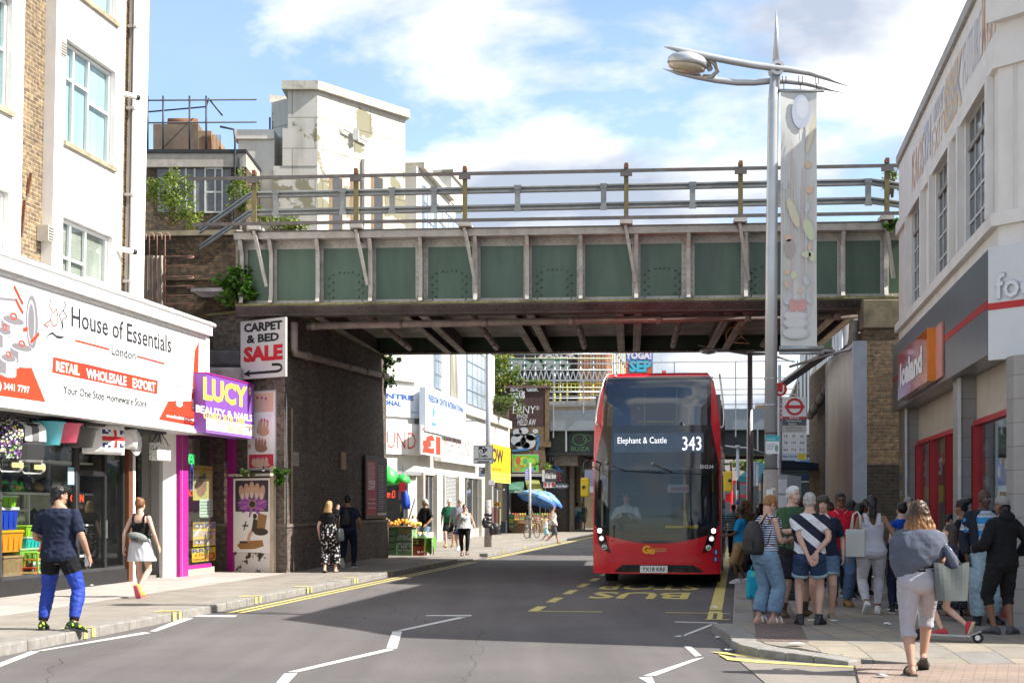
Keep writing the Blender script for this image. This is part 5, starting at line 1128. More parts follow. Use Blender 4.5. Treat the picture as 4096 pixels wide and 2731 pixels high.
Z9('shop_fascia','white fascia with thin red lettering facing the bridge',WN,1430,1690,1683,1815,.15,.4,SGW,[("POUND",.12,.18,.87,.72,RDT,-.01)])
cs=Zd('corner_shopfront','glass shopfront with red lettering behind the fruit stall','shopfront',(*WN.at(0),PZ),WN.rz,Z0=False);a0,a1=WN.loc(1480,1900)[0],WN.loc(1668,1900)[0];a2=WN.loc(1632,1900)[0]
m=MB();m.box(a0,a1,.15,.2,.0,.3,GREY);m.box(a0,a0+.1,.1,.2,0,2.8,GREY);m.box(a2-.18,a2-.06,.08,.2,0,2.8,Zr);m.box(a0,a1,-.2,.3,2.75,2.9,P((.25,.26,.27),.6));m.build('frame',cs)
m=MB();m.box(a2,a1,.0,.3,0,2.85,P((.55,.50,.43),.8,var=.1,ZD=.3));m.build('pillar',cs)
m=MB();m.box(a0,a2-.18,.16,.17,.3,2.75,GLASS);m.build('pane',cs)
m=MB();m.box(a0,a1,3,3.1,0,2.9,Zm);m.box(a0,a1,.2,3,.0,.02,P((.3,.28,.26),.5));m.build('interior',cs)
m=MB();m.text(Fr((0,.155,0),(1,0,0)),"any £1 Item £1",WN.loc(1490,1960)[0],1.75,WN.loc(1592,1960)[0],2.15,SRED,0,.02);m.build('lettering',cs)
for k in range(12):
 m=MB();s=rnd.uniform(.2,.4);m.box(-s,s,-.15,.15,0,s*1.3,fl(rnd.choice(gc[:5])));q=WN.at(rnd.uniform(a0+.4,a2-.7),-.5);solo(m,'goods_box','large coloured carton behind the corner shop glass','box',(q[0],q[1],rnd.choice([.15,.6,.15])),WN.rz,'cartons in the corner shop window',Z0=False)
Z8('shop_fascia','yellow shop fascia with tall dark letters',1962,1772,2042,1893,-12.75,.3,fl((.80,.52,.015)),[("OW",.06,.38,.62,.88,fl((.05,.03,.03)),.04),("Lose the Void",.05,.12,.5,.25,RDT,0)])
Z8('banner_strip','pale yellow lettered strip under the yellow fascia',1962,1886,2042,1926,-12.7,.1,fl((.80,.72,.12)),[("KEYS CUT SHOES HEELS LOCKS",.03,.55,.95,.80,fl((.45,.38,.05)),.02),("OPEN 7 DAYS A WEEK PHONES",.03,.15,.95,.4,fl((.45,.38,.05)),.02)])
ysh=Zd('corner_shop','open fronted shop with goods spilling out under the yellow fascia','shop',(*wxy(-13.0,75),PZ),-AA,Z0=False);y75=lambda t:t-75
xa=lambda x:y75(onu(-13,x,2000)[0])
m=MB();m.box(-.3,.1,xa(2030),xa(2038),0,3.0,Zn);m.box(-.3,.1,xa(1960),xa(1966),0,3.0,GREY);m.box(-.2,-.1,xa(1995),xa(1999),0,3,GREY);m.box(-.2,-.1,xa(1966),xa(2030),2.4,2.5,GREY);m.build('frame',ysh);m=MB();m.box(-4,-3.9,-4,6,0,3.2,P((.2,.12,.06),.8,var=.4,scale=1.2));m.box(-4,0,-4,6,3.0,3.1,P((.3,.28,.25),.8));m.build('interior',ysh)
GP=Wl(px(2036,2000,82.3).xy,px(2180,2000,82.3).xy)
BR3=Zi((.24,.155,.075),(.16,.105,.06),(.14,.115,.09),var=.4,ZD=.3,ms=.014,bw=.24,rh=.085)
BRPL=Zi((.085,.045,.045),(.065,.038,.04),(.05,.035,.035),var=.3,ZD=.2)
gr=Zd('bridge_pier','tall brick pier covered in white graffiti beside the second railway bridge','pier',(*GP.p,0),GP.rz,Z0=False);w=GP.L;gz_=lambda x,y:GP.loc(x,y)
m=MB();m.box(0,w,0,6,0.1,6.2,BR3);m.box(-.2,w+.35,-.05,6,5.05,5.35,BR3);m.box(0,w,.003,6,6.2,8.45,BRPL);m.box(w+.003,w+.25,-.02,6,5.36,8.4,BR3);m.build('wall',gr)
m=MB();m.box(-.15,w+.35,-.12,6,8.453,8.6,P((.12,.08,.07),.8));m.build('coping',gr)
WG=fl((.62,.64,.68));GSV=fl((.42,.44,.47));
m=MB()
def gt(txt,x0,y0,x1,y1,mat,bold=0,c=.06,sh=0):a0,z1=gz_(x0,y0);a1,z0=gz_(x1,y1);m.text(f0,txt,a0,z0,a1,z1,mat,c,bold,sh)
S_=lambda cx,cy:(1900+cx/2.852,1350+cy/2.852)
def g2(txt,x0,y0,x1,y1,mat,bold=0,c=.06,sh=0):gt(txt,*S_(x0,y0),*S_(x1,y1),mat,bold,c,sh)
g2("GESK",585,565,725,615,WG,.06);g2("SC",400,570,540,615,WG,.05);g2("ROAR",415,630,500,700,WG,.06);g2("US",505,610,570,695,WG,.05);g2("A",425,710,490,770,WG,.05);g2("ERNY*",430,775,735,865,WG,-.005,.06,.1);g2("ENQS",475,875,605,925,WG,0,.06,.2);g2("HELD AW",485,930,695,1000,WG,0,.06,.15)
def blob(cx,cy,rx,ry,mat,c,out=None,rot=0):
 a,z=gz_(*S_(cx,cy));sx=gz_(*S_(cx+rx,cy))[0]-a;sz=z-gz_(*S_(cx,cy+ry))[1];m.fell(f0,a,z,sx,sz,mat,c,20,rot)
 if out:m.fell(f0,a,z,sx,sz,out,c+.004,20,rot,.12)
for cx,cy,rx,ry in((480,1080,55,50),(560,1060,60,45),(690,1065,40,32),(490,1170,95,75),(610,1190,95,90),(540,1230,90,50),(640,1130,60,45)):blob(cx,cy,rx,ry,GSV,.056,fl((.03,.03,.04)))
a0,z1=gz_(*S_(420,1330));a1,z0=gz_(*S_(725,1535));blue=fl((.05,.18,.42))
for p,q in(((690,1120),(740,1120)),((735,1120),(700,1200)),((700,1200),(745,1190)),((720,1210),(700,1300)),((610,1270),(420,1290))):
 P0,Q0=gz_(*S_(*p)),gz_(*S_(*q));m.fline(f0,[P0,Q0],.12,blue,.064)
m.build('graffiti',gr)
r=Zd('painted_board','green painted board with a red letter curve on the brick pier','board',(*GP.at(a0,.2),z0),GP.rz,Z0=False);bw_,bh=a1-a0,z1-z0;m=MB();m.box(0,bw_,0,.1,0,bh,Zn);m.build('frame',r);m=MB();m.Z3(f0,.05,.05,bw_-.05,bh-.05,fl((.08,.50,.03)),.004)
RG=fl((.50,.10,.03))
for cx,cy,rx,ry,mt,c in((.25,.5,.2,.38,fl((.25,.55,.08)),.006),(.45,.6,.22,.3,fl((.30,.62,.06)),.007),(.7,.62,.2,.2,fl((.25,.55,.08)),.008),(.24,.62,.1,.2,RG,.009),(.22,.15,.1,.08,fl((.6,.2,.05)),.008),(.5,.6,.09,.18,fl((.02,.4,.18)),.010)):m.fell(f0,bw_*cx,bh*cy,bw_*rx,bh*ry,mt,c,20);m.fell(f0,bw_*cx,bh*cy,bw_*rx,bh*ry,RG,c+.0005,20,0,.12)
m.fell(f0,bw_*.86,bh*.2,bw_*.04,bh*.09,fl((.02,.04,.02)),.01);m.text(f0,"365",bw_*.2,bh*.25,bw_*.45,bh*.42,RG,.012,0);m.build('painting',r)
B2=Wl(px(2180,2000,83.0).xy,px(3110,2000,81.5).xy);b2=Zd('railway_bridge','grey and black second railway bridge with white railings farther up the street','bridge',(*B2.p,0),B2.rz,Z0=False);L2=B2.L
GRB=P((.27,.31,.35),.5,var=.08,ZD=.15);BLB=P((.030,.042,.042),.6,var=.3,ZD=.2)
m=MB();m.box(-.4,L2+1,0,.06,6.02,7.22,GRB);m.build('parapet',b2)
m=MB();m.box(-.4,L2+1,.3,.4,4.75,6.0,BLB);m.box(-.4,L2+1,-.1,9,5.98,6.018,BLB);m.box(-.4,L2+1,.1,.6,4.6,4.748,BLB);m.box(-.4,L2+1,8.6,9.0,4.6,6.0,BLB)
for k in range(8):m.box(1.2+2.2*k,1.28+2.2*k,-.25,.3,4.8,6.0,GREY)
m.build('girder',b2)
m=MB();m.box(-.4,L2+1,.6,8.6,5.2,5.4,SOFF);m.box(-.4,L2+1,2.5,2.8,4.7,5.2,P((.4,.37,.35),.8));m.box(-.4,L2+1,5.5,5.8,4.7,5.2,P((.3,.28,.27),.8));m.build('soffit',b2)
WR=P((.40,.42,.45),.5,.2)
k=0
while k*1.75<L2+.8:
 x=.5+1.75*k;m=MB();m.box(x-.035,x+.035,-.1,-.02,5.6 if k%2==0 else 7.0,9.95 if k%2==0 else 8.9,WR);m.build('railing_post',b2);k+=1
for z in(9.9,8.95,8.3,8.0,7.45):m=MB();m.box(-.4,L2+1,-.09,-.03,z,z+.05,WR);m.build('hand_rail',b2)
m=MB();fB=Fr((0,.3,0),(1,0,0));GG=fl((.12,.34,.14))
for cx,cy,r_ in((2.0,5.5,.42),(2.45,5.6,.25),(4.4,5.55,.40),(4.0,5.4,.28),(4.7,5.7,.28)):m.fell(fB,cx,cy,r_,r_*.8,GG,.02,20,0,.1)
m.text(fB,"BUZA",1.5,4.85,2.6,5.1,GG,.02);m.text(fB,"NEWS",3.6,4.85,4.7,5.1,GG,.02);m.build('graffiti',b2)
vp=Zd('viaduct_pier','dark brick viaduct pier with pale stone edges under the second bridge','pier',(*px(2185,2000,84).xy,0),-AA,Z0=False)
p_=px(2185,2000,84);lat=lambda x,Y:px(x,2000,Y)
m=MB();BRV=Zi((.11,.09,.07),(.075,.065,.055),(.07,.06,.055),ZD=.5);m.box(0,1.2,-.2,10,.1,4.6,BRV);m.build('wall',vp);m=MB();m.box(.5,1.9,-.35,10,4.0,4.6,P((.20,.17,.14),.85,var=.3,ZD=.4));m.box(1.21,1.42,1.5,2.2,.1,4,P((.42,.34,.24),.85,var=.2,ZD=.3));m.box(1.21,1.45,5.2,6.4,.1,4,P((.42,.34,.24),.85,var=.2,ZD=.3));m.build('stone_edge',vp)
m=MB();fV=Fr((.0,-.2,0),(1,0,0));m.text(fV,"SYRL29",.2,4.3,1.1,4.55,WG,.02);m.text(fV,"KHE",.3,3.1,.95,3.7,fl((.5,.08,.1)),.02);m.fline(fV,[(.1,3.9),(1.0,3.6),(.5,4.1)],.12,blue,.02);m.build('graffiti',vp)
W82=Wl(px(2170,2000,80.4).xy,px(2240,2000,80.4).xy)
Z9('barber_sign','black and grey barber sign with white lettering hanging below the brick pier',W82,2168,1880,2228,1926,.4,.3,fl((.04,.042,.045)),[("Ali Baba's Barber",.2,.25,.92,.75,SWH,.02),('|',0,0,.17,1,fl((.5,.5,.47)))])
Z9('photo_banner','red and white photo banner below the black sign',W82,2174,1927,2220,1950,.35,.05,fl((.7,.65,.62)),[('|',.05,.1,.25,.9,RDT),('|',.4,.1,.55,.9,fl((.5,.2,.15))),('|',.7,.1,.95,.9,RDT)])
r=Zd('oval_sign','dark oval nail sign with white script','sign',(*W82.at(W82.loc(2219,1942)[0],.4),W82.loc(2219,1954)[1]),W82.rz,Z0=False);m=MB();m.tube([(.0,0,.12),(.0,.05,.12)],.001,Zr,4);m.fell(Fr((0,0,0),(1,0,0)),.36,.15,.42,.16,fl((.05,.07,.10)),.02,24);m.box(.02,.7,0,.05,.03,.27,fl((.05,.07,.10)));m.build('board',r);m=MB();m.text(f0,"Anna Nails",.04,.09,.68,.2,SWH,.03);m.build('lettering',r)
stl=Zd('fruit_shop','dim open fruit shop under the painted board with crates and hanging lamps','shop',(*GP.at(0,1.2),PZ),GP.rz,Z0=False)
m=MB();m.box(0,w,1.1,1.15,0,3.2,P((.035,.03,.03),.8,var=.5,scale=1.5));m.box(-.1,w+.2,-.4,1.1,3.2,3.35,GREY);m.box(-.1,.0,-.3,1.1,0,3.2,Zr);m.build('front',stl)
m=MB();AWN=P((.06,.17,.12),.8);m.add([(0,-.2,2.9),(.85,-.4,2.9),(.85,-.9,2.45),(0,-.9,2.45),(.85,-.9,2.25),(0,-.9,2.25)],[(0,1,2,3),(3,2,4,5)],AWN);m.text(Fr((0,-.9,0),(1,0,0)),"ail",.3,2.28,.7,2.42,SWH,.01);m.build('awning',stl)
m=MB();OL=P((.20,.22,.06),.8,var=.2);m.add([(.9,-.3,3.05),(1.7,-.3,3.0),(1.9,-1.2,2.35),(1.1,-1.2,2.2)],[(0,1,2,3)],OL);m.build('canopy',stl)
for x in(.75,1.05):m=MB();m.ball((x,-.1,2.15),.07,emit((.9,.95,1),2.2,'lamp_light'),8,6);m.cyl((x,-.1,2.2),(x,-.1,3.2),.012,Zr,n=5);m.build('hanging_lamp',stl)
fc=[(.35,.45,.05),(.65,.30,.03),(.55,.08,.04),(.12,.35,.06),(.6,.5,.08)]
for k in range(18):
 i,j=k%6,k//6;m=MB();m.box(-.2,.2,-.16,.16,0,.2,CARD if k%3 else Zs)
 for q in range(6):m.ball((-.14+.14*(q%3),-.08+.16*(q//3),.21),.075,fl(fc[(i*2+j)%5]),7,5)
 p=GP.at(.35+.42*i,1.5-.25*j);solo(m,'fruit_box','box of fruit on the stepped display of the dim fruit shop','fruit box',(p[0],p[1],.35+.30*j),GP.rz,'fruit boxes of the dim shop',Z0=False)
tb=MB();tb.box(-.1,w-.1,-.5,0.1,0,.22,Zs);tb.box(-.1,w-.1,-.02,.35,.22,.52,Zs);tb.box(-.1,w-.1,.2,.6,.52,.82,Zs);solo(tb,'display_steps','stepped timber display holding the fruit boxes','display',(*GP.at(.2,1.45),PZ),GP.rz,Z0=False)
for k,(x,y,s)in enumerate(((2075,2120,.5),(2105,2118,.45),(2095,2095,.4),(2150,2112,.5),(2185,2118,.45),(2140,2080,.4),(2190,2085,.35))):
 X,Y=gp(x,min(y,2126),PZ);m=MB();m.box(-s*.6,s*.6,-.25,.25,0,s,CARD);m.box(-s*.2,s*.2,-.253,-.251,s*.4,s*.75,Zr);solo(m,'cardboard_box',('cardboard box on the pavement by the fruit shop','cardboard box on top of the stacked boxes')[y<2100],'box',(X,Y,PZ if y>2100 else PZ+.5),rnd.uniform(-.3,.3),('boxes by the fruit shop','boxes on the stack')[y<2100],Z0=False)
SC=Wl(px(1985,2000,100).xy,px(2425,2000,100).xy)
scb=Zd('scaffolded_building','red brick and graffiti covered building wrapped in scaffolding above the second bridge','building',(*SC.p,0),SC.rz,Z0=False);LW=SC.L
a1=SC.loc(2308,1500)[0]
RBR=Zi((.32,.14,.08),(.24,.10,.06),(.35,.25,.18),var=.3,ZD=.15)
m=MB();m.box(-3,a1,0,12,.1,14,Zi((.06,.05,.05),(.045,.04,.04),(.05,.045,.04),ZD=.5));m.build('side_wall',scb)
m=MB();m.box(a1+.003,LW,0,12,.1,14,RBR);m.prism([(LW,0),(LW+1.6,14),(LW,14)],.1,14,RBR)
for k in range(5):x=a1+.25+k*.42;m.box(x,x+.14,-.14,-.003,5,14,P((.46,.19,.09),.8,var=.2));
m.build('wall',scb)
m=MB();fW=Fr((0,0,0),(1,0,0))
for k in range(5):m.Z3(fW,a1+.06+k*.42,5,a1+.23+k*.42,13,P((.62,.55,.45),.8),.01)
m.build('pale_panel',scb)
m=MB();SV=fl((.34,.36,.37));GRN2=fl((.04,.28,.14));
def sg_(txt,x0,y0,x1,y1,mat,bold,c):A,z1=SC.loc(*S_(x0,y0));B,z0=SC.loc(*S_(x1,y1));m.text(fW,txt,A,z0,B,z1,mat,c,bold)
sg_("EDAZO",380,250,1090,385,GRN2,.10,.02);sg_("EDAZO",390,258,1080,378,SV,.05,.03)
sg_("ZAROK",700,150,1180,248,fl((.35,.05,.06)),.10,.02);sg_("ZAROK",710,156,1170,240,fl((.55,.55,.56)),.05,.03);m.build('graffiti',scb)
STB=P((.50,.54,.55),.4,.5);YSL=P((.62,.58,.06),.5)
sf_=Zd('scaffolding','grey and yellow tube scaffolding with a truss around the brick building','scaffolding',(*SC.at(0,1.6),0),SC.rz,Z0=False)
def sz(cx,cy):a,z=SC.loc(*S_(cx,cy));return a*.985,z
for cx in(300,420,565,690,800,910,975,1055,1205,1350):a,_=sz(cx,300);m=MB();m.tube([(a,0,.5),(a,0,14)],.05,STB,6);m.cyl((a,0,8.6+(cx%7)*.1),(a,0,9.4+(cx%7)*.1),.075,YSL,n=6);m.build('standard',sf_)
for cy in(215,265,325,395,515,590,640,710):_,z=sz(700,cy);m=MB();m.tube([(-.6,-.05,z),(LW+.4,-.05,z)],.045,STB if cy not in(265,590)else P((.45,.5,.3),.5),6);m.build('ledger',sf_)
m=MB();z1,z0=sz(700,400)[1],sz(700,512)[1];n=22
for k in range(n):a=-.4+(LW+.4)*k/n;b_=-.4+(LW+.4)*(k+.5)/n;c_=-.4+(LW+.4)*(k+1)/n;m.bar((a,-.12,z0),(b_,-.12,z1),.06,.06,STB);m.bar((b_,-.12,z1),(c_,-.12,z0),.06,.06,STB)
m.build('truss',sf_)
m=MB();z=sz(700,388)[1];m.box(-.6,LW,.1,1.2,z,z+.06,P((.25,.17,.1),.8));z=sz(700,545)[1];m.box(-.4,LW-.4,.05,1.2,z,z+.05,P((.55,.50,.08),.7));m.build('board_deck',sf_)
m=MB();z=sz(700,545)[1]
for k in range(20):a=.3+(LW-2)*k/20;m.box(a,a+.06,-.06,0,z-.5,z,YSL)
m.build('toe_rail',sf_)
for k in range(7):
 a=LW+.45+k*.32;y=2.0+k*2.2;m=MB();m.tube([(a,y,.5),(a,y,14)],.05,STB if k%2 else P((.55,.5,.25),.5),6);m.build('standard',sf_)
for z in(7.5,9.0,10.2,11.5,12.8):m=MB();m.tube([(LW+.4,1.9,z),(LW+2.6,16,z)],.05,STB,6);m.build('ledger',sf_)
for a,b_ in((.8,1.6),(1.8,3.2)):m=MB();m.tube([(LW+a*.7,a*4,7.5),(LW+b_*.7,b_*4,11.5)],.05,STB,6);m.build('brace',sf_)
BLK_=Wl(px(2440,2000,129).xy,px(2612,2000,129).xy);pb=Zd('painted_block','block with a bright blue and orange mural behind the scaffolding','building',(*BLK_.p,0),BLK_.rz,Z0=False);w=BLK_.L
m=MB();m.box(-2,w,0,14,.1,18,P((.10,.28,.55),.6,var=.1));m.box(w+.003,w+.8,.05,14,.1,15.9,P((.60,.68,.74),.6));m.build('wall',pb)
m=MB();A,z1=BLK_.loc(*S_(1600,165));
def bz(x,y):return BLK_.loc(2300+x/1.5686,1400+y/1.5686)
def bt(txt,x0,y0,x1,y1,mat,bold,c):A,z1=bz(x0,y0);B,z0=bz(x1,y1);m.text(f0,txt,A,z0,B,z1,mat,c,bold)
A,z1=bz(280,70);B,z0=bz(485,145);m.Z3(f0,A,z0,B,z1,fl((.45,.10,.03)),.01)
bt("YOGA!",310,5,485,60,fl((.35,.15,.5)),.10,.02);bt("YOGA!",314,8,480,57,fl((.65,.68,.72)),.05,.03);bt("SEP",335,60,482,142,fl((.02,.03,.2)),.11,.03);bt("SEP",340,65,478,138,fl((.05,.42,.55)),.05,.04);m.build('mural',pb)
m=MB();q=px(2640,1640,150);m.box(0,1.0,0,5,.1,15.9,P((.45,.08,.04),.7));solo(m,'red_building','plain red block poking up just behind the bus roof','building',(px(2626,1480,150).x,150,0),0,Z0=False)
lb=Zd('brick_building','low dark brick building with a railed roof behind the left end of the bridge','building',(*px(985,2000,50.5).xy,0),0,Z0=False);q0=px(985,2000,50.5);X=lambda x:px(x,900,50.5).x-q0.x;Z=lambda y:px(700,y,50.5).z
m=MB();m.box(-16,0,0,12,.1,Z(672),BRDK);m.build('wall',lb);m=MB();m.box(-16,.02,-.15,12,Z(672)+.003,Z(618),P((.42,.38,.33),.8,var=.15,ZD=.35));m.box(-16,.04,-.2,12,Z(618)+.003,Z(603),Zq);m.build('fascia',lb)
m=MB();m.box(X(630),X(925),-.03,-.003,Z(850),Z(676),P((.16,.16,.17),.6,var=.2))
for x in(680,745,780,822,862,890):m.box(X(x)-.03,X(x)+.03,-.07,-.031,Z(850),Z(676),P((.55,.55,.50),.6))
for y in(850,770,676):m.box(X(820),X(892),-.075,-.072,Z(y)-.03,Z(y)+.03,P((.55,.55,.50),.6))
m.build('window_frame',lb)
m=MB();RL=P((.035,.04,.05),.5);zr=Z(603)
for x,y in((585,0.2),(647,.2),(753,.2),(820,.2),(1022,3)):m.tube([(X(x),y,zr),(X(x),y,zr+2.0)],.035,RL,6)
for h in(.95,1.75):m.tube([(-16,.2,zr+h),(X(1022),.2,zr+h+.12)],.03,RL,6)
m.tube([(X(500),3,zr+2.2),(X(753),3,zr+2.4),(X(830),.2,zr+1.9),(X(885),.2,zr+1.3)],.03,RL,6);m.tube([(X(885),-.2,zr+.8),(X(940),-.2,zr+.7),(X(945),-.2,zr+.3),(X(935),-.2,8)],.04,RL,6);m.build('roof_railing',lb)
m=MB();m.tube([(X(963),-.15,6),(X(963),-.15,zr-.3)],.08,Zr,8);m.build('downpipe',lb)
m=MB();m.box(X(570),X(755),1.5,4,zr,zr+1.35,P((.20,.15,.11),.8,.2,var=.35,scale=1.5,ZD=.6,dcol=(.20,.08,.04),name='rusty_tank'));m.box(X(755)+.003,X(810),1.5,4,zr,zr+1.1,P((.34,.22,.13),.8,var=.2));m.tube([(X(620),2,zr+1.5),(X(740),2,zr+1.5)],.2,RUST,8);m.build('plant_housing',lb)
m=MB()
for k in range(14):m.bar((X(775)+k*.05,1.48,zr+.2),(X(775)+k*.05,1.48,zr+.95),.02,.02,RUST)
m.build('louvre',lb)
UI=3.35
IW=Zg((.80,.755,.70),.35,.7,(.46,.41,.35));IW2=Zg((.70,.655,.60),.35,.9,(.36,.32,.28))
TILE=Zi((.36,.34,.325),(.33,.315,.30),(.20,.19,.18),.62,.30,.006,.08,.15,(.2,.18,.16),.1,.35,off=0)
GFAS=P((.165,.178,.20),.28,var=.10,scale=.8,name='grey_fascia',ZE=(1,6,.4));IRED=P((.50,.012,.02),.35,var=.06)
ice=Zd('corner_store','cream rendered corner store with steel windows, grey fascia and red framed shopfront','shop',(UI,24,0));yi=lambda t:t-24
ti=lambda x,y=1300,u=UI:onu(u,x,y)[0]
T_far,T_near=31.05,ti(3993)
Pc=Vector(wxy(UI,T_near));CH_=[Vector((7.5,17.1)),Vector((8.3,15.8)),Vector((11.7,14.6)),Vector((16,13.7)),Vector((20,13.7))]
def li(p):u,t=ts(p[0],p[1]);return(u-UI,t-24)
poly=[(0,yi(T_far)),(0,yi(T_near))]+[li(p)for p in CH_];back=[(poly[-1][0]+3,8),(12,yi(T_far))]
foot=poly+back
foot_ccw=foot[::1]
def off_poly(e):
 """outline of the street and corner faces pushed out by e (towards the street)"""
 out=[];pts=poly
 for i,p in enumerate(pts):
  a=Vector(pts[max(0,i-1)]);b_=Vector(pts[min(len(pts)-1,i+1)]);d=(b_-a).normalized();n=Vector((d.y,-d.x));out.append((p[0]+n.x*e,p[1]+n.y*e))
 return out
wins=[(ti(3863),ti(3961)),(ti(3744),ti(3810)),(ti(3646),ti(3695))]
wins=[tuple(sorted(w))for w in wins]
m=MB()
def band(m,z0,z1,mat,e=0,depth=None):m.prism(off_poly(e)+back,z0,z1,mat)
band(m,7.45,8.85,IW,.0);band(m,5.0,5.42,IW,0)
m.box(.16,9,yi(T_near)-.2,yi(T_far)-.1,5.42,7.45,IW2)
edges=[yi(T_near)]+[v for w in sorted(wins)for v in(yi(w[0]),yi(w[1]))]+[yi(T_far)]
for k in range(0,len(edges),2):m.box(0.0,.5,edges[k],edges[k+1],5.42,7.45,IW)
m.prism([poly[1]]+[li(p)for p in CH_]+back[:1]+[(1.2,yi(T_near)+.01)],5.42,7.45,IW)
m.build('wall',ice)
m=MB();band(m,8.853,9.03,P((.42,.40,.37),.8,var=.2,ZD=.5),.06);m.prism([(p[0],p[1])for p in off_poly(.07)]+off_poly(-.2)[::-1],7.36,7.60,IW);m.prism(off_poly(.09)+off_poly(-.2)[::-1],5.30,5.47,IW)
m.prism([off_poly(.16)[1]]+off_poly(.16)[2:]+off_poly(-.3)[2:][::-1]+[off_poly(-.3)[1]],7.95,8.25,IW)
m.build('cornice',ice)
for k,w in enumerate(sorted(wins)):
 for t in(w[0],w[1]):m=MB();m.box(-.10,-.002,yi(t)-.18+(.33 if t==w[1]else-.12),yi(t)-.03+(.33 if t==w[1]else-.12),5.47,7.36,IW);m.build('pilaster',ice)
STF=P((.62,.62,.60),.5)
WGL=P((.045,.05,.055),.12,var=.6,scale=1.2,name='old_window_glass',spec=.25)
for w in wins:
 f=MB();a0,a1=yi(w[0]),yi(w[1]);z0,z1=5.47,7.36
 for k in range(5):a=lerp(a0,a1,k/4);f.box(.05,.08,a-.02,a+.02,z0,z1,STF)
 for k in range(6):z=lerp(z0,z1,k/5);f.box(.047,.082,a0,a1,z-.018,z+.018,STF)
 f.box(.03,.085,a0,a1,6.92,7.0,P((.30,.27,.22),.7))
 fo=f.build('window_frame',ice);g=MB();g.box(.065,.07,a0,a1,z0,z1,WGL);g.build('pane',fo)
m=MB();m.box(-.13,.3,yi(T_near)+.02,yi(T_far),3.63,5.0,GFAS);m.build('fascia',ice)
m=MB();m.box(-.136,-.1305,yi(T_near)+.02,yi(T_far),4.24,4.34,IRED);m.build('red_stripe',ice)
WPN=P((.66,.68,.69),.3,var=.03);m=MB();op=off_poly(.13);m.prism([(op[1][0],op[1][1])]+op[2:]+off_poly(-.1)[2:][::-1]+[(.1,yi(T_near))],3.55,5.02,WPN);m.build('corner_fascia',ice)
c0,c1=Vector(op[1]),Vector(op[2]);fq=Fr((c0.x,c0.y,0),(c1.x-c0.x,c1.y-c0.y,0));Lc=(c1-c0).length
m=MB();m.Z3(fq,0,4.20,Lc,4.29,IRED,.006);m.text(fq,"food",.12,4.33,.95,4.66,P((.74,.75,.77),.3),.03,.015);m.text(fq,"food",.105,4.315,.965,4.675,fl((.50,.50,.54)),.012,.03);m.build('corner_lettering',ice)
m=MB();fG=Fr((-.004,0,0),(0,-1,0))
for t_,x0,x1,z0,z1,c,bo in(("SEEK",3775,3850,7.75,8.62,(.72,.42,.10),.08),("SEEK",3778,3847,7.82,8.55,(.30,.34,.48),.0),("FUTURE",3852,3925,7.9,8.6,(.55,.58,.68),-.01),("KAOS",3648,3695,7.75,8.5,(.78,.42,.24),.01),("TH",3696,3725,7.85,8.55,(.40,.45,.58),.03),("EXIT",3728,3775,7.7,8.2,(.80,.48,.30),-.01),("MAGIC",3928,3985,7.9,8.75,(.82,.46,.26),.01),("oner",3735,3776,8.25,8.6,(.62,.62,.68),0)):
 a0,a1=-yi(ti(x0,600)),-yi(ti(x1,600));m.text(fG,t_,a0,z0,a1,z1,P(tuple(lerp(v,w_,.38)for v,w_ in zip(c,(.76,.72,.66))),.8,var=.2,scale=3,name='faded_spray_paint'),.004 if bo<.05 else .002,bo,.1)
m.build('graffiti',ice)
m=MB()
pil=[(ti(3972,1800),ti(3972,1800)-1.3),(ti(3835,1800),ti(3812,1800)),(ti(3622,1800),ti(3592,1800))]
tn=ti(4023,1800)
m.box(0,.9,yi(pil[1][0]),yi(pil[1][1]),0.05,3.63,TILE);m.build('pillar',ice);m=MB();m.box(0,.9,yi(pil[2][0]),yi(T_far),.05,3.63,TILE);m.build('pillar',ice);m=MB()
cc=li((6.80,18.12));ring=[(cc[0]+.48*math.cos(q),cc[1]+.48*math.sin(q))for q in[2*math.pi*k/14 for k in range(14)]]
m.prism(ring,.05,3.55,TILE);m.build('pillar',ice)
m=MB()
for a in(pil[1][0],pil[2][0]):m.box(-.012,.03,yi(a)-.045,yi(a)-.003,.05,3.62,P((.75,.75,.73),.4))
m.build('corner_trim',ice)
BEI=P((.52,.46,.37),.6,var=.1,scale=2,ZD=.15)
bays=[(tn+.3,pil[1][0]),(pil[1][1],pil[2][0])]
m=MB();g=MB();pnl=MB()
for i,(a,b_)in enumerate(bays):
 a,b_=yi(a),yi(b_);pnl.box(.26,.34,a,b_,2.96,3.63,BEI)
 m.box(.22,.34,a,b_,2.88,2.96,IRED)
 n=1 if i==0 else 3
 for k in range(n+1):t=lerp(a,b_-.1,k/n);m.box(.20,.34,t,t+.10,.12,2.88,IRED);m.box(.18,.20,t+.03,t+.06,.12,2.88,fl((.2,.005,.01)))
 m.box(.22,.34,a,b_,.12,.25,IRED);g.box(.28,.285,a,b_,.25,2.88,GLASS)
m.build('red_frame',ice);g.build('pane',ice);pnl.build('beige_panel',ice)
m=MB();m.box(4.5,4.6,-12,8,.0,3.6,P((.32,.30,.28),.8));m.box(.5,4.6,-7,7,3.5,3.6,P((.6,.6,.6),.8));m.box(.5,4.6,-7,7,.0,.125,P((.35,.34,.33),.5));m.build('interior',ice)
a0,a1=onu(3.05,3709,1450)[0],onu(3.05,3591,1450)[0];ss=Zd('store_sign','red and orange box sign with white rounded lettering on the grey fascia','sign',(3.05,a0,3.69));Lr=a1-a0
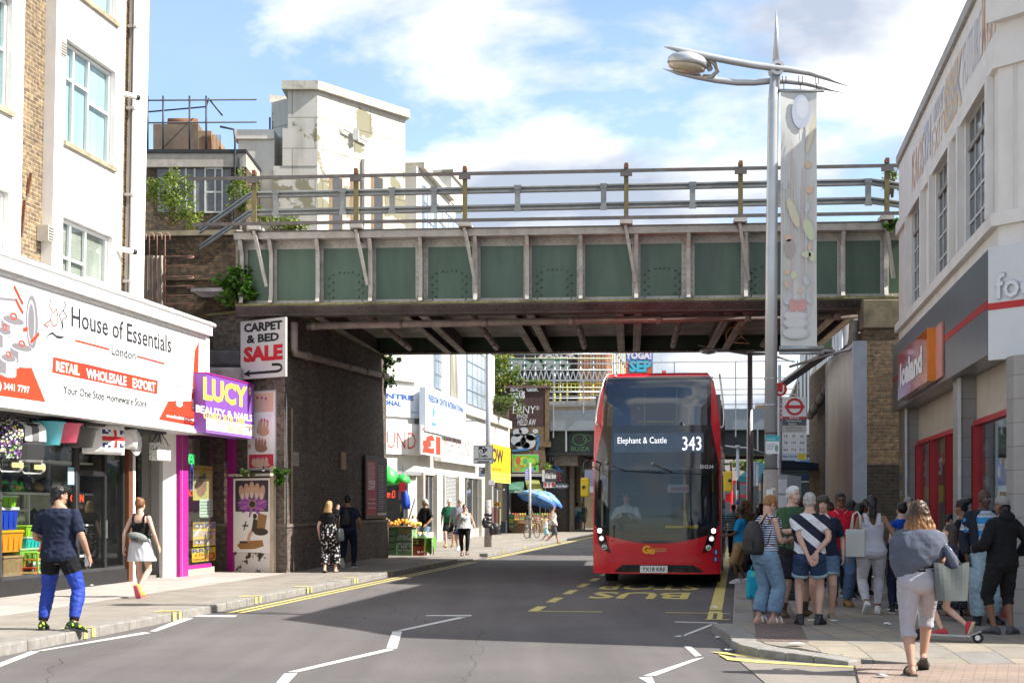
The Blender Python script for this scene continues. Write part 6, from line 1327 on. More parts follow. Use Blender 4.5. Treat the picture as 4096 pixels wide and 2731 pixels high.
def redor():
 m,nt=nodes('red_orange_print');v=vec(nt);s_=nn(nt,'ShaderNodeSeparateXYZ');nt.links.new(v,s_.inputs[0]);r=nn(nt,'ShaderNodeValToRGB');a=nn(nt,'ShaderNodeMath',_operation='DIVIDE');nt.links.new(s_.outputs[1],a.inputs[0]);a.inputs[1].default_value=Lr;nt.links.new(a.outputs[0],r.inputs[0])
 r.color_ramp.elements[0].position=0;r.color_ramp.elements[0].color=(.78,.16,.012,1);r.color_ramp.elements[1].position=.62;r.color_ramp.elements[1].color=(.48,.015,.02,1);Zl(nt,r.outputs[0],.18,0,None,spec=.6,coat=.4);return m
m=MB();m.box(0,.16,0,Lr,0,.87,redor());m.box(.0,.16,-.015,-.002,0,.87,P((.82,.26,.02),.3));m.build('sign_box',ss,bevel=.01)
m=MB();fi=Fr((0,Lr,0),(0,-1,0));m.text(fi,"Iceland",Lr*.1,.2,Lr*.86,.66,SWH,.006,.05)
m.build('lettering',ss)
r=Zd('store_sign_side_panel','pale salmon end panel beside the red and orange box sign','panel',(UI-.17,onu(3.2,3772,1450)[0],3.70));m=MB();m.box(0,.03,0,onu(3.2,3735,1450)[0]-onu(3.2,3772,1450)[0],0,.87,P((.70,.30,.24),.4));m.build('panel',r)  # thin pale salmon panel on the fascia, level with the box sign
r['label']='pale salmon panel beside the red and orange box sign';r.name='salmon_sign'
def poster_i(x0,y0,x1,y1,mat,wr,lab,name='offer_poster',u=3.70):
 a0,a1=onu(u,x1,y0)[0],onu(u,x0,y0)[0];z1=onu(u,(x0+x1)/2,y0)[1];z0=onu(u,(x0+x1)/2,y1)[1];r=Zd(name,lab,'poster',(u,a0,z0));w,h=a1-a0,z1-z0;m=MB();m.box(0,.02,0,w,0,h,mat);m.build('card',r);m=MB();f=Fr((0,w,0),(0,-1,0))
 for t_,p0,q0,p1,q1,mt in wr:m.text(f,t_,w*p0,h*q0,w*p1,h*q1,mt,.004,.04)
 if wr:m.build('lettering',r)
RCD=fl((.45,.06,.05));YCD=fl((.70,.55,.05))
zi=lambda cx,cy:(3400+cx/1.4253,900+cy/1.4253)
poster_i(*zi(405,1310),*zi(440,1490),RCD,[("£2",.1,.3,.9,.8,fl((.75,.6,.55)))],'red two pound offer card in the store window');poster_i(*zi(488,1300),*zi(530,1480),RCD,[("£5",.08,.3,.92,.85,SWH)],'red five pound offer card in the store window')
poster_i(*zi(410,1492),*zi(442,1565),YCD,[],'yellow poster below the red two pound card');poster_i(*zi(490,1482),*zi(530,1580),YCD,[],'yellow poster below the red five pound card')
poster_i(*zi(748,1230),*zi(790,1320),fl((.18,.19,.22)),[("NEW",.1,.3,.9,.7,fl((.4,.42,.45)))],'dark grey card high in the nearest store window');poster_i(*zi(748,1330),*zi(790,1420),fl((.35,.12,.06)),[("£1",.2,.3,.8,.7,fl((.5,.2,.1)))],'brown red card in the nearest store window');poster_i(*zi(748,1430),*zi(790,1490),fl((.30,.32,.34)),[("OFF",.2,.3,.8,.7,fl((.6,.6,.6)))],'pale grey card low in the nearest store window')
m=MB();q=onu(3.3,3667,1700);m.box(-.02,.02,-.3,.3,-.5,0,YCD)
for k in range(4):m.box(-.025,-.021,-.2,.2,-.12-.06*k,-.09-.06*k,BLU)
m.box(-.026,-.0215,-.25,.25,-.48,-.38,BLU);solo(m,'hanging_notice','yellow and blue notice hanging under the fascia by the farther store pillar','notice',(3.7,q[0],3.5))
m=MB()
for k in range(7):m.box(-.01,0,-.08,.08,.16*k,.16*k+.11,fl(((.8,.45,.03),(.8,.8,.78),(.7,.3,.05),(.25,.25,.5))[k%4]));
for k in range(6):m.box(-.008,-.002,-.01,.01,.16*k+.1,.16*k+.17,YCD)
q=onu(UI-.01,3603,2012);solo(m,'sticker_strip','column of orange and white stickers on the farther tiled pillar','stickers',(UI-.003,q[0],q[1]))
m=MB();m.lathe([(.33,0),(.33,.42),(.30,.50),(.27,1.05),(.0,1.06)],(0,0,0),P((.36,.35,.34),.6,var=.12),24);p=gp(4068,2505,PZ);solo(m,'column_base','rounded grey column base beside the person in the black hoodie','column',(p[0]+.35,p[1]+.15,PZ),0,Z0=False)
tr=Zd('white_terrace','white painted terrace with a raked parapet along the right pavement beyond the bridge','building',(3.4,50,0));yt=lambda t:t-50
zr_=lambda x,y,u=3.4:onu(u,x,y)
tA,tB,tC=46.5,66,82
m=MB();m.box(0,8,yt(tA),yt(tB),.1,9.6,IW);m.box(.0,8,yt(tB)+.003,yt(tC),.1,10.2,Zg((.70,.69,.66),.3));m.build('wall',tr)
m=MB();m.box(-.12,.3,yt(tA),yt(tB),9.603,9.85,CP);m.box(-.12,.3,yt(tB),yt(tC),10.203,10.45,CP);m.build('coping',tr)
m=MB()
for k in range(9):t=47.5+1.5*k;m.box(-.16,-.003,yt(t),yt(t)+.35,3.6,7.6,Zp)
m.box(-.2,-.003,yt(tA),yt(tB),7.603,7.9,Zp);m.build('fin',tr)
for t in(56,59.5,63,69,73,77):m=MB();m.box(-.02,-.003,yt(t),yt(t)+1.5,7.95 if t<66 else 6,9.3,Zr);m.build('window',tr)
for t in(47.2,54,61,67):m=MB();m.tube([(-.1,yt(t),.2),(-.1,yt(t),9.6)],.06,Zp,6);m.build('downpipe',tr)
m=MB();m.box(-.25,-.003,yt(46.6),yt(60),.1,3.3,P((.03,.03,.04),.5,var=.3));m.box(-.3,-.251,yt(46.6),yt(53),2.7,3.3,P((.04,.05,.10),.4));m.box(-.26,-.003,yt(60.1),yt(80),.1,3.4,P((.32,.33,.34),.5,var=.4,scale=.8));m.build('shopfront',tr)
m=MB();fR=Fr((-.26,yt(60),0),(0,-1,0));m.text(fR,"ACCESSORIES",8.2,2.2,12.5,2.6,emit((.05,1,.2),.45,'green_led'),.02,.02);m.build('lit_lettering',tr)
r=Zd('medicine_sign','black framed grey projecting sign with faded dark lettering','sign',(*px(3228,1738,44).xy,px(3228,1828,44).z),0,Z0=False);w=px(3300,1,44).x-px(3228,1,44).x;h=px(1,1738,44).z-px(1,1828,44).z
m=MB();m.box(0,w,0,.2,0,h,P((.03,.035,.06),.5));m.build('frame',r);m=MB();m.Z4(f0,[(0.0,h*.12),(w*.86,h*.12),(w*.93,h*.28),(w*.93,h*.72),(w*.86,h*.88),(0,h*.88)],fl((.20,.19,.17)),.01)
for k,t_ in enumerate(("Chinese","Medicine","Centre")):m.text(f0,t_,-.0,h*(.66-.2*k),w*.68,h*(.80-.2*k),fl((.05,.05,.07)),.014,.02)
m.build('face',r);m=MB();m.box(w,w+.6,.08,.14,h*.85,h*.9,Zr);m.box(w,w+.6,.08,.14,h*.1,h*.15,Zr);m.build('bracket',r)
r=Zd('blue_sign','dark blue hanging sign with pale blue circles behind the bus stop flag','sign',(*px(3165,1830,46).xy,px(3165,1868,46).z),0,Z0=False);w=px(3264,1,46).x-px(3165,1,46).x;h=px(1,1822,46).z-px(1,1868,46).z;m=MB();m.box(0,w,0,.12,0,h,fl((.015,.035,.28)));m.build('panel',r);m=MB()
for k,cl in enumerate(((.45,.65,.8),(.08,.35,.65),(.10,.30,.70))):m.fell(f0,w*(.26+.24*k),h*.78,w*.13,h*.42,fl(cl),.006+.001*k,20);m.fell(f0,w*(.26+.24*k),h*.78,w*.13,h*.42,fl((.4,.6,.85)),.0095+.0003*k,20,0,.1)
m.text(f0,"B",w*.68,h*.66,w*.80,h*.98,SWH,.012,.04);m.build('lettering',r)
bsh=Zd('bus_shelter','bus shelter with a dark blue roof and glass sides behind the lamp post','shelter',(1.1,44,PZ));SH=P((.04,.09,.16),.5,var=.15)
m=MB();m.prism([(-.2,-3),(1.6,-3),(1.6,3.2),(-.2,3.2)],2.55,[2.85,2.7,2.7,2.85],SH);m.build('roof',bsh,bevel=.03)
for x,y in((0,-2.7),(1.4,-2.7),(0,2.9),(1.4,2.9)):m=MB();m.box(x-.04,x+.04,y-.04,y+.04,0,2.55,Zr);m.build('post',bsh)
m=MB();m.box(1.38,1.40,-2.6,2.8,.3,2.3,Zt);m.box(.1,1.3,2.88,2.9,.3,2.3,Zt);m.build('pane',bsh)
def tentc(u,t,w,z,col,lab):
 r=Zd('market_canopy',lab,'canopy',(u,t,PZ));m=MB();m.lathe([(w,z),(w*.98,z+.25),(w*.1,z+.9),(0,z+.92)],(0,0,0),P(col,.8,var=.1,name='canvas'),4,Matrix.Rotation(R(45),4,'Z'),False);m.build('cover',r)
 for sx in(-1,1):
  for sy in(-1,1):m=MB();m.cyl((sx*w*.68,sy*w*.68,0),(sx*w*.68,sy*w*.68,z),.03,Zr,n=6);m.build('pole',r)
tentc(1.9,56,1.5,2.5,(.03,.05,.09),'dark canvas market canopy in front of the white terrace');tentc(.9,66,1.3,2.6,(.05,.22,.28),'teal canvas market canopy far along the right pavement')
def block(u0,u1,t0,t1,h,mat,lab,name='terrace_house',wrows=2,side=-1,wc_=Zr):
 r=Zd(name,lab,'building',((u0+u1)/2,(t0+t1)/2,0));w,d=(u1-u0)/2,(t1-t0)/2;m=MB();m.box(-w,w,-d,d,.1,h,mat);m.build('wall',r);m=MB();m.box(-w-.15,w+.15,-d-.15,d+.15,h+.003,h+.25,CP);m.build('cornice',r)
 n=max(1,int((t1-t0)/3));fx=-w if side<0 else w
 for j in range(wrows):
  for k in range(n):
   y=-d+(k+.5)*2*d/n;m=MB();z=3.9+j*3.1;m.box(fx-.03,fx+.03,y-.55,y+.55,z,z+1.7,wc_);m.build('window',r)
 m=MB()
 for k in range(2):
  x=lerp(-w,w,(k+.5)/2);m.box(x-.5,x+.5,-d-.03,-d+.03,4.2,6.0,wc_)
 m.build('end_window',r)
 m=MB();m.box(fx-.12,fx+.12,-d,d,.1,3.3,P(rnd.choice([(.4,.1,.08),(.1,.25,.4),(.5,.5,.48),(.35,.3,.12)]),.6,var=.5,scale=.6,name='shopfronts'));m.build('shopfront',r);return r
TAN=Zi((.45,.33,.19),(.38,.27,.15),(.40,.35,.28),var=.2,ZD=.15)
block(3.6,12,86,112,9.0,TAN,'tan brick terrace house far along the right pavement');block(1.6,12,128,150,10.5,TAN,'tan brick house with a pale bay at the far bend',wrows=2);block(-1.5,8,165,185,11,P((.62,.58,.50),.8),'pale rendered house closing the far end of the street')
block(-21,-9.5,96,118,8.5,TAN,'brick house on the left beyond the second bridge',side=1);block(-20,-9.4,122,170,9,P((.50,.45,.38),.8),'old rendered shops far on the left side of the street',side=1)
block(9,20,205,225,9.5,P((.55,.42,.28),.8),'ochre house behind the far end of the street')
m=MB();m.box(0,5,0,4,.1,16,P((.55,.56,.58),.6));m.box(5.6,8,.2,4,.1,15,P((.62,.60,.58),.6));m.box(0,8,-.1,0,9,10,P((.5,.25,.2),.6))
X=px(3020,1700,260);solo(m,'tower_block','pale tower blocks far away above the roofs','tower',(X.x,260,0),0,Z0=False)
LP=px(3083,2000,20.2);LPX=(3083-CX)/FF*20.2;ZL=lambda y:EYE+(HY-y)/FF*20.2;XL=lambda x:(x-CX)/FF*20.2-LPX
LPM=P((.52,.53,.54),.38,.55,var=.08,scale=3,ZD=.08);LPB=P((.34,.29,.26),.8,var=.15,scale=5,ZD=.2)
lp=Zd('lamp_post','tall silver lamp post with a spike, curved arms and a round lantern','street lamp',(LPX,20.2,PZ),0,Z0=False);zz_=lambda z:z-PZ
m=MB();zj=ZL(279);m.tube([(0,0,2.05),(.01,0,5.0),(XL(3093),0,ZL(440)),(XL(3103),0,zz_(zj))],[.093,.085,.075,.07],LPM,16);m.build('pole',lp)
m=MB();m.tube([(0,0,0),(0,0,.25),(0,0,2.05)],[.14,.108,.104],LPB,16);m.build('base',lp)
m=MB();m.tube([(XL(3104),0,zz_(zj)),(XL(3106),0,zz_(zj)+.5),(XL(3105),0,zz_(ZL(40)))],[.055,.03,.004],LPM,10);m.build('spike',lp)
m=MB();m.cyl((XL(3105),-.11,zz_(zj)),(XL(3105),.11,zz_(zj)),.10,LPM,n=16);m.cyl((XL(3105),-.115,zz_(zj)),(XL(3105),-.105,zz_(zj)),.055,Zr,n=12);m.build('hub',lp)
la=lambda x,y:(XL(2600+x/1.7424),zz_(ZL(y/1.7424)))
def arm(pts,rads,yoff):m=MB();m.tube([(la(*p)[0],yoff*(k_ if isinstance(yoff,list)else 1),la(*p)[1])for k_,p in enumerate(pts)],rads,LPM,10);m.build('arm',lp)
arm([(92,341),(160,352),(270,380),(400,408),(560,440),(720,468),(850,485),(960,497),(1100,520),(1230,560),(1372,614)],[.004,.03,.05,.052,.05,.05,.05,.045,.04,.03,.004],-.08)
arm([(98,460),(200,490),(330,515),(480,540),(620,556),(740,556),(850,545),(960,545),(1100,562),(1230,595),(1365,628)],[.004,.025,.04,.045,.045,.045,.045,.04,.035,.028,.004],.14)
m=MB();m.tube([(la(405,415)[0],-.05,la(405,415)[1]),(la(455,450)[0],0,la(455,450)[1]),(la(475,490)[0],.05,la(475,490)[1]),(la(440,520)[0],.1,la(440,520)[1]),(la(380,518)[0],.12,la(380,518)[1])],.035,LPM,8);m.bar((la(385,430)[0],-.05,la(385,430)[1]),(la(425,485)[0],.04,la(425,485)[1]),.06,.06,LPM);m.build('lantern_bracket',lp)
m=MB();cx_,cz_=la(264,432);tilt=Matrix.Translation((cx_,.02,cz_))@Matrix.Rotation(R(9),4,'Y')@Matrix.Rotation(R(7),4,'X');m.lathe([(.0,.14),(.12,.13),(.24,.08),(.285,.03),(.29,-.04),(.275,-.045)],(0,0,0),LPM,26,tilt);lt=m.build('lantern',lp)
m=MB();m.lathe([(.272,-.045),(.26,-.10),(.16,-.14),(0,-.15)],(0,0,0),P((.55,.46,.33),.15,var=.15,scale=9,name='lantern_glass',coat=.5),26,tilt);m.build('diffuser',lt)
m=MB()
for x in(928,1042,1156):a,z=la(x,540);_,z2=la(x,640);m.tube([(a-.02,-.05,z),(a-.02,-.05,z2+.1),(a+.03,-.05,z2+.1),(a+.03,-.05,z)],.006,Zr,5);m.tube([(a,-.05,z2+.1),(a,-.05,z2)],.006,Zr,5);
m.build('banner_hook',lp)
for z in(1.5,2.05,2.55,2.95,3.32):m=MB();m.cyl((0,0,z),(0,0,z+.015),.098 if z>2.05 else .111,Zr if z<2.6 else Zo,n=16);m.build('strap',lp)
m=MB()
for q,z,w_,h_ in((-1.7,1.2,.09,.05),(-1.2,1.55,.1,.06),(-1.45,1.75,.07,.03),(-1.9,1.68,.09,.08),(-1.35,.95,.06,.04),(-1.9,2.25,.07,.06)):m.add([(.112*math.cos(q+a*w_*4.5),.112*math.sin(q+a*w_*4.5),z+b_*h_)for b_ in(0,1)for a in(-1,0,1)],[(0,1,4,3),(1,2,5,4)],fl((.7,.7,.66)))
m.build('sticker',lp)
bn_=Zd('street_banner','long pale vertical banner with faint vegetable drawings hanging from the lamp post arm','banner',(LPX,20.2,ZL(1385)),0,Z0=False);bx0,bx1=XL(3120),XL(3264);bh=ZL(373)-ZL(1385);w=bx1-bx0
BAN=P((.66,.66,.63),.7,var=.04,scale=2);m=MB();n=24
vs=[(bx0+w*i/4,-.05+.012*math.sin(k*.5+i),bh*k/n)for k in range(n+1)for i in range(5)];m.add(vs,[(k*5+i,k*5+i+1,k*5+i+6,k*5+i+5)for k in range(n)for i in range(4)],BAN,True);m.build('cloth',bn_)
for z,q in((bh+.02,.025),(-.03,.03),(-.10,.022)):m=MB();m.cyl((bx0-.02,-.05,z),(bx1+.1,-.05,z),q,Zn,n=8);m.build('banner_rod',bn_)
m=MB();fb_=Fr((bx0,-.07,0),(1,0,0))
def bb(cx,cy):return((2600+cx/1.7424-3120)/144*w,zz_(ZL(cy/1.7424))+PZ-ZL(1385))
def b2_(cx,cy):x,y=2100+cx/1.5174,600+cy/1.5174;return((x-3120)/144*w,ZL(y)-ZL(1385))
pk=[fl(c)for c in((.68,.48,.52),(.66,.63,.46),(.60,.60,.62),(.62,.66,.55),(.70,.56,.44))]
for k in range(16):
 x=.06+.055*k;y0,y1=rnd.uniform(.05,.3),rnd.uniform(.5,.98);dx=rnd.uniform(-.04,.04);m.fline(fb_,[(w*x,bh*y0),(w*min(.96,x+dx),bh*y1)],rnd.choice([.006,.009,.013]),pk[k%5],.003+.0002*k)
OR=fl((.72,.50,.37));YV=fl((.69,.63,.46));PGN=fl((.57,.59,.61));VG=fl((.62,.65,.44))
for cx,cy,rx,ry,mt in((1712,98,.045,.045,OR),(1720,250,.045,.045,OR),(1590,540,.045,.045,OR),(1586,746,.04,.03,OR),(1580,822,.025,.05,OR),(1722,596,.025,.04,OR),(1663,862,.03,.03,OR),(1622,390,.05,.19,YV),(1716,490,.06,.14,VG),(1600,605,.07,.12,fl((.45,.38,.36))),(1625,765,.04,.05,VG),(1700,640,.06,.04,VG),(1735,650,.04,.07,VG),(1572,225,.03,.05,PGN),(1705,360,.03,.06,PGN),(1700,800,.03,.06,PGN),(1585,920,.04,.05,PGN),(1715,910,.03,.06,PGN)):
 a,z=b2_(cx,cy);m.fell(fb_,a,z,rx*1.15,ry*1.15,mt,.007,16,rnd.uniform(-.4,.4))
for a_,y_,rx in((.5,780,.16),):
 a,z=bb(1045,790);m.fell(fb_,a,z,.13,.24,fl((.50,.54,.64)),.0075,20);m.fell(fb_,a+.02,z+.05,.09,.15,fl((.60,.62,.68)),.008,18)
a,z=bb(1115,950);m.fell(fb_,a,z,.035,.28,YV,.0075,14,-.25)
for k,(cy,rx)in enumerate(((1010,.17),(1055,.18),(1115,.19))):a,z=b2_(1640,cy);m.fell(fb_,a,z,rx*1.0,.085,fl((.56,.555,.55)),.0072+.0006*k,22);m.fell(fb_,a-.02,z+.01,rx*.88,.065,fl((.66,.655,.64)),.0075+.0006*k,22)
for k in range(9):a,z=b2_(1605+11*k,950);m.fell(fb_,a,z,.022,.10,fl((.66,.34,.32)),.0095+.0002*k,8,rnd.uniform(-.2,.2))
m.build('print',bn_)
r=Zd('parking_notice','teal and white parking notice strapped to the lamp post','notice',(LPX,20.08,ZL(1815)),0,Z0=False);m=MB();w=.19;h=ZL(1743)-ZL(1815);m.box(-w*.5,w*.5,-.01,0,0,h,fl((.70,.70,.72)));m.build('panel',r);m=MB();m.Z3(Fr((0,-.01,0),(1,0,0)),-w*.5,h*.68,w*.5,h,fl((.02,.36,.42)),.002)
for k in range(4):m.Z3(Fr((0,-.01,0),(1,0,0)),-w*.42,h*(.5-.09*k),w*(.2-.05*k),h*(.54-.09*k),fl((.3,.3,.35)),.002)
m.text(Fr((0,-.01,0),(1,0,0)),"Controlled Zone",-w*.42,h*.76,w*.2,h*.86,SWH,.004);m.fell(Fr((0,-.01,0),(1,0,0)),w*.3,h*.3,w*.13,h*.2,fl((.15,.3,.2)),.003);m.build('lettering',r)
SB=222;YB=FF/SB;bsf=Zd('bus_stop','bus stop flag with a red roundel and route numbers on a slim pole','bus stop',((3112-CX)/SB,YB,PZ),0,Z0=False)
zb2=lambda y:EYE+(HY-y)/SB-PZ;xb2=lambda x:(x-3112)/SB
fz=lambda cx,cy:(xb2(2800+cx/2.24),zb2(1300+cy/2.24))
m=MB();m.cyl((0,0,0),(0,0,zb2(1585)),.045,LPM,n=12);m.build('pole',bsf)
m=MB();x0,z1=fz(735,645);x1,z0=fz(950,1208);m.box(x0,x1,-.03,.03,z0,z1,P((.72,.73,.74),.35,var=.02));m.bar((0,0,z1-.1),(x0,0,z1-.1),.03,.04,GREY);m.bar((0,0,z0+.2),(x0,0,z0+.2),.03,.04,GREY);m.build('flag',bsf)
m=MB();fF=Fr((0,-.03,0),(1,0,0));RR=fl((.52,.03,.035));a,z=fz(845,732);m.fell(fF,a,z,.158,.158,RR,.003,28,0,.29);m.Z3(fF,fz(757,0)[0],fz(0,747)[1],fz(933,0)[0],fz(0,718)[1],RR,.005)
m.Z3(fF,x0,fz(0,840)[1],x1,fz(0,820)[1],RR,.003);m.Z3(fF,x0,fz(0,900)[1],x1,fz(0,841)[1],fl((.09,.10,.12)),.003);m.Z3(fF,x0,fz(0,962)[1],x1,fz(0,901)[1],fl((.50,.48,.44)),.003);m.Z3(fF,x0,z0,fz(873,0)[0],fz(0,1150)[1],fl((.48,.58,.72)),.003);m.Z3(fF,fz(873,0)[0],z0,x1,fz(0,1150)[1],YCD,.003)
def ft(t_,cx0,cy0,cx1,cy1,mt=INK,bold=.01):a0,zt_=fz(cx0,cy0);a1,zb0=fz(cx1,cy1);m.text(fF,t_,a0,zb0,a1,zt_,mt,.005,bold)
ft("BUS STOP",800,825,885,837,SWH,.03);ft("Peckham Rye",775,850,905,870,SWH);ft("Station",790,875,860,893,SWH);ft("towards Bermondsey",768,912,915,930,Zr);ft("or Elephant & Castle",768,938,915,952,Zr)
for j,row in enumerate((("12","37","63"),("78","197","343"),("363","P12","P13"))):
 for i,t_ in enumerate(row):cx=(765,838,910)[i];hw=10+5.5*(len(t_)-1);ft(t_,cx-hw,982+61*j,cx+hw,1006+61*j,INK,.015)
 m.Z3(fF,x0,fz(0,1027+61*j)[1],x1,fz(0,1025+61*j)[1],GREY,.004)
ft("N63",738,1165,790,1188,INK,.015);ft("N343",800,1165,870,1188,INK,.015)
for k in range(3):ft("London zone",885,1158+16*k,935,1167+16*k,INK,0)
m.build('lettering',bsf)
r=Zd('round_sign','round red sign with a white hook on a pole behind the lamp post','sign',(*px(3106,1560,27).xy,PZ),0,Z0=False);m=MB();m.cyl((.06,0,0),(.06,0,4.2),.03,LPM,n=8);m.build('pole',r);m=MB();zc=px(3106,1558,27).z-PZ;m.cyl((.06,-.06,zc),(.06,-.03,zc),.13,RED,n=24);m.box(-.02,.14,-.058,-.032,zc-.62,zc-.14,RED);m.build('disc',r);m=MB();fo_=Fr((.06,-.06,zc),(1,0,0));m.fline(fo_,[(.06,.08),(.06,-.03),(.02,-.08),(-.04,-.05)],.03,SWH,.004)
for k in range(4):m.Z3(fo_,-.07,-.3-.08*k,.07,-.27-.08*k,SWH,.004)
m.build('lettering',r)
def far_lamp(x,Y,ytop,lab,name='lamp_post'):
 r=Zd(name,lab,'street lamp',(*px(x,2000,Y).xy,PZ),0,'lamp posts along the right kerb',Z0=False);zt_=px(x,ytop,Y).z-PZ;m=MB();m.tube([(0,0,0),(0,0,2),(0,0,zt_)],[.11,.10,.07],LPM,12);m.build('pole',r);m=MB();m.tube([(-1.5,0,zt_+.25),(-.7,0,zt_+.1),(0,0,zt_),(.5,0,zt_),(1.3,0,zt_-.25)],[.01,.04,.05,.04,.01],LPM,8);m.build('arm',r);m=MB();m.lathe([(0,.1),(.2,.06),(.26,0),(.2,-.08),(0,-.12)],(-1.2,0,zt_+.1),LPM,16);m.build('lantern',r);m=MB();m.cyl((0,0,zt_),(0,0,zt_+.12),.12,LPM,n=12);m.build('cap',r)
far_lamp(3000,41,1415,'lamp post beyond the first bridge, between the bus and the bus stop');far_lamp(2951,70,1790,'thin lamp post near the far red bus')
for x,Y,y1,lab in((3030,62,1868,'slim dark pole beyond the bridge behind the seated crowd'),(3018,48,1860,'dark metal post with a box beside the far lamp post')):
 r=Zd('street_pole',lab,'pole',(*px(x,2000,Y).xy,PZ),0,Z0=False);m=MB();m.cyl((0,0,0),(0,0,px(x,y1,Y).z),.06,Zn,n=8);m.build('pole',r);m=MB();m.box(-.12,.12,-.1,.1,1.6,2.2,Zn);m.build('box',r)
bl=Zd('beacon','black and white striped crossing beacon with an amber globe by the far bus','beacon',(*px(2950,2000,66).xy,PZ),0,Z0=False)
for k in range(6):m=MB();m.cyl((0,0,.45*k),(0,0,.45*k+.445),.05,Zq if k%2 else SWH,n=8);m.build('pole_band',bl)
m=MB();m.ball((.25,0,3.0),.16,P((.75,.62,.42),.3),12,8);m.cyl((0,0,2.7),(.25,0,2.85),.03,Zr,n=6);m.build('globe',bl)
tp=Zd('lamp_post','grey post wrapped in black tape on the left pavement carrying the traffic camera sign','street lamp',(*gp(1952,2186,PZ),PZ),0,Z0=False);YT=gp(1952,2186,PZ)[1];ST=FF/YT;zt2=lambda y:EYE+(HY-y)/ST-PZ;ZT=10.5
m=MB();m.tube([(0,0,1.75),(0,0,4),(0,0,ZT)],[.125,.1,.09],LPM,14);m.build('pole',tp);m=MB();m.tube([(0,0,0),(0,0,1.75)],[.14,.125],P((.30,.27,.25),.8,var=.35,scale=9,ZD=.5,dcol=(.55,.53,.50),name='sticker_scarred_base'),14);m.build('base',tp)
m=MB()
for z in(1.15,1.0,.88,.72):m.cyl((0,0,z),(0,0,z+.09),.15,P((.015,.015,.017),.3,bump=.6,ZC=30),n=14)
m.build('tape',tp)
for k in range(3):
 m=MB();m.ball((.17*math.cos(k*2.2-.6),.17*math.sin(k*2.2-.6),.62+.14*k),(.10,.09,.2),P((.02,.02,.023),.35,bump=.8,ZC=18),9,7);m.build('plastic_tatter',tp)
m=MB();m.lathe([(0,0),(.14,.02),(.16,.3),(.12,.42),(0,.46)],(.26,-.05,.45),P((.025,.025,.03),.5,bump=.5,ZC=20),10,None,True,1,.7);m.build('hung_bag',tp)
r=Zd('traffic_sign','grey traffic enforcement cameras sign on the post','sign',(*px(1893,1850,YT-.25).xy,px(1893,1855,YT-.25).z),0,Z0=False);w=(1973-1893)/ST;h=(1855-1780)/ST;m=MB();m.box(0,w,0,.02,0,h,P((.42,.43,.44),.4,var=.03));m.build('plate',r);m=MB()
for a0,b0,a1,b1 in((.02,.02,.98,.035),(.02,.965,.98,.98),(.02,.02,.035,.98),(.965,.02,.98,.98)):m.Z3(f0,w*a0,h*b0,w*a1,h*b1,BLK,.004)
m.Z3(f0,w*.28,h*.58,w*.56,h*.92,BLK,.004);m.fell(f0,w*.38,h*.68,w*.085,h*.09,SWH,.006,18);m.fell(f0,w*.38,h*.68,w*.05,h*.055,BLK,.007,18);m.fell(f0,w*.49,h*.85,w*.03,h*.035,SWH,.006);m.Z3(f0,w*.58,h*.63,w*.61,h*.88,BLK,.004);m.Z3(f0,w*.625,h*.67,w*.655,h*.84,BLK,.004);m.Z3(f0,w*.66,h*.71,w*.70,h*.8,BLK,.004)
m.text(f0,"Traffic",w*.27,h*.36,w*.72,h*.50,BLK,.004,.02);m.text(f0,"enforcement",w*.06,h*.225,w*.94,h*.335,BLK,.004,.02);m.text(f0,"cameras",w*.20,h*.06,w*.80,h*.17,BLK,.004,.02);m.build('lettering',r)
m=MB();m.box(0,75/ST,0,.04,0,.05,Zn);solo(m,'camera_bracket','grey horizontal bracket near the top of the camera sign post','bracket',(*px(1862,1685,YT).xy,px(1862,1685,YT).z),0,Z0=False)
r=Zd('notice_plate','small white loading notice on the taped post','notice',(*px(1955,1938,YT-.2).xy,px(1955,1938,YT-.2).z),0,Z0=False);m=MB();m.box(0,.22,0,.01,0,.17,SWH);m.build('plate',r);m=MB();m.text(f0,"No loading",.02,.10,.2,.14,INK,.004);m.text(f0,"at any time",.02,.03,.2,.08,INK,.004);m.build('lettering',r)
r=Zd('notice_plate','grey sticker covered plate at the left of the taped post','notice',(*px(1914,1907,YT-.2).xy,px(1914,1907,YT-.2).z),0,Z0=False);m=MB();m.box(0,.27,0,.01,0,.37,GREY);m.build('plate',r);m=MB();m.Z3(f0,.1,.12,.24,.3,Zr,.004);m.Z3(f0,.02,.05,.12,.12,fl((.1,.35,.6)),.004);m.Z3(f0,.03,.25,.14,.34,fl((.6,.5,.5)),.0045);m.build('sticker',r)
pp=Zd('sign_post','thin sticker covered post with purple market signs beside the bicycle','post',(*gp(2120,2152,PZ),PZ),0,Z0=False);Yp=gp(2120,2152,PZ)[1];Sp_=FF/Yp;m=MB();m.cyl((0,0,0),(0,0,(2150-1850)/Sp_),.055,P((.42,.42,.40),.6,var=.3,scale=9,ZD=.3,dcol=(.6,.58,.5),name='sticker_scarred_post'),n=10);m.build('pole',pp)
m=MB();h=(1920-1870)/Sp_;z0=EYE+(HY-1920)/Sp_-PZ;m.box(-.24,-.06,-.05,-.03,z0,z0+h,fl((.20,.20,.55)));m.box(.04,.17,.0,.02,z0+h*.62,z0+h*1.02,fl((.22,.22,.58)))
for k in range(5):m.box(-.22,-.10,-.055,-.051,z0+h*(.12+.17*k),z0+h*(.18+.17*k),SWH)
m.build('market_sign',pp)
BR_=P((.66,.010,.022),.22,var=.04,scale=1.2,name='bus_red',spec=.6,coat=.8);BB_=P((.012,.012,.014),.12,var=.1,name='bus_black',spec=.6,coat=.6)
BYL=P((.80,.55,.01),.4,var=.03);CHR=P((.62,.60,.56),.25,.6,var=.05)
WSG=ZI((.62,.69,.71),.90,name='windscreen_glass');UPG=ZI((.36,.44,.52),.74,name='upper_glass')
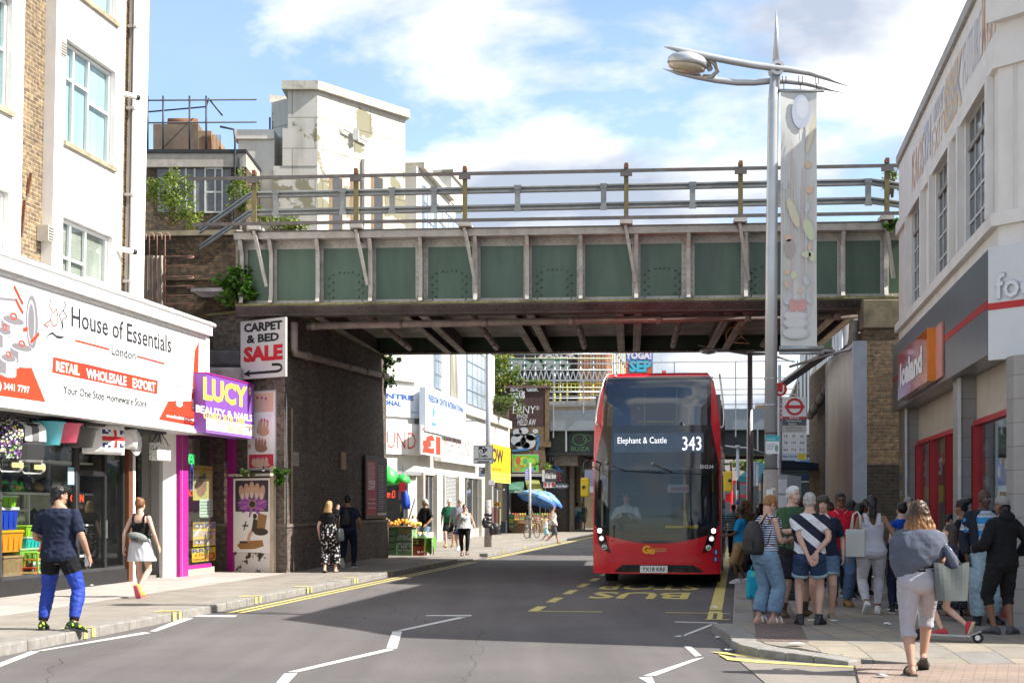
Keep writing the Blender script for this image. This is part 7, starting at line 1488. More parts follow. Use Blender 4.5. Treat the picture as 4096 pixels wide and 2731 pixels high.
bus=Zd('double_decker_bus','red double-decker bus at the stop with its headlights on','bus',(-1.64,28.6,0));bus.scale=(1.005,1,1.018)
HW=[(.28,1.275),(2.6,1.275),(3.2,1.265),(3.7,1.21),(4.1,1.13),(4.3,1.0)]
PR=[(.28,.02),(.9,0),(1.4,.005),(2.4,.07),(3.2,.15),(3.7,.27),(4.1,.45),(4.25,.62),(4.31,.9)]
def intp(tab,z):
 if z<=tab[0][0]:return tab[0][1]
 for(a,x),(b_,y)in zip(tab,tab[1:]):
  if z<=b_:return x+(y-x)*(z-a)/(b_-a)
 return tab[-1][1]
def fy(x,z):return intp(PR,z)+.20*(abs(x)/1.275)**4
def surf(m,zs,xl,xr,mat,off=0,nx=14,smooth=True):
 vs=[];xl_=xl if callable(xl)else(lambda z:xl);xr_=xr if callable(xr)else(lambda z:xr)
 for z in zs:
  for i in range(nx+1):x=lerp(xl_(z),xr_(z),i/nx);vs.append((x,fy(x,z)-off,z))
 n=nx+1;m.add(vs,[(k*n+i,k*n+i+1,(k+1)*n+i+1,(k+1)*n+i)for k in range(len(zs)-1)for i in range(nx)],mat,smooth)
def zr(a,b_,n):return[lerp(a,b_,k/n)for k in range(n+1)]
hw=lambda z:intp(HW,z)
BLEN=10.4
body=MB()
def ZG(m,zb,zt,x0,x1,mat,off=0,nx=20,nz=5):
 vs=[]
 for k in range(nz+1):
  for i in range(nx+1):x=lerp(x0,x1,i/nx);z=lerp(zb(x),zt(x),k/nz);vs.append((x,fy(x,z)-off,z))
 n=nx+1;m.add(vs,[(k*n+i,k*n+i+1,(k+1)*n+i+1,(k+1)*n+i)for k in range(nz)for i in range(nx)],mat,True)
gb=lambda x:1.06+.17*(abs(x)/1.2)**2.2
mb_=lambda x:.88+.16*(abs(x)/1.0)**2.0
surf(body,zr(.28,.86,5),-1.275,1.275,BR_,0,20);ZG(body,lambda x:.86,lambda x:max(.862,mb_(x)+.06),-1.275,1.275,BR_,0,24,4)
for s in(-1,1):ZG(body,lambda x:mb_(x)+.05,lambda x:1.3,min(s*1.14,s*1.275),max(s*1.14,s*1.275),BR_,.001,3,4)
wi=lambda z:1.20 if z<2.5 else lerp(1.20,1.06,min(1,(z-2.5)/.7))
for s in(-1,1):
 surf(body,zr(1.28,4.22,14),(lambda z:-hw(z))if s<0 else wi,(lambda z:-wi(z))if s<0 else hw,BR_,0,5)
surf(body,zr(4.2,4.31,4),lambda z:-hw(z),hw,BR_,0,16)
zs_=[.28,1.15,2.2,2.85,3.9,4.12,4.26,4.31]
for s in(-1,1):
 for(z0,z1)in((.28,1.12),(2.25,2.85),(3.85,4.1)):
  y0a,y0b=fy(hw(z0),z0),fy(hw(z1),z1);q=[(s*hw(z0),y0a,z0),(s*hw(z0),BLEN,z0),(s*hw(z1),BLEN,z1),(s*hw(z1),y0b,z1)]
  body.add(q if s>0 else q[::-1],[(0,1,2,3)],BR_)
 z0,z1=4.1,4.31;q=[(s*hw(z0),fy(hw(z0),z0),z0),(s*hw(z0),BLEN,z0),(s*1.0,BLEN,z1),(s*1.0,fy(1.0,z1),z1)];body.add(q if s>0 else q[::-1],[(0,1,2,3)],BR_,True)
body.add([(-1,.95,4.31),(1,.95,4.31),(1,BLEN,4.31),(-1,BLEN,4.31)],[(0,1,2,3)],BR_);body.box(-1.2,1.2,BLEN,BLEN+.05,.3,4.2,BR_)
body.build('body',bus)
for s in(-1,1):
 for z0,z1,nm in((1.123,2.247,'side_window'),(2.853,3.847,'side_window')):
  m=MB();ys=zr(.55 if z0<2 else .7,BLEN-.3,6)
  if s>0 and z0<2:ys=zr(2.0,BLEN-.3,5)
  for a,b_ in zip(ys,ys[1:]):m.add([(s*hw(z0)*.998,a+.03,z0),(s*hw(z0)*.998,b_-.03,z0),(s*hw(z1)*.998,b_-.03,z1),(s*hw(z1)*.998,a+.03,z1)][::s],[(0,1,2,3)],UPG)
  for a in ys:m.box(s*hw(z1)*.98,s*hw(z0)*.997,a-.03,a+.03,z0,z1,BB_)
  m.build(nm,bus)
m=MB();m.add([(1.28,.45,.35),(1.28,1.9,.35),(1.28,1.9,2.3),(1.28,.45,2.3)],[(0,1,2,3)],UPG)
for y in(.45,1.15,1.85):m.box(1.265,1.30,y,y+.05,.35,2.3,BB_)
m.box(1.265,1.30,.45,1.9,2.25,2.32,BB_);m.build('door',bus)
m=MB();ZG(m,mb_,gb,-1.19,1.19,BB_,.008);
for s in(-1,1):surf(m,zr(1.22,2.34,6),(lambda z:-1.245)if s<0 else(lambda z:1.10),(lambda z:-1.10)if s<0 else(lambda z:1.245),BB_,.009,5)
surf(m,zr(2.33,2.48,2),-1.24,1.24,BB_,.012,18)
surf(m,zr(2.47,3.21,6),lambda z:-wi(z)-.03,lambda z:wi(z)+.03,BB_,.010,18)
for s in(-1,1):surf(m,zr(3.2,4.21,6),(lambda z:-wi(z)-.02)if s<0 else(lambda z:wi(z)-.05),(lambda z:-wi(z)+.05)if s<0 else(lambda z:wi(z)+.02),BB_,.008,3)
surf(m,zr(4.16,4.21,1),-1.06,1.06,BB_,.009,16);m.build('front_mask',bus)
m=MB();ZG(m,lambda x:gb(x)-.01,lambda x:2.34,-1.12,1.12,WSG,.002);m.build('windscreen',bus)
m=MB();surf(m,zr(3.2,4.18,8),-1.04,1.04,UPG,.002,18);m.build('upper_windscreen',bus)
def cx(v):return(v-513)/312
def cz(v):return(1491-v)/312
class FrBus:
 n=None
 def p(s,a,b_,c=0):return(a,fy(a,b_)-c,b_)
fb2=FrBus()
m=MB();surf(m,zr(cz(657),cz(537),4),cx(247),cx(806),P((.085,.125,.18),.2,var=.2,scale=2),.016,16);m.build('destination_display',bus)
LED=emit((.95,.95,1),1.0,'display_text');m=MB();m.text(fb2,"Elephant & Castle",cx(272),cz(612),cx(578),cz(562),LED,.022,-.01);m.text(fb2,"343",cx(676),cz(645),cx(792),cz(560),LED,.022,.0);m.build('display_lettering',bus)
m=MB();m.text(fb2,"EH234",cx(785),cz(757),cx(866),cz(734),SWH,.02,.01);m.build('fleet_number',bus)
m=MB();GYL=fl((.85,.48,.01));m.text(fb2,"G",cx(428),cz(1280),cx(476),cz(1228),GYL,.008,.05);m.text(fb2,"o",cx(474),cz(1283),cx(508),cz(1252),GYL,.008,.06);m.text(fb2,"Ahead-London",cx(478),cz(1256),cx(580),cz(1241),fl((.75,.28,.03)),.010,.03);m.text(fb2,"LONDON CENTRAL",cx(508),cz(1267),cx(580),cz(1259),fl((.7,.45,.35)),.010,.02);m.build('operator_lettering',bus)
m=MB()
for x,y,r_ in((882,1269,.052),(880,1313,.052)):
 pts=[(cx(x)+r_*math.cos(q),cz(y)+r_*math.sin(q))for q in[2*math.pi*k/18 for k in range(18)]];m.Z4(fb2,pts,fl((.01,.07,.30)),.01);m.Z4(fb2,[(cx(x)+(a-cx(x))*.3,cz(y)+.012+(b_-cz(y))*.3-(.0))for a,b_ in pts],SWH,.012);m.Z4(fb2,[(cx(x)-.012,cz(y)-.035),(cx(x)+.012,cz(y)-.035),(cx(x)+.012,cz(y)+.01),(cx(x)-.012,cz(y)+.01)],SWH,.0125)
 m.fell(fb2,cx(x),cz(y)+.028,.011,.011,SWH,.0135,10)
m.build('round_sticker',bus)
for s in(-1,1):
 f=lambda x:s*-cx(x)
 c_=MB();pts=[(f(135),cz(1096)),(f(172),cz(1112)),(f(200),cz(1180)),(f(228),cz(1278)),(f(165),cz(1246)),(f(147),cz(1190))]
 n=8;vs=[]
 L=[(f(135),cz(1096)),(f(141),cz(1140)),(f(147),cz(1190)),(f(158),cz(1232)),(f(172),cz(1252)),(f(228),cz(1278))];Rr=[(f(170),cz(1105)),(f(184),cz(1140)),(f(197),cz(1178)),(f(208),cz(1215)),(f(217),cz(1245)),(f(228.5),cz(1277))]
 for a,b_ in zip(L,Rr):
  for i in range(4):x=lerp(a[0],b_[0],i/3);z=lerp(a[1],b_[1],i/3);vs.append((x,fy(x,z)-.012,z))
 c_.add(vs,[(k*4+i,k*4+i+1,k*4+i+5,k*4+i+4)for k in range(5)for i in range(3)],BB_,True);hl=c_.build('headlight',bus)
 for k,(x,y)in enumerate(((159,1139),(171,1187),(190,1241))):
  l=MB();X,Z=f(x),cz(y);Y=fy(X,Z);l.cyl((X,Y-.03,Z),(X,Y+.02,Z),.055,CHR,.06,n=16);
  l.ball((X,Y-.02,Z),(.046,.025,.046),emit((1,1,.95),5.0 if k==0 else .7,'headlamp')if k<2 else P((.4,.4,.4),.1,.6),12,8);l.build('lamp',hl)
m=MB();surf(m,zr(cz(1392),cz(1348),2),lambda z:cx(lerp(250,305,(z-cz(1392))/.141)),lambda z:cx(lerp(815,745,(z-cz(1392))/.141)),BB_,.012,16);m.build('grille',bus)
m=MB();m.box(cx(415),cx(585),fy(0,.4)-.04,fy(0,.4)-.016,cz(1396),cz(1353),fl((.80,.80,.78)));pl8=m.build('number_plate',bus);m=MB();m.text(Fr((0,fy(0,.4)-.04,0),(1,0,0)),"YX18 KRF",cx(428),cz(1388),cx(572),cz(1362),BLK,.003,.02);m.build('lettering',pl8)
m=MB();surf(m,zr(cz(1332),cz(1300),2),-.95,.9,P((.62,.03,.04),.2,name='bus_red_light',coat=.8),.006,16);m.build('bumper_crease',bus)
m=MB()
for x,y in((238,1200),(778,1220)):m.fell(fb2,cx(x),cz(y),.014,.014,BLK,.006,10)
m.build('bumper_cap',bus)
for a,b_,c_ in(((200,720),(325,772),(560,785)),((492,727),(612,778),(790,792))):
 m=MB();q=[(cx(p[0]),fy(cx(p[0]),cz(p[1]))-.045,cz(p[1]))for p in(a,b_)];m.tube(q,[.022,.012],BB_,6);e=[(cx(p[0]),fy(cx(p[0]),cz(p[1]))-.03,cz(p[1]))for p in((325,770),c_)];m.tube(e,.009,RUB,5);m.ball(q[0],.035,P((.3,.3,.3),.4),8,6);m.build('wiper',bus)
for s,pts in((-1,[(222,150),(188,158),(172,200),(152,290),(134,400),(128,465),(138,484),(150,484)]),(1,[(902,165),(912,240),(922,330),(931,430),(929,490),(918,505),(908,502)])):
 m=MB();m.tube([(cx(x),fy(cx(x)*.98,cz(y))-.09,cz(y))for x,y in pts],.019,CHR,8);m.build('guard_tube',bus)
for x,y in((244,168),(852,184)):m=MB();m.ball((cx(x),fy(cx(x),cz(y))-.01,cz(y)),(.035,.03,.018),P((.8,.8,.8),.1),10,6);m.build('marker_lamp',bus)
for s,arm,box in((-1,[(118,706),(85,704),(65,720),(60,780),(60,870)],(46,812,99,930)),(1,[(930,728),(970,730),(975,760),(972,835)],(929,775,983,900))):
 m=MB();y_=-.12;m.tube([(cx(x),fy(1.2,2.4)-.25*(k>0)-.02,cz(z))for k,(x,z)in enumerate(arm)],.018,BB_,7);m.tube([(cx(arm[0][0]),fy(1.2,2.3),cz(arm[0][1]+38)),(cx(arm[2][0]),fy(1.2,2.3)-.25,cz(arm[2][1]+35))],.014,BB_,6);m.ball((cx(box[0]+(20 if s<0 else 38)),fy(1.2,2.0)-.36,cz(870 if s<0 else 832)),.035,BB_,8,6);mr=m.build('mirror',bus)
 m=MB();x0,x1,z0,z1=cx(box[0]),cx(box[2]),cz(box[3]),cz(box[1]);m.box(x0,x1,fy(1.2,2)-.33,fy(1.2,2)-.20,z0,z1,BYL);m.build('mirror_housing',mr,bevel=.03,seg=3)
for s in(-1,1):
 for y in(2.75,8.2):
  m=MB();m.cyl((s*1.0,y,.49),(s*1.24,y,.49),.49,RUB,n=28);w_=m.build('wheel',bus);m=MB();m.cyl((s*1.2,y,.49),(s*1.25,y,.49),.27,GREY,n=20);m.build('hub',w_)
m=MB();m.box(-1.22,1.22,.6,BLEN,.26,.34,Zq);m.build('underside',bus)
IG=P((.16,.16,.17),.6,var=.15);
m=MB();m.box(-1.2,1.2,.6,BLEN-.1,.35,.40,IG);m.box(-1.2,1.2,.75,BLEN-.1,2.38,2.46,P((.42,.42,.42),.6));m.box(-1.2,1.2,.75,BLEN-.1,2.47,2.5,IG);m.box(-1.0,1.0,1.2,BLEN-.1,4.2,4.25,P((.42,.42,.42),.6));m.box(-1.2,.2,2.3,2.35,.4,2.38,IG);m.box(-1.2,1.2,BLEN-.2,BLEN-.1,.4,4.2,IG);m.build('interior',bus)
m=MB();vs=[]
ZG(m,lambda x:.98,lambda x:gb(x)+.05,-1.1,1.1,P((.06,.07,.08),.5),-.25);m.box(-1.1,1.1,.35,.85,.98,1.05,P((.06,.07,.08),.5));m.box(-1.05,-.35,.6,.9,1.0,1.25,P((.05,.05,.06),.5));m.build('dashboard',bus)
m=MB();m.lathe([(.215,0),(.24,.015),(.215,.03),(.2,.015),(.215,0)],(0,0,0),Zq,20,Matrix.Translation((-.68,.92,1.32))@Matrix.Rotation(R(40),4,'X'));m.build('steering_wheel',bus)
m=MB();m.tube([(.52,1.3,.5),(.52,1.3,2.36)],.022,BYL,8);m.tube([(.60,.9,1.0),(.52,1.3,1.6),(.50,1.3,2.3)],.02,BYL,8);m.tube([(.15,.75,1.19),(.75,.75,1.19)],.028,BYL,8);m.box(.7,.82,.7,.8,1.05,1.24,BYL);m.build('grab_pole',bus)
m=MB();m.tube([(.35,1.5,2.5),(.35,1.5,4.15)],.02,BYL,8);m.tube([(-.32,1.5,2.5),(-.32,1.5,4.15)],.02,BYL,8);m.box(-.2,.32,.32,.36,3.28,3.30,BYL);m.tube([(-.45,1.2,3.35),(.45,1.2,3.35)],.018,BYL,6);m.build('grab_pole',bus)
for z0,rows in((.4,(4,5.2,6.4,7.6)),(2.5,(2.2,3.2,4.2,5.2,6.2,7.2))):
 for y in rows:
  for x in(-.8,.8):m=MB();m.box(x-.4,x+.4,y,y+.1,z0+.4,z0+1.05,P((.06,.09,.20),.8,var=.3,scale=12));m.box(x-.4,x+.4,y-.42,y,z0+.38,z0+.46,P((.06,.09,.20),.8));m.build('seat',bus)
m=MB();m.box(cx(570),cx(705),1.0,1.02,cz(900),cz(850),fl((.6,.62,.62)));m.box(cx(590),cx(700),.985,.999,cz(890),cz(868),fl((.5,.1,.1)));m.build('notice_panel',bus)
fbz=Zd('double_decker_bus','distant red double-decker bus far up the street behind the crowd','bus',(*px(2976,2000,143).xy,0),-AA,Z0=False);m=MB();m.box(-1.25,1.25,0,10,.3,4.1,BR_);m.prism([(-1.25,0),(1.25,0),(1.25,10),(-1.25,10)],4.103,[4.2,4.2,4.4,4.4],BR_);m.build('body',fbz,bevel=.15)
m=MB();m.box(-1.05,1.05,-.02,.05,2.75,3.85,P((.16,.20,.25),.1));m.box(-1.1,1.1,-.02,.05,2.0,2.5,P((.10,.12,.12),.1));m.box(-1.15,1.15,-.02,.05,.9,1.95,P((.16,.20,.25),.1));m.build('window',fbz)
for s in(-1,1):m=MB();m.cyl((s*.9,2,.48),(s*1.22,2,.48),.48,RUB,n=16);m.build('wheel',fbz)
fb3=Zd('double_decker_bus','second distant red bus partly hidden behind the first one','bus',(*px(2866,2000,112).xy,0),-AA,Z0=False);m=MB();m.box(-1.25,1.25,0,10,.3,3.9,BR_);m.build('body',fb3,bevel=.15);m=MB();m.box(-1.1,1.1,-.02,.05,.9,1.95,P((.16,.20,.25),.1));m.box(-1.1,1.1,-.02,.05,2.6,3.6,P((.16,.20,.25),.1));m.build('window',fb3)
def leaf_cloud(m,c,r,n,ls,mat,rr,hollow=.35,droop=.0):
 for k in range(n):
  while True:
   d=Vector((rr.uniform(-1,1),rr.uniform(-1,1),rr.uniform(-1,1)))
   if hollow<d.length<1:break
  p=Vector((c[0]+d.x*r[0],c[1]+d.y*r[1],c[2]+d.z*r[2]));a=Vector((rr.gauss(0,1),rr.gauss(0,1),rr.gauss(0,.6)-droop)).normalized();up=Vector((rr.gauss(0,.5),rr.gauss(0,.5),1)).normalized();b_=a.cross(up).normalized();s=ls*rr.uniform(.6,1.35);w=s*.42;nrm=b_.cross(a)
  m.add([p,p+a*s*.5+b_*w+nrm*s*.08,p+a*s,p+a*s*.5-b_*w+nrm*s*.08],[(0,1,2,3)],mat)
def ZJ(name,lab,cat,base,blobs,n,ls,cols,stems=5,seed=1,group=None,hang=False):
 rr=random.Random(seed);r=Zd(name,lab,cat,base,0,group,Z0=False);m=MB();mt=[ZO(*c)for c in cols];tot=sum(b_[1][0]*b_[1][1]*b_[1][2]for b_ in blobs)
 for c,rad in blobs:
  q=n*rad[0]*rad[1]*rad[2]/tot
  for j in range(max(3,int(q/45))):
   d=Vector((rr.gauss(0,.5),rr.gauss(0,.5),rr.gauss(0,.5)));d=d if d.length<1 else d.normalized();sc_=rr.uniform(.25,.5)
   leaf_cloud(m,(c[0]+d.x*rad[0],c[1]+d.y*rad[1],c[2]+d.z*rad[2]),tuple(v*sc_ for v in rad),int(q/max(3,int(q/45))),ls,rr.choice(mt),rr,.2,.3 if hang else 0)
 m.build('foliage',r);m=MB();SM=P((.13,.10,.06),.8)
 for k in range(stems):
  c,rad=rr.choice(blobs);m.tube([(rr.uniform(-.1,.1),rr.uniform(-.05,.05),0),(c[0]*.6+rr.uniform(-.1,.1),c[1]*.6,c[2]*.5),(c[0]+rr.uniform(-.6,.6)*rad[0],c[1],c[2]+rr.uniform(0,.7)*rad[2])],[.02,.014,.005],SM,5)
 m.build('stem',r);return r
G1=[((.05,.14,.015),(.11,.26,.03)),((.035,.10,.012),(.08,.20,.02))];G2=[((.14,.21,.03),(.30,.36,.06)),((.09,.16,.03),(.20,.28,.05))];G3=[((.05,.10,.02),(.14,.20,.04)),((.10,.14,.04),(.2,.24,.08))]
def pz_(x,y,Y):p=px(x,y,Y);return(p.x,p.y,p.z)
ZJ('shrub','glossy broad leaved green shrub growing out of the bridge bearing by the pier','shrub',pz_(955,1218,32.35),[((0,0,.42),(.42,.25,.40)),((-.25,0,.25),(.25,.2,.25)),((.3,.05,.15),(.22,.2,.2))],900,.13,G1,8,3)
ZJ('shrub','yellow green bush of small leaves on the embankment behind the spiked guard','shrub',pz_(690,905,36),[((0,0,.75),(.5,.35,.6)),((-.65,0,.85),(.45,.3,.4)),((.3,0,.35),(.4,.3,.4)),((-.1,.2,1.2),(.3,.25,.3))],2600,.075,G2,12,4)
ZJ('shrub','thin yellow flowering bush against the downpipe behind the bridge railing','shrub',pz_(965,860,37),[((0,0,.55),(.3,.3,.5)),((-.2,0,.2),(.3,.2,.25)),((.25,0,.75),(.2,.2,.25))],1100,.075,G2,8,5)
ZJ('shrub','low straggling bush behind the bottom rail of the bridge','shrub',pz_(1110,925,37),[((0,0,.2),(.7,.3,.22)),((-.4,0,.5),(.25,.2,.3)),((.5,0,.1),(.4,.2,.12))],1000,.075,G2,8,6)
ZJ('shrub','feathery sprig growing at the far right end of the bridge railing','shrub',pz_(3555,790,32.5),[((0,0,.3),(.3,.25,.35)),((.12,0,.6),(.2,.2,.25))],330,.07,[((.25,.36,.12),(.4,.5,.2))],9,7)
ZJ('shrub','small green fern hanging at the right end of the green girder','shrub',pz_(3572,890,30.8),[((0,0,-.12),(.14,.15,.22)),((-.08,0,-.02),(.12,.12,.1))],220,.09,G1,3,8,hang=True)
ZJ('weeds','tuft of green weeds on the right side of the poster ledge','weeds',pz_(1120,1905,32.2),[((.02,0,.02),(.16,.1,.18)),((-.05,0,-.12),(.1,.08,.1)),((.12,0,.12),(.1,.08,.08))],300,.08,G1,5,9)
ZJ('weeds','low dry weeds along the left half of the poster ledge','weeds',pz_(990,1904,32.55),[((0,0,.05),(.18,.08,.07)),((-.15,0,.08),(.08,.06,.08))],260,.06,G3,5,10)
ZJ('ivy','dark ivy hanging from the far corner of the left abutment','ivy',pz_(1550,1440,43.2),[((0,0,-.25),(.28,.25,.5)),((.15,0,.05),(.2,.2,.2)),((-.05,0,-.7),(.15,.15,.25))],900,.09,[((.02,.06,.012),(.06,.13,.02))],4,11,hang=True)
ZJ('tree','yellow flowering tree between the white building and the graffiti pier','tree',(*px(2010,2000,83).xy,6.4),[((0,0,3.2),(.9,.8,1.1)),((-.2,0,1.7),(.7,.6,.9)),((.5,0,2.4),(.4,.5,.7))],2400,.16,[((.10,.17,.02),(.34,.36,.05)),((.05,.11,.02),(.12,.2,.03))],6,12)
ZJ('shrub','grey green bush on the low white roof beside the graffiti pier','shrub',(*px(2018,2000,76).xy,6.5),[((0,0,.5),(1.1,.6,.6)),((-.6,0,.8),(.5,.4,.4))],1500,.13,G3,6,13)
ZJ('weeds','straggling weeds along the top of the graffiti pier','weeds',(*px(2110,2000,82.6).xy,8.62),[((-.5,0,.18),(.7,.3,.2)),((.7,0,.25),(.5,.3,.3))],600,.12,G2,6,14)
ZJ('weeds','weeds sprouting from the side of the graffiti pier above the barber sign','weeds',(*px(2180,2000,81).xy,3.6),[((.15,0,.1),(.45,.25,.35)),((-.5,0,.5),(.5,.2,.15))],500,.11,G2,5,15)
ZJ('weeds','sprig of weeds on the parapet of the white terrace','weeds',(*wxy(3.45,66.5),9.9),[((0,0,.4),(.3,.3,.5))],160,.12,G2,4,16)
ZJ('shrub','dark bush far away beside the teal canopy','shrub',(*px(3020,2000,120).xy,4),[((0,0,.8),(1.6,1,.9))],700,.3,G1,4,17)
def at(x,y,z=PZ):X,Y=gp(x,y,z);return(X,Y,z)
FX,FY_,_=at(1549,2221)
stall=Zd('fruit_stall','fruit stall of green painted boards with white scrawl at the end of the abutment','stall',(FX,FY_,PZ),R(-10),Z0=False);GP1=P((.22,.34,.17),.7,var=.15,ZD=.3,dcol=(.5,.45,.3),name='green_board');GP2=P((.10,.28,.08),.7,var=.1)
m=MB();m.box(0,.24,0,.6,0,.84,GP1)
for k in range(4):m.box(-.004,.244,-.008,0,.19+.2*k,.215+.2*k,Zq)
m.box(.245,.30,-.02,.6,0,.86,GP2);m.build('side_crate',stall)
m=MB();m.box(.305,.78,0,.6,0,.86,GP1);
for k in range(3):m.box(.305,.785,-.006,0,.21+.21*k,.235+.21*k,Zq)
m.build('front_board',stall)
m=MB();fs_=Fr((0,-.008,0),(1,0,0));m.text(fs_,"(MIC)",.33,.44,.77,.66,SWH,0,-.01);m.text(fs_,"CHICS",.33,.14,.77,.40,SWH,0,-.01);m.text(fs_,"DRAP",.36,.68,.70,.82,fl((.75,.35,.03)),0,.01);m.build('scrawl',stall)
m=MB();m.box(-.05,.85,-.05,.75,.865,.90,Zs);m.build('top',stall)
mo=[P(c,.5,var=.08,name='fruit_skin')for c in((.80,.30,.02),(.82,.38,.04),(.78,.45,.06),(.75,.58,.12))]
def heap(n,cx_,cy_,w,d,z,rad,mats,name,lab,grp,hgt=.18):
 for k in range(n):
  a,b_=rnd.uniform(-1,1),rnd.uniform(-1,1);m=MB();m.ball((0,0,rad),rad,rnd.choice(mats),8,6);X,Y=FX+cx_+a*w,FY_+cy_+b_*d;solo(m,name,lab,'fruit',(X,Y,z+hgt*(1-max(abs(a),abs(b_))**2)*rnd.uniform(.5,1)),0,grp,Z0=False)
heap(58,.42,.3,.36,.30,PZ+.90,.045,mo[:3],'orange','orange heaped on top of the green fruit stall','oranges heaped on the stall');heap(16,.92,.3,.12,.2,PZ+.88,.05,mo[3:],'melon','pale yellow fruit at the right end of the stall','yellow fruit at the stall end',.10);heap(10,-.1,.4,.14,.2,PZ+.95,.06,[P((.28,.16,.08),.8)],'yam','brown root vegetable at the left end of the stall','root vegetables on the stall',.1)
r=Zd('side_table','small stall table draped in bright green artificial turf','table',(FX+.86,FY_+.05,PZ),R(-10),Z0=False);TURF=P((.10,.34,.03),.95,var=.3,scale=60,bump=1.0,ZC=150);m=MB();m.box(0,.5,0,.5,.5,.53,Zs);
m.build('top',r)
for x in(.03,.45):
 for y in(.03,.45):m=MB();m.box(x,x+.03,y,y+.03,0,.5,Zs);m.build('leg',r)
m=MB();n=8;vs=[(-.03+.56*i/n,-.03-.02*math.sin(i*1.7)*(j>0),.54-j*(.09+.03*(i/n)**2+(.012 if i%2 else 0)))for j in range(5)for i in range(n+1)];m.add(vs,[(j*9+i,(j+1)*9+i,(j+1)*9+i+1,j*9+i+1)for j in range(4)for i in range(n)],TURF,True);m.add([(-.03,-.03,.54),(.53,-.03,.54),(.53,.53,.54),(-.03,.53,.54)],[(0,1,2,3)],TURF);m.add([(.53,-.03,.54),(.58,.0,.2),(.56,.25,.1),(.53,.53,.3),(.53,.53,.54)],[(0,1,2,3,4)],TURF);m.build('turf_cover',r)
for dx,col in((.0,0),(.16,1)):
 m=MB();m.lathe([(.05,0),(.08,.14),(.075,.14),(.045,.01)],(0,0,0),P((.7,.7,.7),.3),12);
 for q in range(5):m.ball((.04*math.cos(q*1.3),.04*math.sin(q*1.3),.15),.035,mo[3],7,5)
 solo(m,'fruit_bowl',('left tub of yellow fruit on the turf covered table','right tub of yellow fruit on the turf covered table')[col],'bowl',(FX+.98+dx,FY_+.1,PZ+.545),0,Z0=False)
def slat_crate(name,lab,cat,loc,w,d,h,mat,rz=0):
 r=Zd(name,lab,cat,loc,rz,Z0=False);m=MB();m.box(0,w,0,d,0,.02,mat);m.build('base',r);m=MB()
 for z in(.03,h*.52,h-.05):m.box(0,w,0,.015,z,z+.04,mat);m.box(0,w,d-.015,d,z,z+.04,mat);m.box(0,.015,.0,d,z,z+.04,mat);m.box(w-.015,w,0,d,z,z+.04,mat)
 for k in range(9):m.box(w*k/8-.008,w*k/8+.008,-.004,.012,0.02,h,mat)
 m.build('slats',r);return r
slat_crate('plastic_crate','red slatted plastic crate on the pavement under the turf table','crate',(FX+.80,FY_-.05,PZ),.34,.4,.28,P((.55,.08,.04),.5),R(-10));slat_crate('plastic_crate','dark red plastic crate stacked above the slatted one by the stall','crate',(FX+.80,FY_-.05,PZ+.285),.34,.4,.26,P((.16,.03,.02),.5),R(-10))
def gather(name,lab,cat,loc,rx,ry,h,mat,cord=.3):
 r=Zd(name,lab,cat,loc,0,Z0=False);m=MB();prof=[(.0,0),(rx*.9,.02),(rx,h*.3),(rx*.75,h*.7),(rx*.25,h*.95),(rx*.12,h)];n=16;vs=[(p[0]*(1+.16*math.cos(5*2*math.pi*j/n))*math.cos(2*math.pi*j/n),p[0]*ry/rx*math.sin(2*math.pi*j/n),p[1])for p in prof for j in range(n)];m.add(vs,[(i*n+j,i*n+(j+1)%n,(i+1)*n+(j+1)%n,(i+1)*n+j)for i in range(5)for j in range(n)],mat,True);m.build('cloth',r);m=MB();m.cyl((0,0,h),(0,0,h+cord),.012,Zr,n=5);m.build('cord',r);return r
q=px(1622,2037,45.2);gather('folded_umbrella','folded blue umbrella hanging beside the fruit stall','umbrella',tuple(q),.14,.12,.62,P((.01,.07,.50),.5,var=.15),.3)
q=px(1548,1940,46);LG=P((.05,.65,.10),.45,var=.1,bump=.4,ZC=12);gather('green_sack','large bright green plastic sack hanging by the corner shop','bag',tuple(q),.36,.25,.62,LG,.2);q=px(1612,1934,46);gather('green_sack','small bright green plastic bundle right of the large one','bag',tuple(q),.22,.2,.32,LG,.25)
q=px(1593,2100,45);m=MB();m.cyl((0,0,0),(.52,.1,1.75),.02,Zr,n=6);solo(m,'awning_pole','thin dark pole leaning beside the fruit stall','pole',(q.x,q.y,PZ),0,Z0=False)
q=px(1610,1965,45.5);m=MB();m.box(-.1,.1,-.05,.05,0,.3,RED);solo(m,'red_box','small red box hanging above the folded blue umbrella','box',tuple(q),0,Z0=False)
def case(x,y,w,h,col,lab):
 r=Zd('suitcase',lab,'suitcase',at(x,y),R(-12),Z0=False);mt=P(col,.6,var=.2,bump=.3,ZC=30,name='suitcase_cloth');m=MB();m.box(-w/2,w/2,-.14,.14,.05,h,mt);m.build('case',r,bevel=.04);m=MB()
 for k in range(4):m.box(-w*.42+k*w*.24,-w*.42+k*w*.24+.02,-.147,-.141,.1,h*.9,Zr)
 m.build('pocket',r)
 for s in(-1,1):m=MB();m.cyl((s*w*.4,-.1,.03),(s*w*.4+.03,-.1,.03),.03,RUB,n=8);m.build('wheel',r)
 m=MB();m.tube([(-.08,.1,h),(-.08,.1,h+.06),(.08,.1,h+.06),(.08,.1,h)],.012,Zr,6);m.build('handle',r);return r
case(2014,2133,.36,.70,(.03,.035,.05),'black suitcase standing in front of the yellow fascia shop')
r=Zd('goods_stand','wire stand of coloured goods by the yellow fascia shop','stand',at(1983,2138),R(-10),Z0=False);m=MB()
for x in(-.25,.25):m.cyl((x,0,0),(x,0,1.45),.015,Zr,n=6)
m.box(-.28,.28,-.02,.02,1.4,1.44,Zr);m.box(-.28,.28,-.2,.2,.02,.05,Zr);m.build('frame',r)
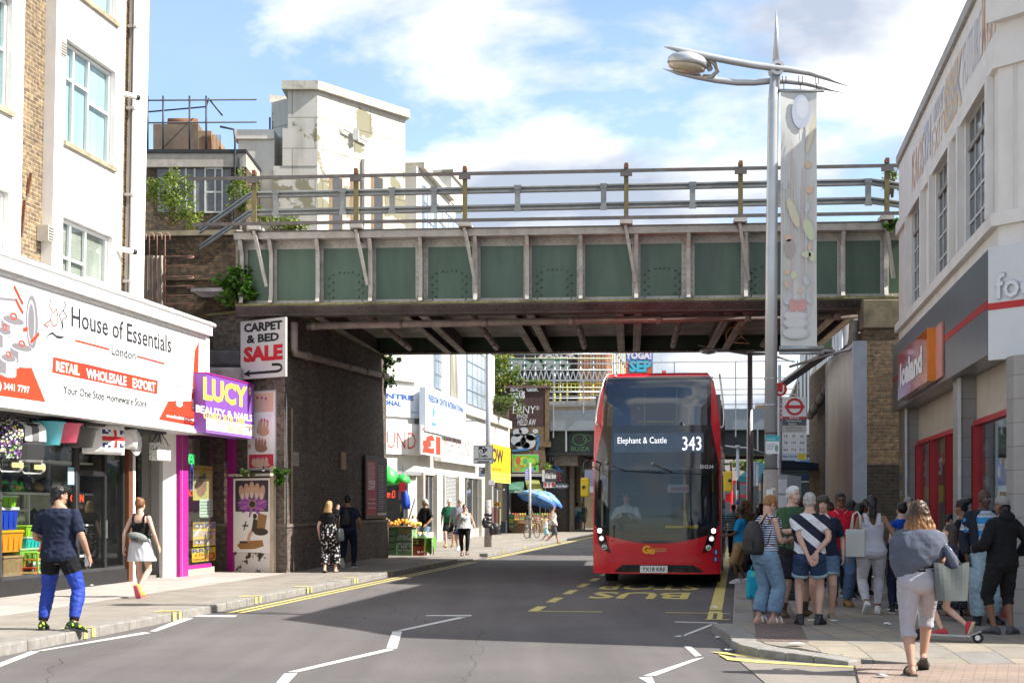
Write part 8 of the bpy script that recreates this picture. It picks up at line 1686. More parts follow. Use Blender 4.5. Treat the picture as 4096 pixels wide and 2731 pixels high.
for k in range(7):m=MB();x=-.22+.075*k;m.box(x-.03,x+.03,-.05,.05,rnd.uniform(.2,.6),1.38,fl(((.65,.25,.1),(.8,.75,.7),(.5,.05,.05),(.15,.15,.17),(.7,.3,.15),(.1,.1,.3),(.6,.6,.2))[k]));m.build('hanging_goods',r)
Z9('price_sign','small yellow one pound sign over the goods stand',Wl(px(1970,2000,77).xy,px(2010,2000,76.8).xy),1977,2007,2003,2024,.1,.03,YCD,[("£1",.15,.15,.85,.85,RDT,.05)])
Z9('menu_board','green and yellow food board beside the fruit shop',Wl(px(2030,2000,80).xy,px(2062,2000,79.8).xy),2038,2055,2058,2120,.1,.06,fl((.05,.20,.10)),[('|',.08,.45,.92,.70,fl((.45,.42,.08))),("ASIAN",.1,.82,.9,.92,fl((.5,.5,.45)),.02),('o',.3,.25,.2,.1,fl((.4,.25,.15))),('o',.7,.22,.2,.1,fl((.5,.4,.3))),('o',.5,.08,.25,.07,fl((.35,.1,.08)))])
def parasol(x,y,Y,w,h,tiltx,tilty,lab):
 r=Zd('parasol',lab,'parasol',(*px(x,2000,Y).xy,PZ),0,Z0=False);m=MB();m.cyl((0,0,0),(0,0,h),.03,Zn,n=8);m.build('pole',r);m=MB();M4=Matrix.Translation((0,0,h))@Matrix.Rotation(tilty,4,'Y')@Matrix.Rotation(tiltx,4,'X');n=8;BL=P((.10,.26,.62),.7,var=.08);BL2=P((.14,.32,.68),.7,var=.08)
 rings=[(0,.0),(.35,-.08),(.7,-.25),(1.0,-.48)];
 for j in range(n):
  q0,q1=2*math.pi*j/n,2*math.pi*(j+1)/n;mt=BL if j%2 else BL2
  for(r0,z0),(r1,z1)in zip(rings,rings[1:]):m.add([M4@Vector((w*r0*math.cos(q0),w*r0*math.sin(q0),z0*w*.9)),M4@Vector((w*r1*math.cos(q0),w*r1*math.sin(q0),z1*w*.9)),M4@Vector((w*r1*math.cos(q1),w*r1*math.sin(q1),z1*w*.9)),M4@Vector((w*r0*math.cos(q1),w*r0*math.sin(q1),z0*w*.9))],[(0,1,2,3)],mt)
  for mt2,a,b_ in((BL2,.96,.0),):m.add([M4@Vector((w*math.cos(q0),w*math.sin(q0),-.48*w*.9)),M4@Vector((w*math.cos(q1),w*math.sin(q1),-.48*w*.9)),M4@Vector((w*.98*math.cos(q1),w*.98*math.sin(q1),-.48*w*.9-.13)),M4@Vector((w*.98*math.cos(q0),w*.98*math.sin(q0),-.48*w*.9-.13))],[(0,1,2,3)],mt)
 m.build('canopy',r);m=MB()
 for j in(4,5,6):
  q=2*math.pi*(j+.5)/n;c_,s_=math.cos(q),math.sin(q)
  for rr_,ww,cl in((.88,.20,(.75,.35,.15)),(.5,.16,(.5,.62,.75))):
   zc=lambda k:-.48*w*.9*(k**1.6)+.012;P_=lambda dr,dt:M4@Vector((w*(rr_+dr)*c_*.935-s_*dt,w*(rr_+dr)*s_*.935+c_*dt,zc(rr_+dr)+.015));m.add([P_(-.05,-ww),P_(.05,-ww),P_(.05,ww),P_(-.05,ww)],[(0,1,2,3)],fl(cl))
 m.build('print',r);m=MB()
 for j in range(n):q=2*math.pi*j/n;m.cyl(M4@Vector((w*math.cos(q),w*math.sin(q),-.43*w)),M4@Vector((0,0,-.05)),.008,Zn,n=4)
 m.build('ribs',r)
parasol(2160,2110,79.5,1.15,2.35,R(-12),R(20),'large light blue parasol tilted over the fruit boxes');parasol(2200,2110,82,1.0,2.3,R(-5),R(25),'darker blue parasol behind the tilted light blue one')
def step_stool(x,y,col,lab):
 r=Zd('plastic_stool',lab,'stool',at(x,y),R(10),Z0=False);mt=P(col,.4,name='plastic');m=MB();m.box(-.16,.16,-.16,.16,.40,.44,mt);m.build('seat',r)
 for sx in(-1,1):
  for sy in(-1,1):m=MB();m.bar((sx*.2,sy*.2,0),(sx*.14,sy*.14,.4),.04,.04,mt);m.build('leg',r)
step_stool(2254,2113,(.02,.28,.55),'blue plastic stool by the viaduct pier');step_stool(2239,2112,(.45,.12,.10),'dull red plastic stool left of the blue one')
m=MB();m.box(-.15,.15,-.15,.15,0,.68,GREY);m.box(-.17,.17,-.17,.17,.70,.76,Zr);m.box(-.10,.10,-.155,-.151,.45,.6,Zq);solo(m,'litter_bin','grey square litter bin beside the viaduct pier','bin',at(2272,2106),R(-9),Z0=False,bevel=.02)
for k,(x,y,z)in enumerate(((2358,2110,0),(2362,2109,.3))):m=MB();m.box(-.28,.28,-.2,.2,0,.28,P((.62,.64,.66),.6));m.box(-.25,.25,-.17,.17,.28,.30,P((.5,.5,.52),.6));solo(m,'foam_box',('white foam box on the pavement beside the bus','white foam box on top of the other foam box')[k],'box',(*at(x,y)[:2],PZ+z),R(-9),Z0=False)
m=MB();q=px(2330,1950,96);m.box(0,1.0,0,.2,0,1.3,fl((.55,.55,.68)));m.box(1.02,2.1,-.2,.0,-.3,1.9,fl((.04,.18,.55)));m.box(1.1,1.9,-.21,-.2,.5,1.2,SWH);solo(m,'shop_signs','blue and lilac hanging shop signs just left of the bus','sign',(q.x,q.y,3.0),0,Z0=False)
m=MB();m.box(0,1.6,0,3,0,4.3,P((.55,.55,.62),.6,var=.4,scale=1.2));q=px(2336,2000,100);solo(m,'shop_kiosk','pale narrow shopfront beyond the second bridge','shop',(q.x,q.y,.05),0,Z0=False)
q=px(2362,2000,93);rk=Zd('market_canopy','pale blue and white market canopy just left of the bus','canopy',(q.x,q.y,PZ),0,Z0=False);m=MB();m.box(-.8,1.2,-.6,.6,2.4,2.8,P((.55,.66,.78),.7));m.build('cover',rk);m=MB();m.cyl((-.7,-.5,0),(-.7,-.5,2.4),.03,Zr,n=6);m.cyl((1.1,-.5,0),(1.1,-.5,2.4),.03,Zr,n=6);m.build('pole',rk)
bk_=Zd('bicycle','dark bicycle with a front basket leaning on the sign post','bicycle',at(2128,2152),R(62),Z0=False);BKM=P((.03,.03,.035),.3)
def wheel(x):
 m=MB();m.tube([(x+.33*math.cos(q),0,.345+.33*math.sin(q))for q in[2*math.pi*k/28 for k in range(29)]],.018,RUB,6,False)
 for k in range(14):q=2*math.pi*k/14;m.cyl((x,0,.345),(x+.32*math.cos(q),0,.345+.32*math.sin(q)),.003,Zo,n=4)
 m.cyl((x,-.04,.345),(x,.04,.345),.03,Zo,n=10);m.build('wheel',bk_)
wheel(-.52);wheel(.52)
m=MB()
for a,b_ in(((-.52,0,.345),(-.08,0,.30)),((-.08,0,.30),(-.2,0,.86)),((-.08,0,.30),(.36,0,.78)),((-.18,0,.80),(.34,0,.86)),((-.52,0,.345),(-.18,0,.80)),((.52,0,.345),(.33,0,.95))):m.cyl(a,b_,.018,BKM,n=8)
m.build('frame',bk_);m=MB();m.tube([(.2,-.28,1.02),(.34,-.1,.98),(.34,.1,.98),(.2,.28,1.02)],.014,Zo,6);m.build('handlebar',bk_);m=MB();m.ball((-.22,0,.92),(.13,.07,.04),Zq,10,6);m.build('saddle',bk_);m=MB();m.cyl((-.08,-.05,.30),(-.08,.05,.30),.09,Zo,n=14);m.bar((-.08,.06,.3),(.06,.06,.2),.02,.02,Zo);m.bar((-.08,-.06,.3),(-.22,-.06,.4),.02,.02,Zo);m.build('crank',bk_)
m=MB()
for z in(.75,.85,.95):m.tube([(.40,-.16,z),(.66,-.16,z),(.66,.16,z),(.40,.16,z),(.40,-.16,z)],.006,Zo,4)
for y in(-.16,0,.16):m.cyl((.66,y,.72),(.66,y,.96),.005,Zo,n=4)
m.build('basket',bk_)
r=Zd('litter_bin','black square litter bin among the people at the bus stop','bin',at(3180,2396),R(-9),Z0=False);BINM=P((.035,.036,.042),.5,var=.2,ZD=.1);m=MB();m.box(-.26,.26,-.26,.26,.0,.12,Zq);m.box(-.24,.24,-.24,.24,.12,.92,BINM);m.box(-.27,.27,-.27,.27,1.1,1.16,BINM)
for x in(-.22,.22):
 for y in(-.22,.22):m.box(x-.03,x+.03,y-.03,y+.03,.92,1.1,BINM)
m.build('body',r,bevel=.02);m=MB();m.box(-.12,.12,-.246,-.241,.5,.7,GREY);m.build('plate',r)
def ZH(m,w,d,h,mat,top=.55,seed=0,n=16,folds=.10):
 rr=random.Random(seed);ph=[rr.uniform(0,6)for _ in range(4)];prof=[(.0,0),(.85,.01),(1.0,.12),(1.02,.4),(.92,.68),(top,.92),(top*.8,1.0)];vs=[]
 for k,(p,z)in enumerate(prof):
  for j in range(n):q=2*math.pi*j/n;f=1+folds*math.sin(3*q+ph[0]+z*2)+folds*.6*math.sin(7*q+ph[1]-z*3);cxx,sxx=math.cos(q),math.sin(q);e=(abs(cxx)**.6)*math.copysign(1,cxx),(abs(sxx)**.6)*math.copysign(1,sxx);vs.append((w/2*p*f*e[0],d/2*p*f*e[1],h*z+.01*math.sin(q*5+ph[2])))
 m.add(vs,[(i*n+j,i*n+(j+1)%n,(i+1)*n+(j+1)%n,(i+1)*n+j)for i in range(len(prof)-1)for j in range(n)],mat,True);m.add([vs[(len(prof)-1)*n+j]for j in range(n)],[tuple(range(n))],mat)
def Za(name,lab,loc,w,d,h,mat,handle=.16,rz=0,seed=0,top=.55):
 r=Zd(name,lab,'bag',loc,rz,Z0=False);m=MB();ZH(m,w,d,h,mat,top,seed);m.build('body',r);m=MB()
 for s in(-1,1):m.tube([(-w*.2,s*d*.18,h*.93),(-w*.1,s*.01,h+handle*.8),(0,0,h+handle),(w*.1,s*.01,h+handle*.8),(w*.2,s*d*.18,h*.93)],[(.004,.018)]*5,mat,6)
 m.build('handle',r);return r
TQ=Zc((.02,.38,.55),[(.05,.55,.55),(.02,.25,.5),(.15,.6,.45)],9,.4,'turquoise_print');BLP=P((.01,.20,.62),.35,var=.2,bump=.5,ZC=15)
Za('shopping_bag','turquoise printed bag for life standing on the pavement at the kerb',at(3012,2394),.22,.2,.46,TQ,.1,0,1,.9);Za('shopping_bag','bright blue plastic bag behind the legs of the striped shirt person',(*at(3245,2420)[:2],.32),.28,.16,.34,BLP,.2,0,2);Za('shopping_bag','blue plastic bag hanging between the red polo man and the woman in white',(*at(3416,2385)[:2],.46),.22,.14,.36,BLP,.2,0,3)
m=MB();m.box(0,.5,0,.4,0,.42,P((.30,.32,.35),.5));m.prism([(0,0),(.5,0),(.5,.4),(0,.4)],.423,[.5,.44,.44,.5],GREY);q=px(3110,1950,30);solo(m,'meter_box','grey sloped metal box on the wall behind the white haired man','box',(q.x,q.y,q.z-.2),0,Z0=False)
m=MB()
for k in range(5):m.box(-.13,.13,-.01,.01,.28*k,.28*k+.25,P((.6,.6,.63),.4))
m.box(-.15,.15,.012,.03,-.1,1.45,GREY);q=px(3118,2000,25.3);solo(m,'timetable_board','stack of white timetable sheets on the bus stop pole','board',(q.x,q.y,.75),0,Z0=False)
for k,(x,y)in enumerate(((2955,1320),(2965,1380))):
 q=px(x,y,33.5);m=MB();m.tube([(0,0,.28),(.0,0,.2),(-.2,0,.06),(.2,0,.04),(0,0,.2)],.012,P((.55,.28,.10),.6),6)
 if k==0:m.tube([(-.2,0,.06),(-.3,0,-.1),(-.28,0,-.32)],.01,P((.55,.28,.10),.6),5)
 solo(m,'coat_hanger',('orange wooden coat hanger dangling high under the bridge','orange coat hanger dangling just below the higher one')[k],'hanger',tuple(q),0,Z0=False)
def ik(a,t,l1,l2,pole):
 a,t,pole=Vector(a),Vector(t),Vector(pole);d=t-a;L=min(d.length,(l1+l2)*.998);d=d.normalized();t=a+d*L
 x=(l1*l1-l2*l2+L*L)/(2*L);h=math.sqrt(max(0,l1*l1-x*x));p=(pole-d*pole.dot(d)).normalized()
 return a+d*x+p*h,t
M_T=[(.79,.085,.085,0),(.85,.160,.115,-.01),(.93,.170,.118,-.01),(1.02,.156,.108,0),(1.10,.150,.104,.005),(1.20,.160,.110,.005),(1.30,.176,.118,.0),(1.37,.180,.112,-.01),(1.42,.145,.088,-.015),(1.46,.088,.066,-.015),(1.50,.060,.060,-.01)]
F_T=[(.79,.085,.088,0),(.85,.172,.125,-.015),(.92,.182,.126,-.02),(1.00,.158,.108,-.01),(1.08,.132,.095,0),(1.17,.138,.100,.005),(1.27,.156,.122,.02),(1.35,.155,.105,-.005),(1.405,.128,.080,-.015),(1.45,.075,.060,-.015),(1.49,.050,.052,-.01)]
JOBS=[]
def Zu(mb,name,parent,mat,vox,smooth=4,amp=0,freq=(9,9,14),label=None,Zk=None,seed=0):
 """one continuous skin over overlapping volumes; finished for all at once in finish_skins()"""
 me=bpy.data.meshes.new(name);me.from_pydata(mb.v,[],mb.f);o=bpy.data.objects.new(name,me);COL.objects.link(o);o.parent=parent
 r=o.modifiers.new('r','REMESH');r.mode='VOXEL';r.voxel_size=vox;r.adaptivity=0
 if smooth:s=o.modifiers.new('s','SMOOTH');s.iterations=smooth;s.factor=.5
 if label:o['label']=label
 JOBS.append((o,mat,amp,freq,Zk,seed));return o
def finish_skins():
 dg=bpy.context.evaluated_depsgraph_get();new=[bpy.data.meshes.new_from_object(j[0].evaluated_get(dg))for j in JOBS]
 for(o,mat,amp,freq,Zk,seed),nm in zip(JOBS,new):
  if amp:
   off=Vector((seed*3.7,seed*1.3,seed*2.1));fx,fy_,fz=freq
   nr=[v.normal.copy()for v in nm.vertices];cs=[v.co.copy()for v in nm.vertices];fl_=[]
   for c,n_ in zip(cs,nr):
    q=noise.noise(Vector((c.x*fx,c.y*fy_,c.z*fz))+off);q2=noise.noise(Vector((c.x*fx*2.1+c.z*6,c.y*fy_*2,c.z*fz*1.7))+off);fl_.extend(c+n_*(amp*((.35-abs(q))*1.6+.5*q2)))
   nm.vertices.foreach_set('co',fl_)
  nm.materials.append(mat)
  if Zk:
   bm=bmesh.new();bm.from_mesh(nm);vs=[bm.verts.new(v)for v in Zk.v]
   for f in Zk.f:
    try:bm.faces.new([vs[i]for i in f])
    except ValueError:pass
   bm.to_mesh(nm);bm.free()
  nm.polygons.foreach_set('use_smooth',[True]*len(nm.polygons));nm.update();nm.name=o.name;o.modifiers.clear();o.data=nm
def skinm(c):return P(c,.5,0,.07,6,.05,120,.35,name='skin')
SK=dict(pale=(.56,.34,.26),tan=(.44,.25,.17),light=(.60,.38,.29),brown=(.22,.105,.06),dark=(.085,.045,.03),mid=(.30,.155,.09))
def hairm(c,c2=None):
 key=('H',c,c2)
 if key in MATS:return MATS[key]
 m,nt=nodes('hair');v=vec(nt,'Object',(60,60,4));a,h=Z1(nt,v,mulc(c,.55),mulc(c,1.5),1.0,3,.3,.7)
 if c2:
  s=nn(nt,'ShaderNodeSeparateXYZ');nt.links.new(vec(nt),s.inputs[0]);mr=nn(nt,'ShaderNodeMapRange');nt.links.new(s.outputs[2],mr.inputs[0]);mr.inputs[1].default_value=c2[1];mr.inputs[2].default_value=c2[2];b_,_=Z1(nt,v,mulc(c2[0],.55),mulc(c2[0],1.5),1.0,3,.3,.7);a=mixc(nt,mr.outputs[0],b_,a)
 Zl(nt,a,.45,0,h,.5,.004,.4);MATS[key]=m;return m
class Person:
 def __init__(s,label,x,y,ht,head,fem=False,wide=1.0,skin='pale',z=PZ,S=None,hy=0,hp=0,lean=0,twist=0,ZA=None,ZB=None,vox=None,face=True,belly=0,group=None,pos=None,seat=False,sag=0,elbow=None):
  if pos is None:
   if S is None:X,Y=gp(x,y,z)
   else:X,Y=(x-CX)/S,FF/S
  else:X,Y=pos
  s.k=k=ht/1.75;s.fem=fem;s.wide=wide;s.Y=Y
  s.vox=vox or(.008 if Y<22 else .011 if Y<27 else .015 if Y<36 else .018)
  s.root=Zd('person',label,'person',(X,Y,z),-R(head),group,Z0=False);s.root.scale=(k,k,k);s.sk=skinm(SK[skin]);s.skc=SK[skin]
  s.tab=[(a,b_*wide,c*(1+(wide-1)*.8)+(belly*math.exp(-((a-1.12)/.13)**2)),d+belly*.8*math.exp(-((a-1.12)/.13)**2))for a,b_,c,d in(F_T if fem else M_T)]
  s.lean,s.tw=R(lean),R(twist);dz=-sag
  s.dz=dz
  s.shw=(.156 if fem else .180)*(1+(wide-1)*.55);s.hipw=.092*(1+(wide-1)*.4)
  ZA=ZA or{};ZB=ZB or{}
  s.ft={};s.leg={};s.arm={}
  for sd,sg in(('L',-1),('R',1)):
   f=ZA.get(sd,(sg*.11,0,.085,sg*8,0));s.ft[sd]=f
   hip=Vector((sg*s.hipw,-.005,.90+dz));kn,an=ik(hip,f[:3],.43,.42,(sg*.15+math.sin(R(f[3]))*.5,1,0));s.leg[sd]=(hip,kn,an)
   h=ZB.get(sd,(sg*(s.shw+.075),.04,.87+dz));sh=s.T((sg*s.shw,-.015,1.378));pole=(elbow or{}).get(sd,(sg*.45,-1,-.15));el,wr=ik(sh,h[:3],.285,.255,pole);s.arm[sd]=(sh,el,wr)
  s.hm=Matrix.Translation(s.T((0,.012,1.615)))@Matrix.Rotation(-R(hy),4,'Z')@Matrix.Rotation(-R(hp)-s.lean*.4,4,'X')
  s.Zv=ZB;s.face=face;s.ring_n=18;s.body()
 def T(s,p):
  p=Vector(p);q=Vector((p.x,p.y,p.z+s.dz));c=Vector((0,0,.95+s.dz));f=max(0,min(1,(p.z-.88)/.3));return c+Matrix.Rotation(-s.lean*f,3,'X')@(Matrix.Rotation(s.tw*f,3,'Z')@(q-c))
 def tz(s,z):
  t=s.tab
  if z<=t[0][0]:return t[0][1:]
  for a,b_ in zip(t,t[1:]):
   if z<=b_[0]:f=(z-a[0])/(b_[0]-a[0]);f=f*f*(3-2*f)*.5+f*.5;return tuple(lerp(a[i],b_[i],f)for i in(1,2,3))
  return t[-1][1:]
 def torso(s,mb,z0,z1,g=0,n=14,tabmod=None,squash=1.0):
  vs=[];N=s.ring_n
  for k in range(n+1):
   z=lerp(z0,z1,k/n);a,b_,yo=s.tz(z)
   gg=g(z)if callable(g)else g
   for j in range(N):q=2*math.pi*j/N;ca,sa=math.cos(q),math.sin(q);e=.85;vs.append(s.T(((a+gg)*math.copysign(abs(ca)**e,ca),yo+(b_+gg)*math.copysign(abs(sa)**e,sa),z)))
  fs=[(k*N+j,k*N+(j+1)%N,(k+1)*N+(j+1)%N,(k+1)*N+j)for k in range(n)for j in range(N)]+[tuple(range(N-1,-1,-1)),tuple(range(n*N,(n+1)*N))];mb.add(vs,fs,None)
 def limb(s,mb,pts,rad):mb.tube(pts,rad,None,12)
 def Zw(s,tri,f):
  """point at fraction f (0..2) along a two bone limb"""
  a,b_,c=tri;return a.lerp(b_,f)if f<=1 else b_.lerp(c,f-1)
 def legr(s,f,g=0):
  w=1+(s.wide-1)*.8;F=s.fem;tab=[(0,.096 if F else .090),(.25,.092 if F else .086),(.6,.072),(.95,.056),(1.05,.054),(1.3,.058),(1.6,.046),(1.92,.036),(2,.037)];return intp(tab,f)*w+(g(f)if callable(g)else g)
 def armr(s,f,g=0):
  w=1+(s.wide-1)*.8;b_=.88 if s.fem else 1.0;tab=[(0,.054),(.3,.050),(.8,.042),(1,.040),(1.2,.042),(1.6,.034),(2,.026)];return intp(tab,f)*w*b_+(g(f)if callable(g)else g)
 def legs(s,mb,f0,f1,g=0,n=11):
  for sd in 'LR':fr_=[lerp(f0,f1,k/n)for k in range(n+1)];s.limb(mb,[s.Zw(s.leg[sd],f)for f in fr_],[s.legr(f,g)for f in fr_])
 def arms(s,mb,f0,f1,g=0,n=9,sides='LR'):
  for sd in sides:fr_=[lerp(f0,f1,k/n)for k in range(n+1)];s.limb(mb,[s.Zw(s.arm[sd],f)for f in fr_],[s.armr(f,g)for f in fr_])
 def Z7(s,sd):
  f=s.ft[sd];an=s.leg[sd][2];return Matrix.Translation(an)@Matrix.Rotation(-R(f[3]),4,'Z')@Matrix.Rotation(R(f[4]),4,'X')
 def foot(s,mb,sd,g=0,mat=None,toe=.165,base=-.085):
  M4=s.Z7(sd);vs=[];N=12;prof=[(-.075,.018,.02),(-.068,.030,.06),(-.04,.036,.095),(0,.038,.11),(.05,.042,.082),(.10,.047,.056),(.135,.044,.042),(toe-.012,.030,.032),(toe,.012,.018)]
  for y,w,h in prof:
   for j in range(N):q=2*math.pi*j/N;vs.append(M4@Vector(((w+g)*math.cos(q),y+(g if y>0 else-g),base+(h+g)*.5+(h+g)*.5*math.sin(q))))
  n=len(prof)-1;mb.add(vs,[(k*N+j,k*N+(j+1)%N,(k+1)*N+(j+1)%N,(k+1)*N+j)[::-1]for k in range(n)for j in range(N)]+[tuple(range(N)),tuple(range((n+1)*N-1,n*N-1,-1))],mat,True)
 def hand(s,mb,sd):
  sg=-1 if sd=='L' else 1;cfg=s.Zv.get(sd,());curl=cfg[3]if len(cfg)>3 else .5;a,el,wr=s.arm[sd];d=(wr-el).normalized()
  if len(cfg)>4 and cfg[4]is not None:d=Vector(cfg[4]).normalized()
  pn=Vector(cfg[5])if len(cfg)>5 else Vector((-sg,0,0));pn=(pn-d*pn.dot(d)).normalized();sd_=d.cross(pn).normalized()
  th=sd_ if sd_.y>0 else-sd_
  if len(cfg)>6:th=sd_*cfg[6]
  s.palm=getattr(s,'palm',{});s.palm[sd]=wr+d*.06+pn*.03
  vs=[];N=10
  for t,w,h in((-.02,.024,.022),(.01,.030,.020),(.05,.040,.016),(.085,.041,.013),(.095,.034,.010)):
   for j in range(N):q=2*math.pi*j/N;vs.append(wr+d*t+th*(w*math.cos(q))+pn*(h*math.sin(q)))
  mb.add(vs,[(k*N+j,k*N+(j+1)%N,(k+1)*N+(j+1)%N,(k+1)*N+j)for k in range(4)for j in range(N)]+[tuple(range(4*N,5*N))],None)
  for i,(L,o)in enumerate(((.070,.028),(.080,.010),(.074,-.010),(.058,-.028))):
   p=wr+d*.085+th*o;pts=[p];ang=0
   for sgm,fr_ in((.45,.35),(.3,.8),(.25,.7)):ang+=curl*fr_;p=p+(d*math.cos(ang)+pn*math.sin(ang))*L*sgm+th*(o*.05);pts.append(p)
   mb.tube(pts,[.0095,.009,.008,.006],None,7)
  p=wr+d*.02+th*.028;q=p+d*.035+th*.022+pn*.012;e=q+d*.032+th*.002+pn*.02*curl;mb.tube([p,q,e],[.013,.011,.008],None,7)
 def body(s):
  m=MB();s.torso(m,.79,1.50,-.004);s.legs(m,0,2.0,-.003);s.arms(m,0,2.0,-.002)
  for sd in 'LR':
   sg=-1 if sd=='L' else 1;m.ball(s.arm[sd][0],.056*(1+(s.wide-1)*.8)*(.88 if s.fem else 1),None);m.ball(s.leg[sd][1],s.legr(1)*.98,None);m.ball(s.T((sg*.082,-.045,.885)),(.095*s.wide,.085*s.wide,.095),None);s.foot(m,sd,-.004)
   if s.fem:m.ball(s.T((sg*.068,.085,1.265)),(.06*s.wide,.055*s.wide,.058),None)
  h=s.hm
  for c,r_ in(((0,-.012,.030),(.073,.090,.085)),((0,.024,-.03),(.057,.060,.078)),((0,.040,-.082),(.036,.040,.030)),((0,.010,-.075),(.052,.05,.04)),((0,.086,-.03),(.011,.018,.020)),((0,.080,-.012),(.009,.012,.03)),((.074,-.008,-.018),(.011,.020,.030)),((-.074,-.008,-.018),(.011,.020,.030)),((0,.066,.016),(.048,.018,.012)),((.032,.05,-.036),(.022,.024,.02)),((-.032,.05,-.036),(.022,.024,.02))):m.ball(c,r_,None,12,8,h)
  nk=.056 if not s.fem else .048;m.tube([s.T((0,-.02,1.43)),h@Vector((0,-.028,-.06)),h@Vector((0,-.02,0))],[nk+.012,nk,nk],None,12)
  hd=MB();
  for sd in 'LR':s.hand(hd,sd)
  s.ob=Zu(m,'body',s.root,s.sk,s.vox*.85,3,Zk=hd)
  if s.face:
   EW=P((.75,.74,.72),.2);ED=P((.02,.012,.01),.15)
   for sg in(-1,1):
    e=MB();e.ball((sg*.030,.074,-.004),(.0135,.009,.0075),EW,10,7,h);e.ball((sg*.030,.0805,-.004),(.006,.0045,.0065),ED,8,6,h);e.build('eye',s.root)
   b_=MB();hc=getattr(s,'hc',(.03,.02,.015))
   for sg in(-1,1):b_.tube([h@Vector((sg*.014,.0835,.017)),h@Vector((sg*.03,.084,.022)),h@Vector((sg*.047,.072,.016))],[.003,.0045,.002],P(mulc(s.skc,.25),.7,name='brow_hair'),6)
   b_.build('eyebrows',s.root);l=MB();lp_=P((min(.6,s.skc[0]*.85),s.skc[1]*.55,s.skc[2]*.6),.4,name='lips');l.ball((0,.077,-.066),(.023,.008,.0045),lp_,10,6,h);l.ball((0,.077,-.073),(.018,.008,.0045),lp_,10,6,h);l.build('mouth',s.root)
 def top(s,mat,hem=.88,Zz=.7,g=.014,neck=1.458,name='shirt',amp=.009,loose=0,sl_g=.016,lab=None,hemg=0,neckg=0):
  m=MB();s.torso(m,hem,neck,lambda z:g+loose*max(0,min(1,(1.30-z)/.2))+hemg*max(0,(hem+.15-z)/.15),14)
  if s.fem:
   for sg in(-1,1):m.ball(s.T((sg*.068,.085,1.265)),tuple(v*s.wide+g for v in(.06,.055,.058)),None)
  if Zz:
   s.arms(m,0,Zz,lambda f:sl_g+.010*min(1,f))
   for sd in 'LR':m.ball(s.arm[sd][0],.050*(1+(s.wide-1)*.8)*(.88 if s.fem else 1)+g,None)
  return Zu(m,name,s.root,mat,s.vox,3,amp,seed=len(name)+int(s.Y*10),label=lab)
 def tank(s,mat,hem=.95,g=.012,top_=1.33,name='vest',amp=.005,strap=.014,loose=0,lab=None,mx=.10):
  m=MB();s.torso(m,hem,top_,lambda z:g+loose*max(0,(1.3-z)/.3)-.012*max(0,(z-1.24)/.1),12)
  if s.fem:
   for sg in(-1,1):m.ball(s.T((sg*.068,.085,1.265)),tuple(v*s.wide+g for v in(.06,.055,.058)),None)
  a,b_,yo=s.tz(1.3)
  for sg in(-1,1):m.tube([s.T((sg*mx*1.05,yo+b_-.01,top_-.06)),s.T((sg*mx,yo+b_*.75,1.40)),s.T((sg*mx*.98,-.015,1.455)),s.T((sg*mx*.95,yo-b_*.85,1.40)),s.T((sg*mx*.9,yo-b_-.004,top_-.06))],[(strap*2,.012)]*5,None,8)
  return Zu(m,name,s.root,mat,s.vox,2,amp,seed=int(s.Y*7),label=lab)
 def Z2(s,mat,f1=1.88,waist=1.02,g=.012,name='trousers',amp=.009,flare=0,lab=None,f0=0,crotch=.80,gl=None,freq=(9,9,16)):
  m=MB();s.torso(m,crotch,waist,g+.004,8);gl=gl or(lambda f:g+.006+flare*max(0,f-.3));s.legs(m,f0,f1,gl,14)
  for sd in 'LR':
   sg=-1 if sd=='L' else 1;m.ball(s.T((sg*.082,-.045,.885)),tuple(v+g for v in(.095*s.wide,.085*s.wide,.095)),None)
   if f1>1:m.ball(s.leg[sd][1],s.legr(1)+gl(1),None)
  return Zu(m,name,s.root,mat,s.vox,3,amp,freq,seed=int(s.Y*5),label=lab)
 def skirt(s,mat,hem,waist=1.03,g=.015,flare=.05,name='skirt',amp=.006,lab=None):
  m=MB();N=s.ring_n;vs=[];n=12
  lx=[(s.leg[sd][1].x,s.leg[sd][1].y)for sd in 'LR']
  for k in range(n+1):
   z=lerp(hem,waist,k/n);a,b_,yo=s.tz(max(z,.90));f=max(0,(.92-z))/.5;q_=f*1.0;my=sum(p[1]for p in lx)/2*min(1,f*1.3);a+=flare*f;b_+=flare*f+abs(lx[0][1]-lx[1][1])*.5*min(1,f)
   for j in range(N):q=2*math.pi*j/N;w=1+.05*f*math.sin(q*6);vs.append(s.T(((a+g)*math.cos(q)*w,yo+my+(b_+g)*math.sin(q)*w,z))if z>.88 else Vector(((a+g)*math.cos(q)*w,yo+my+(b_+g)*math.sin(q)*w,z+s.dz)))
  m.add(vs,[(k*N+j,k*N+(j+1)%N,(k+1)*N+(j+1)%N,(k+1)*N+j)for k in range(n)for j in range(N)]+[tuple(range(N-1,-1,-1)),tuple(range(n*N,(n+1)*N))],None);return Zu(m,name,s.root,mat,s.vox,3,amp,(12,12,4),seed=3,label=lab)
 def cuffs(s,mat,f,h=.07,g=.03,name='cuff'):
  for sd in 'LR':m=MB();s.limb(m,[s.Zw(s.leg[sd],f-h),s.Zw(s.leg[sd],f)],[s.legr(f-h,g),s.legr(f,g)]);o=m;o.mats=[];m2=MB();m2.tube([s.Zw(s.leg[sd],f-h),s.Zw(s.leg[sd],f)],[s.legr(f-h,g),s.legr(f,g+.004)],mat,16);m2.build(name,s.root)
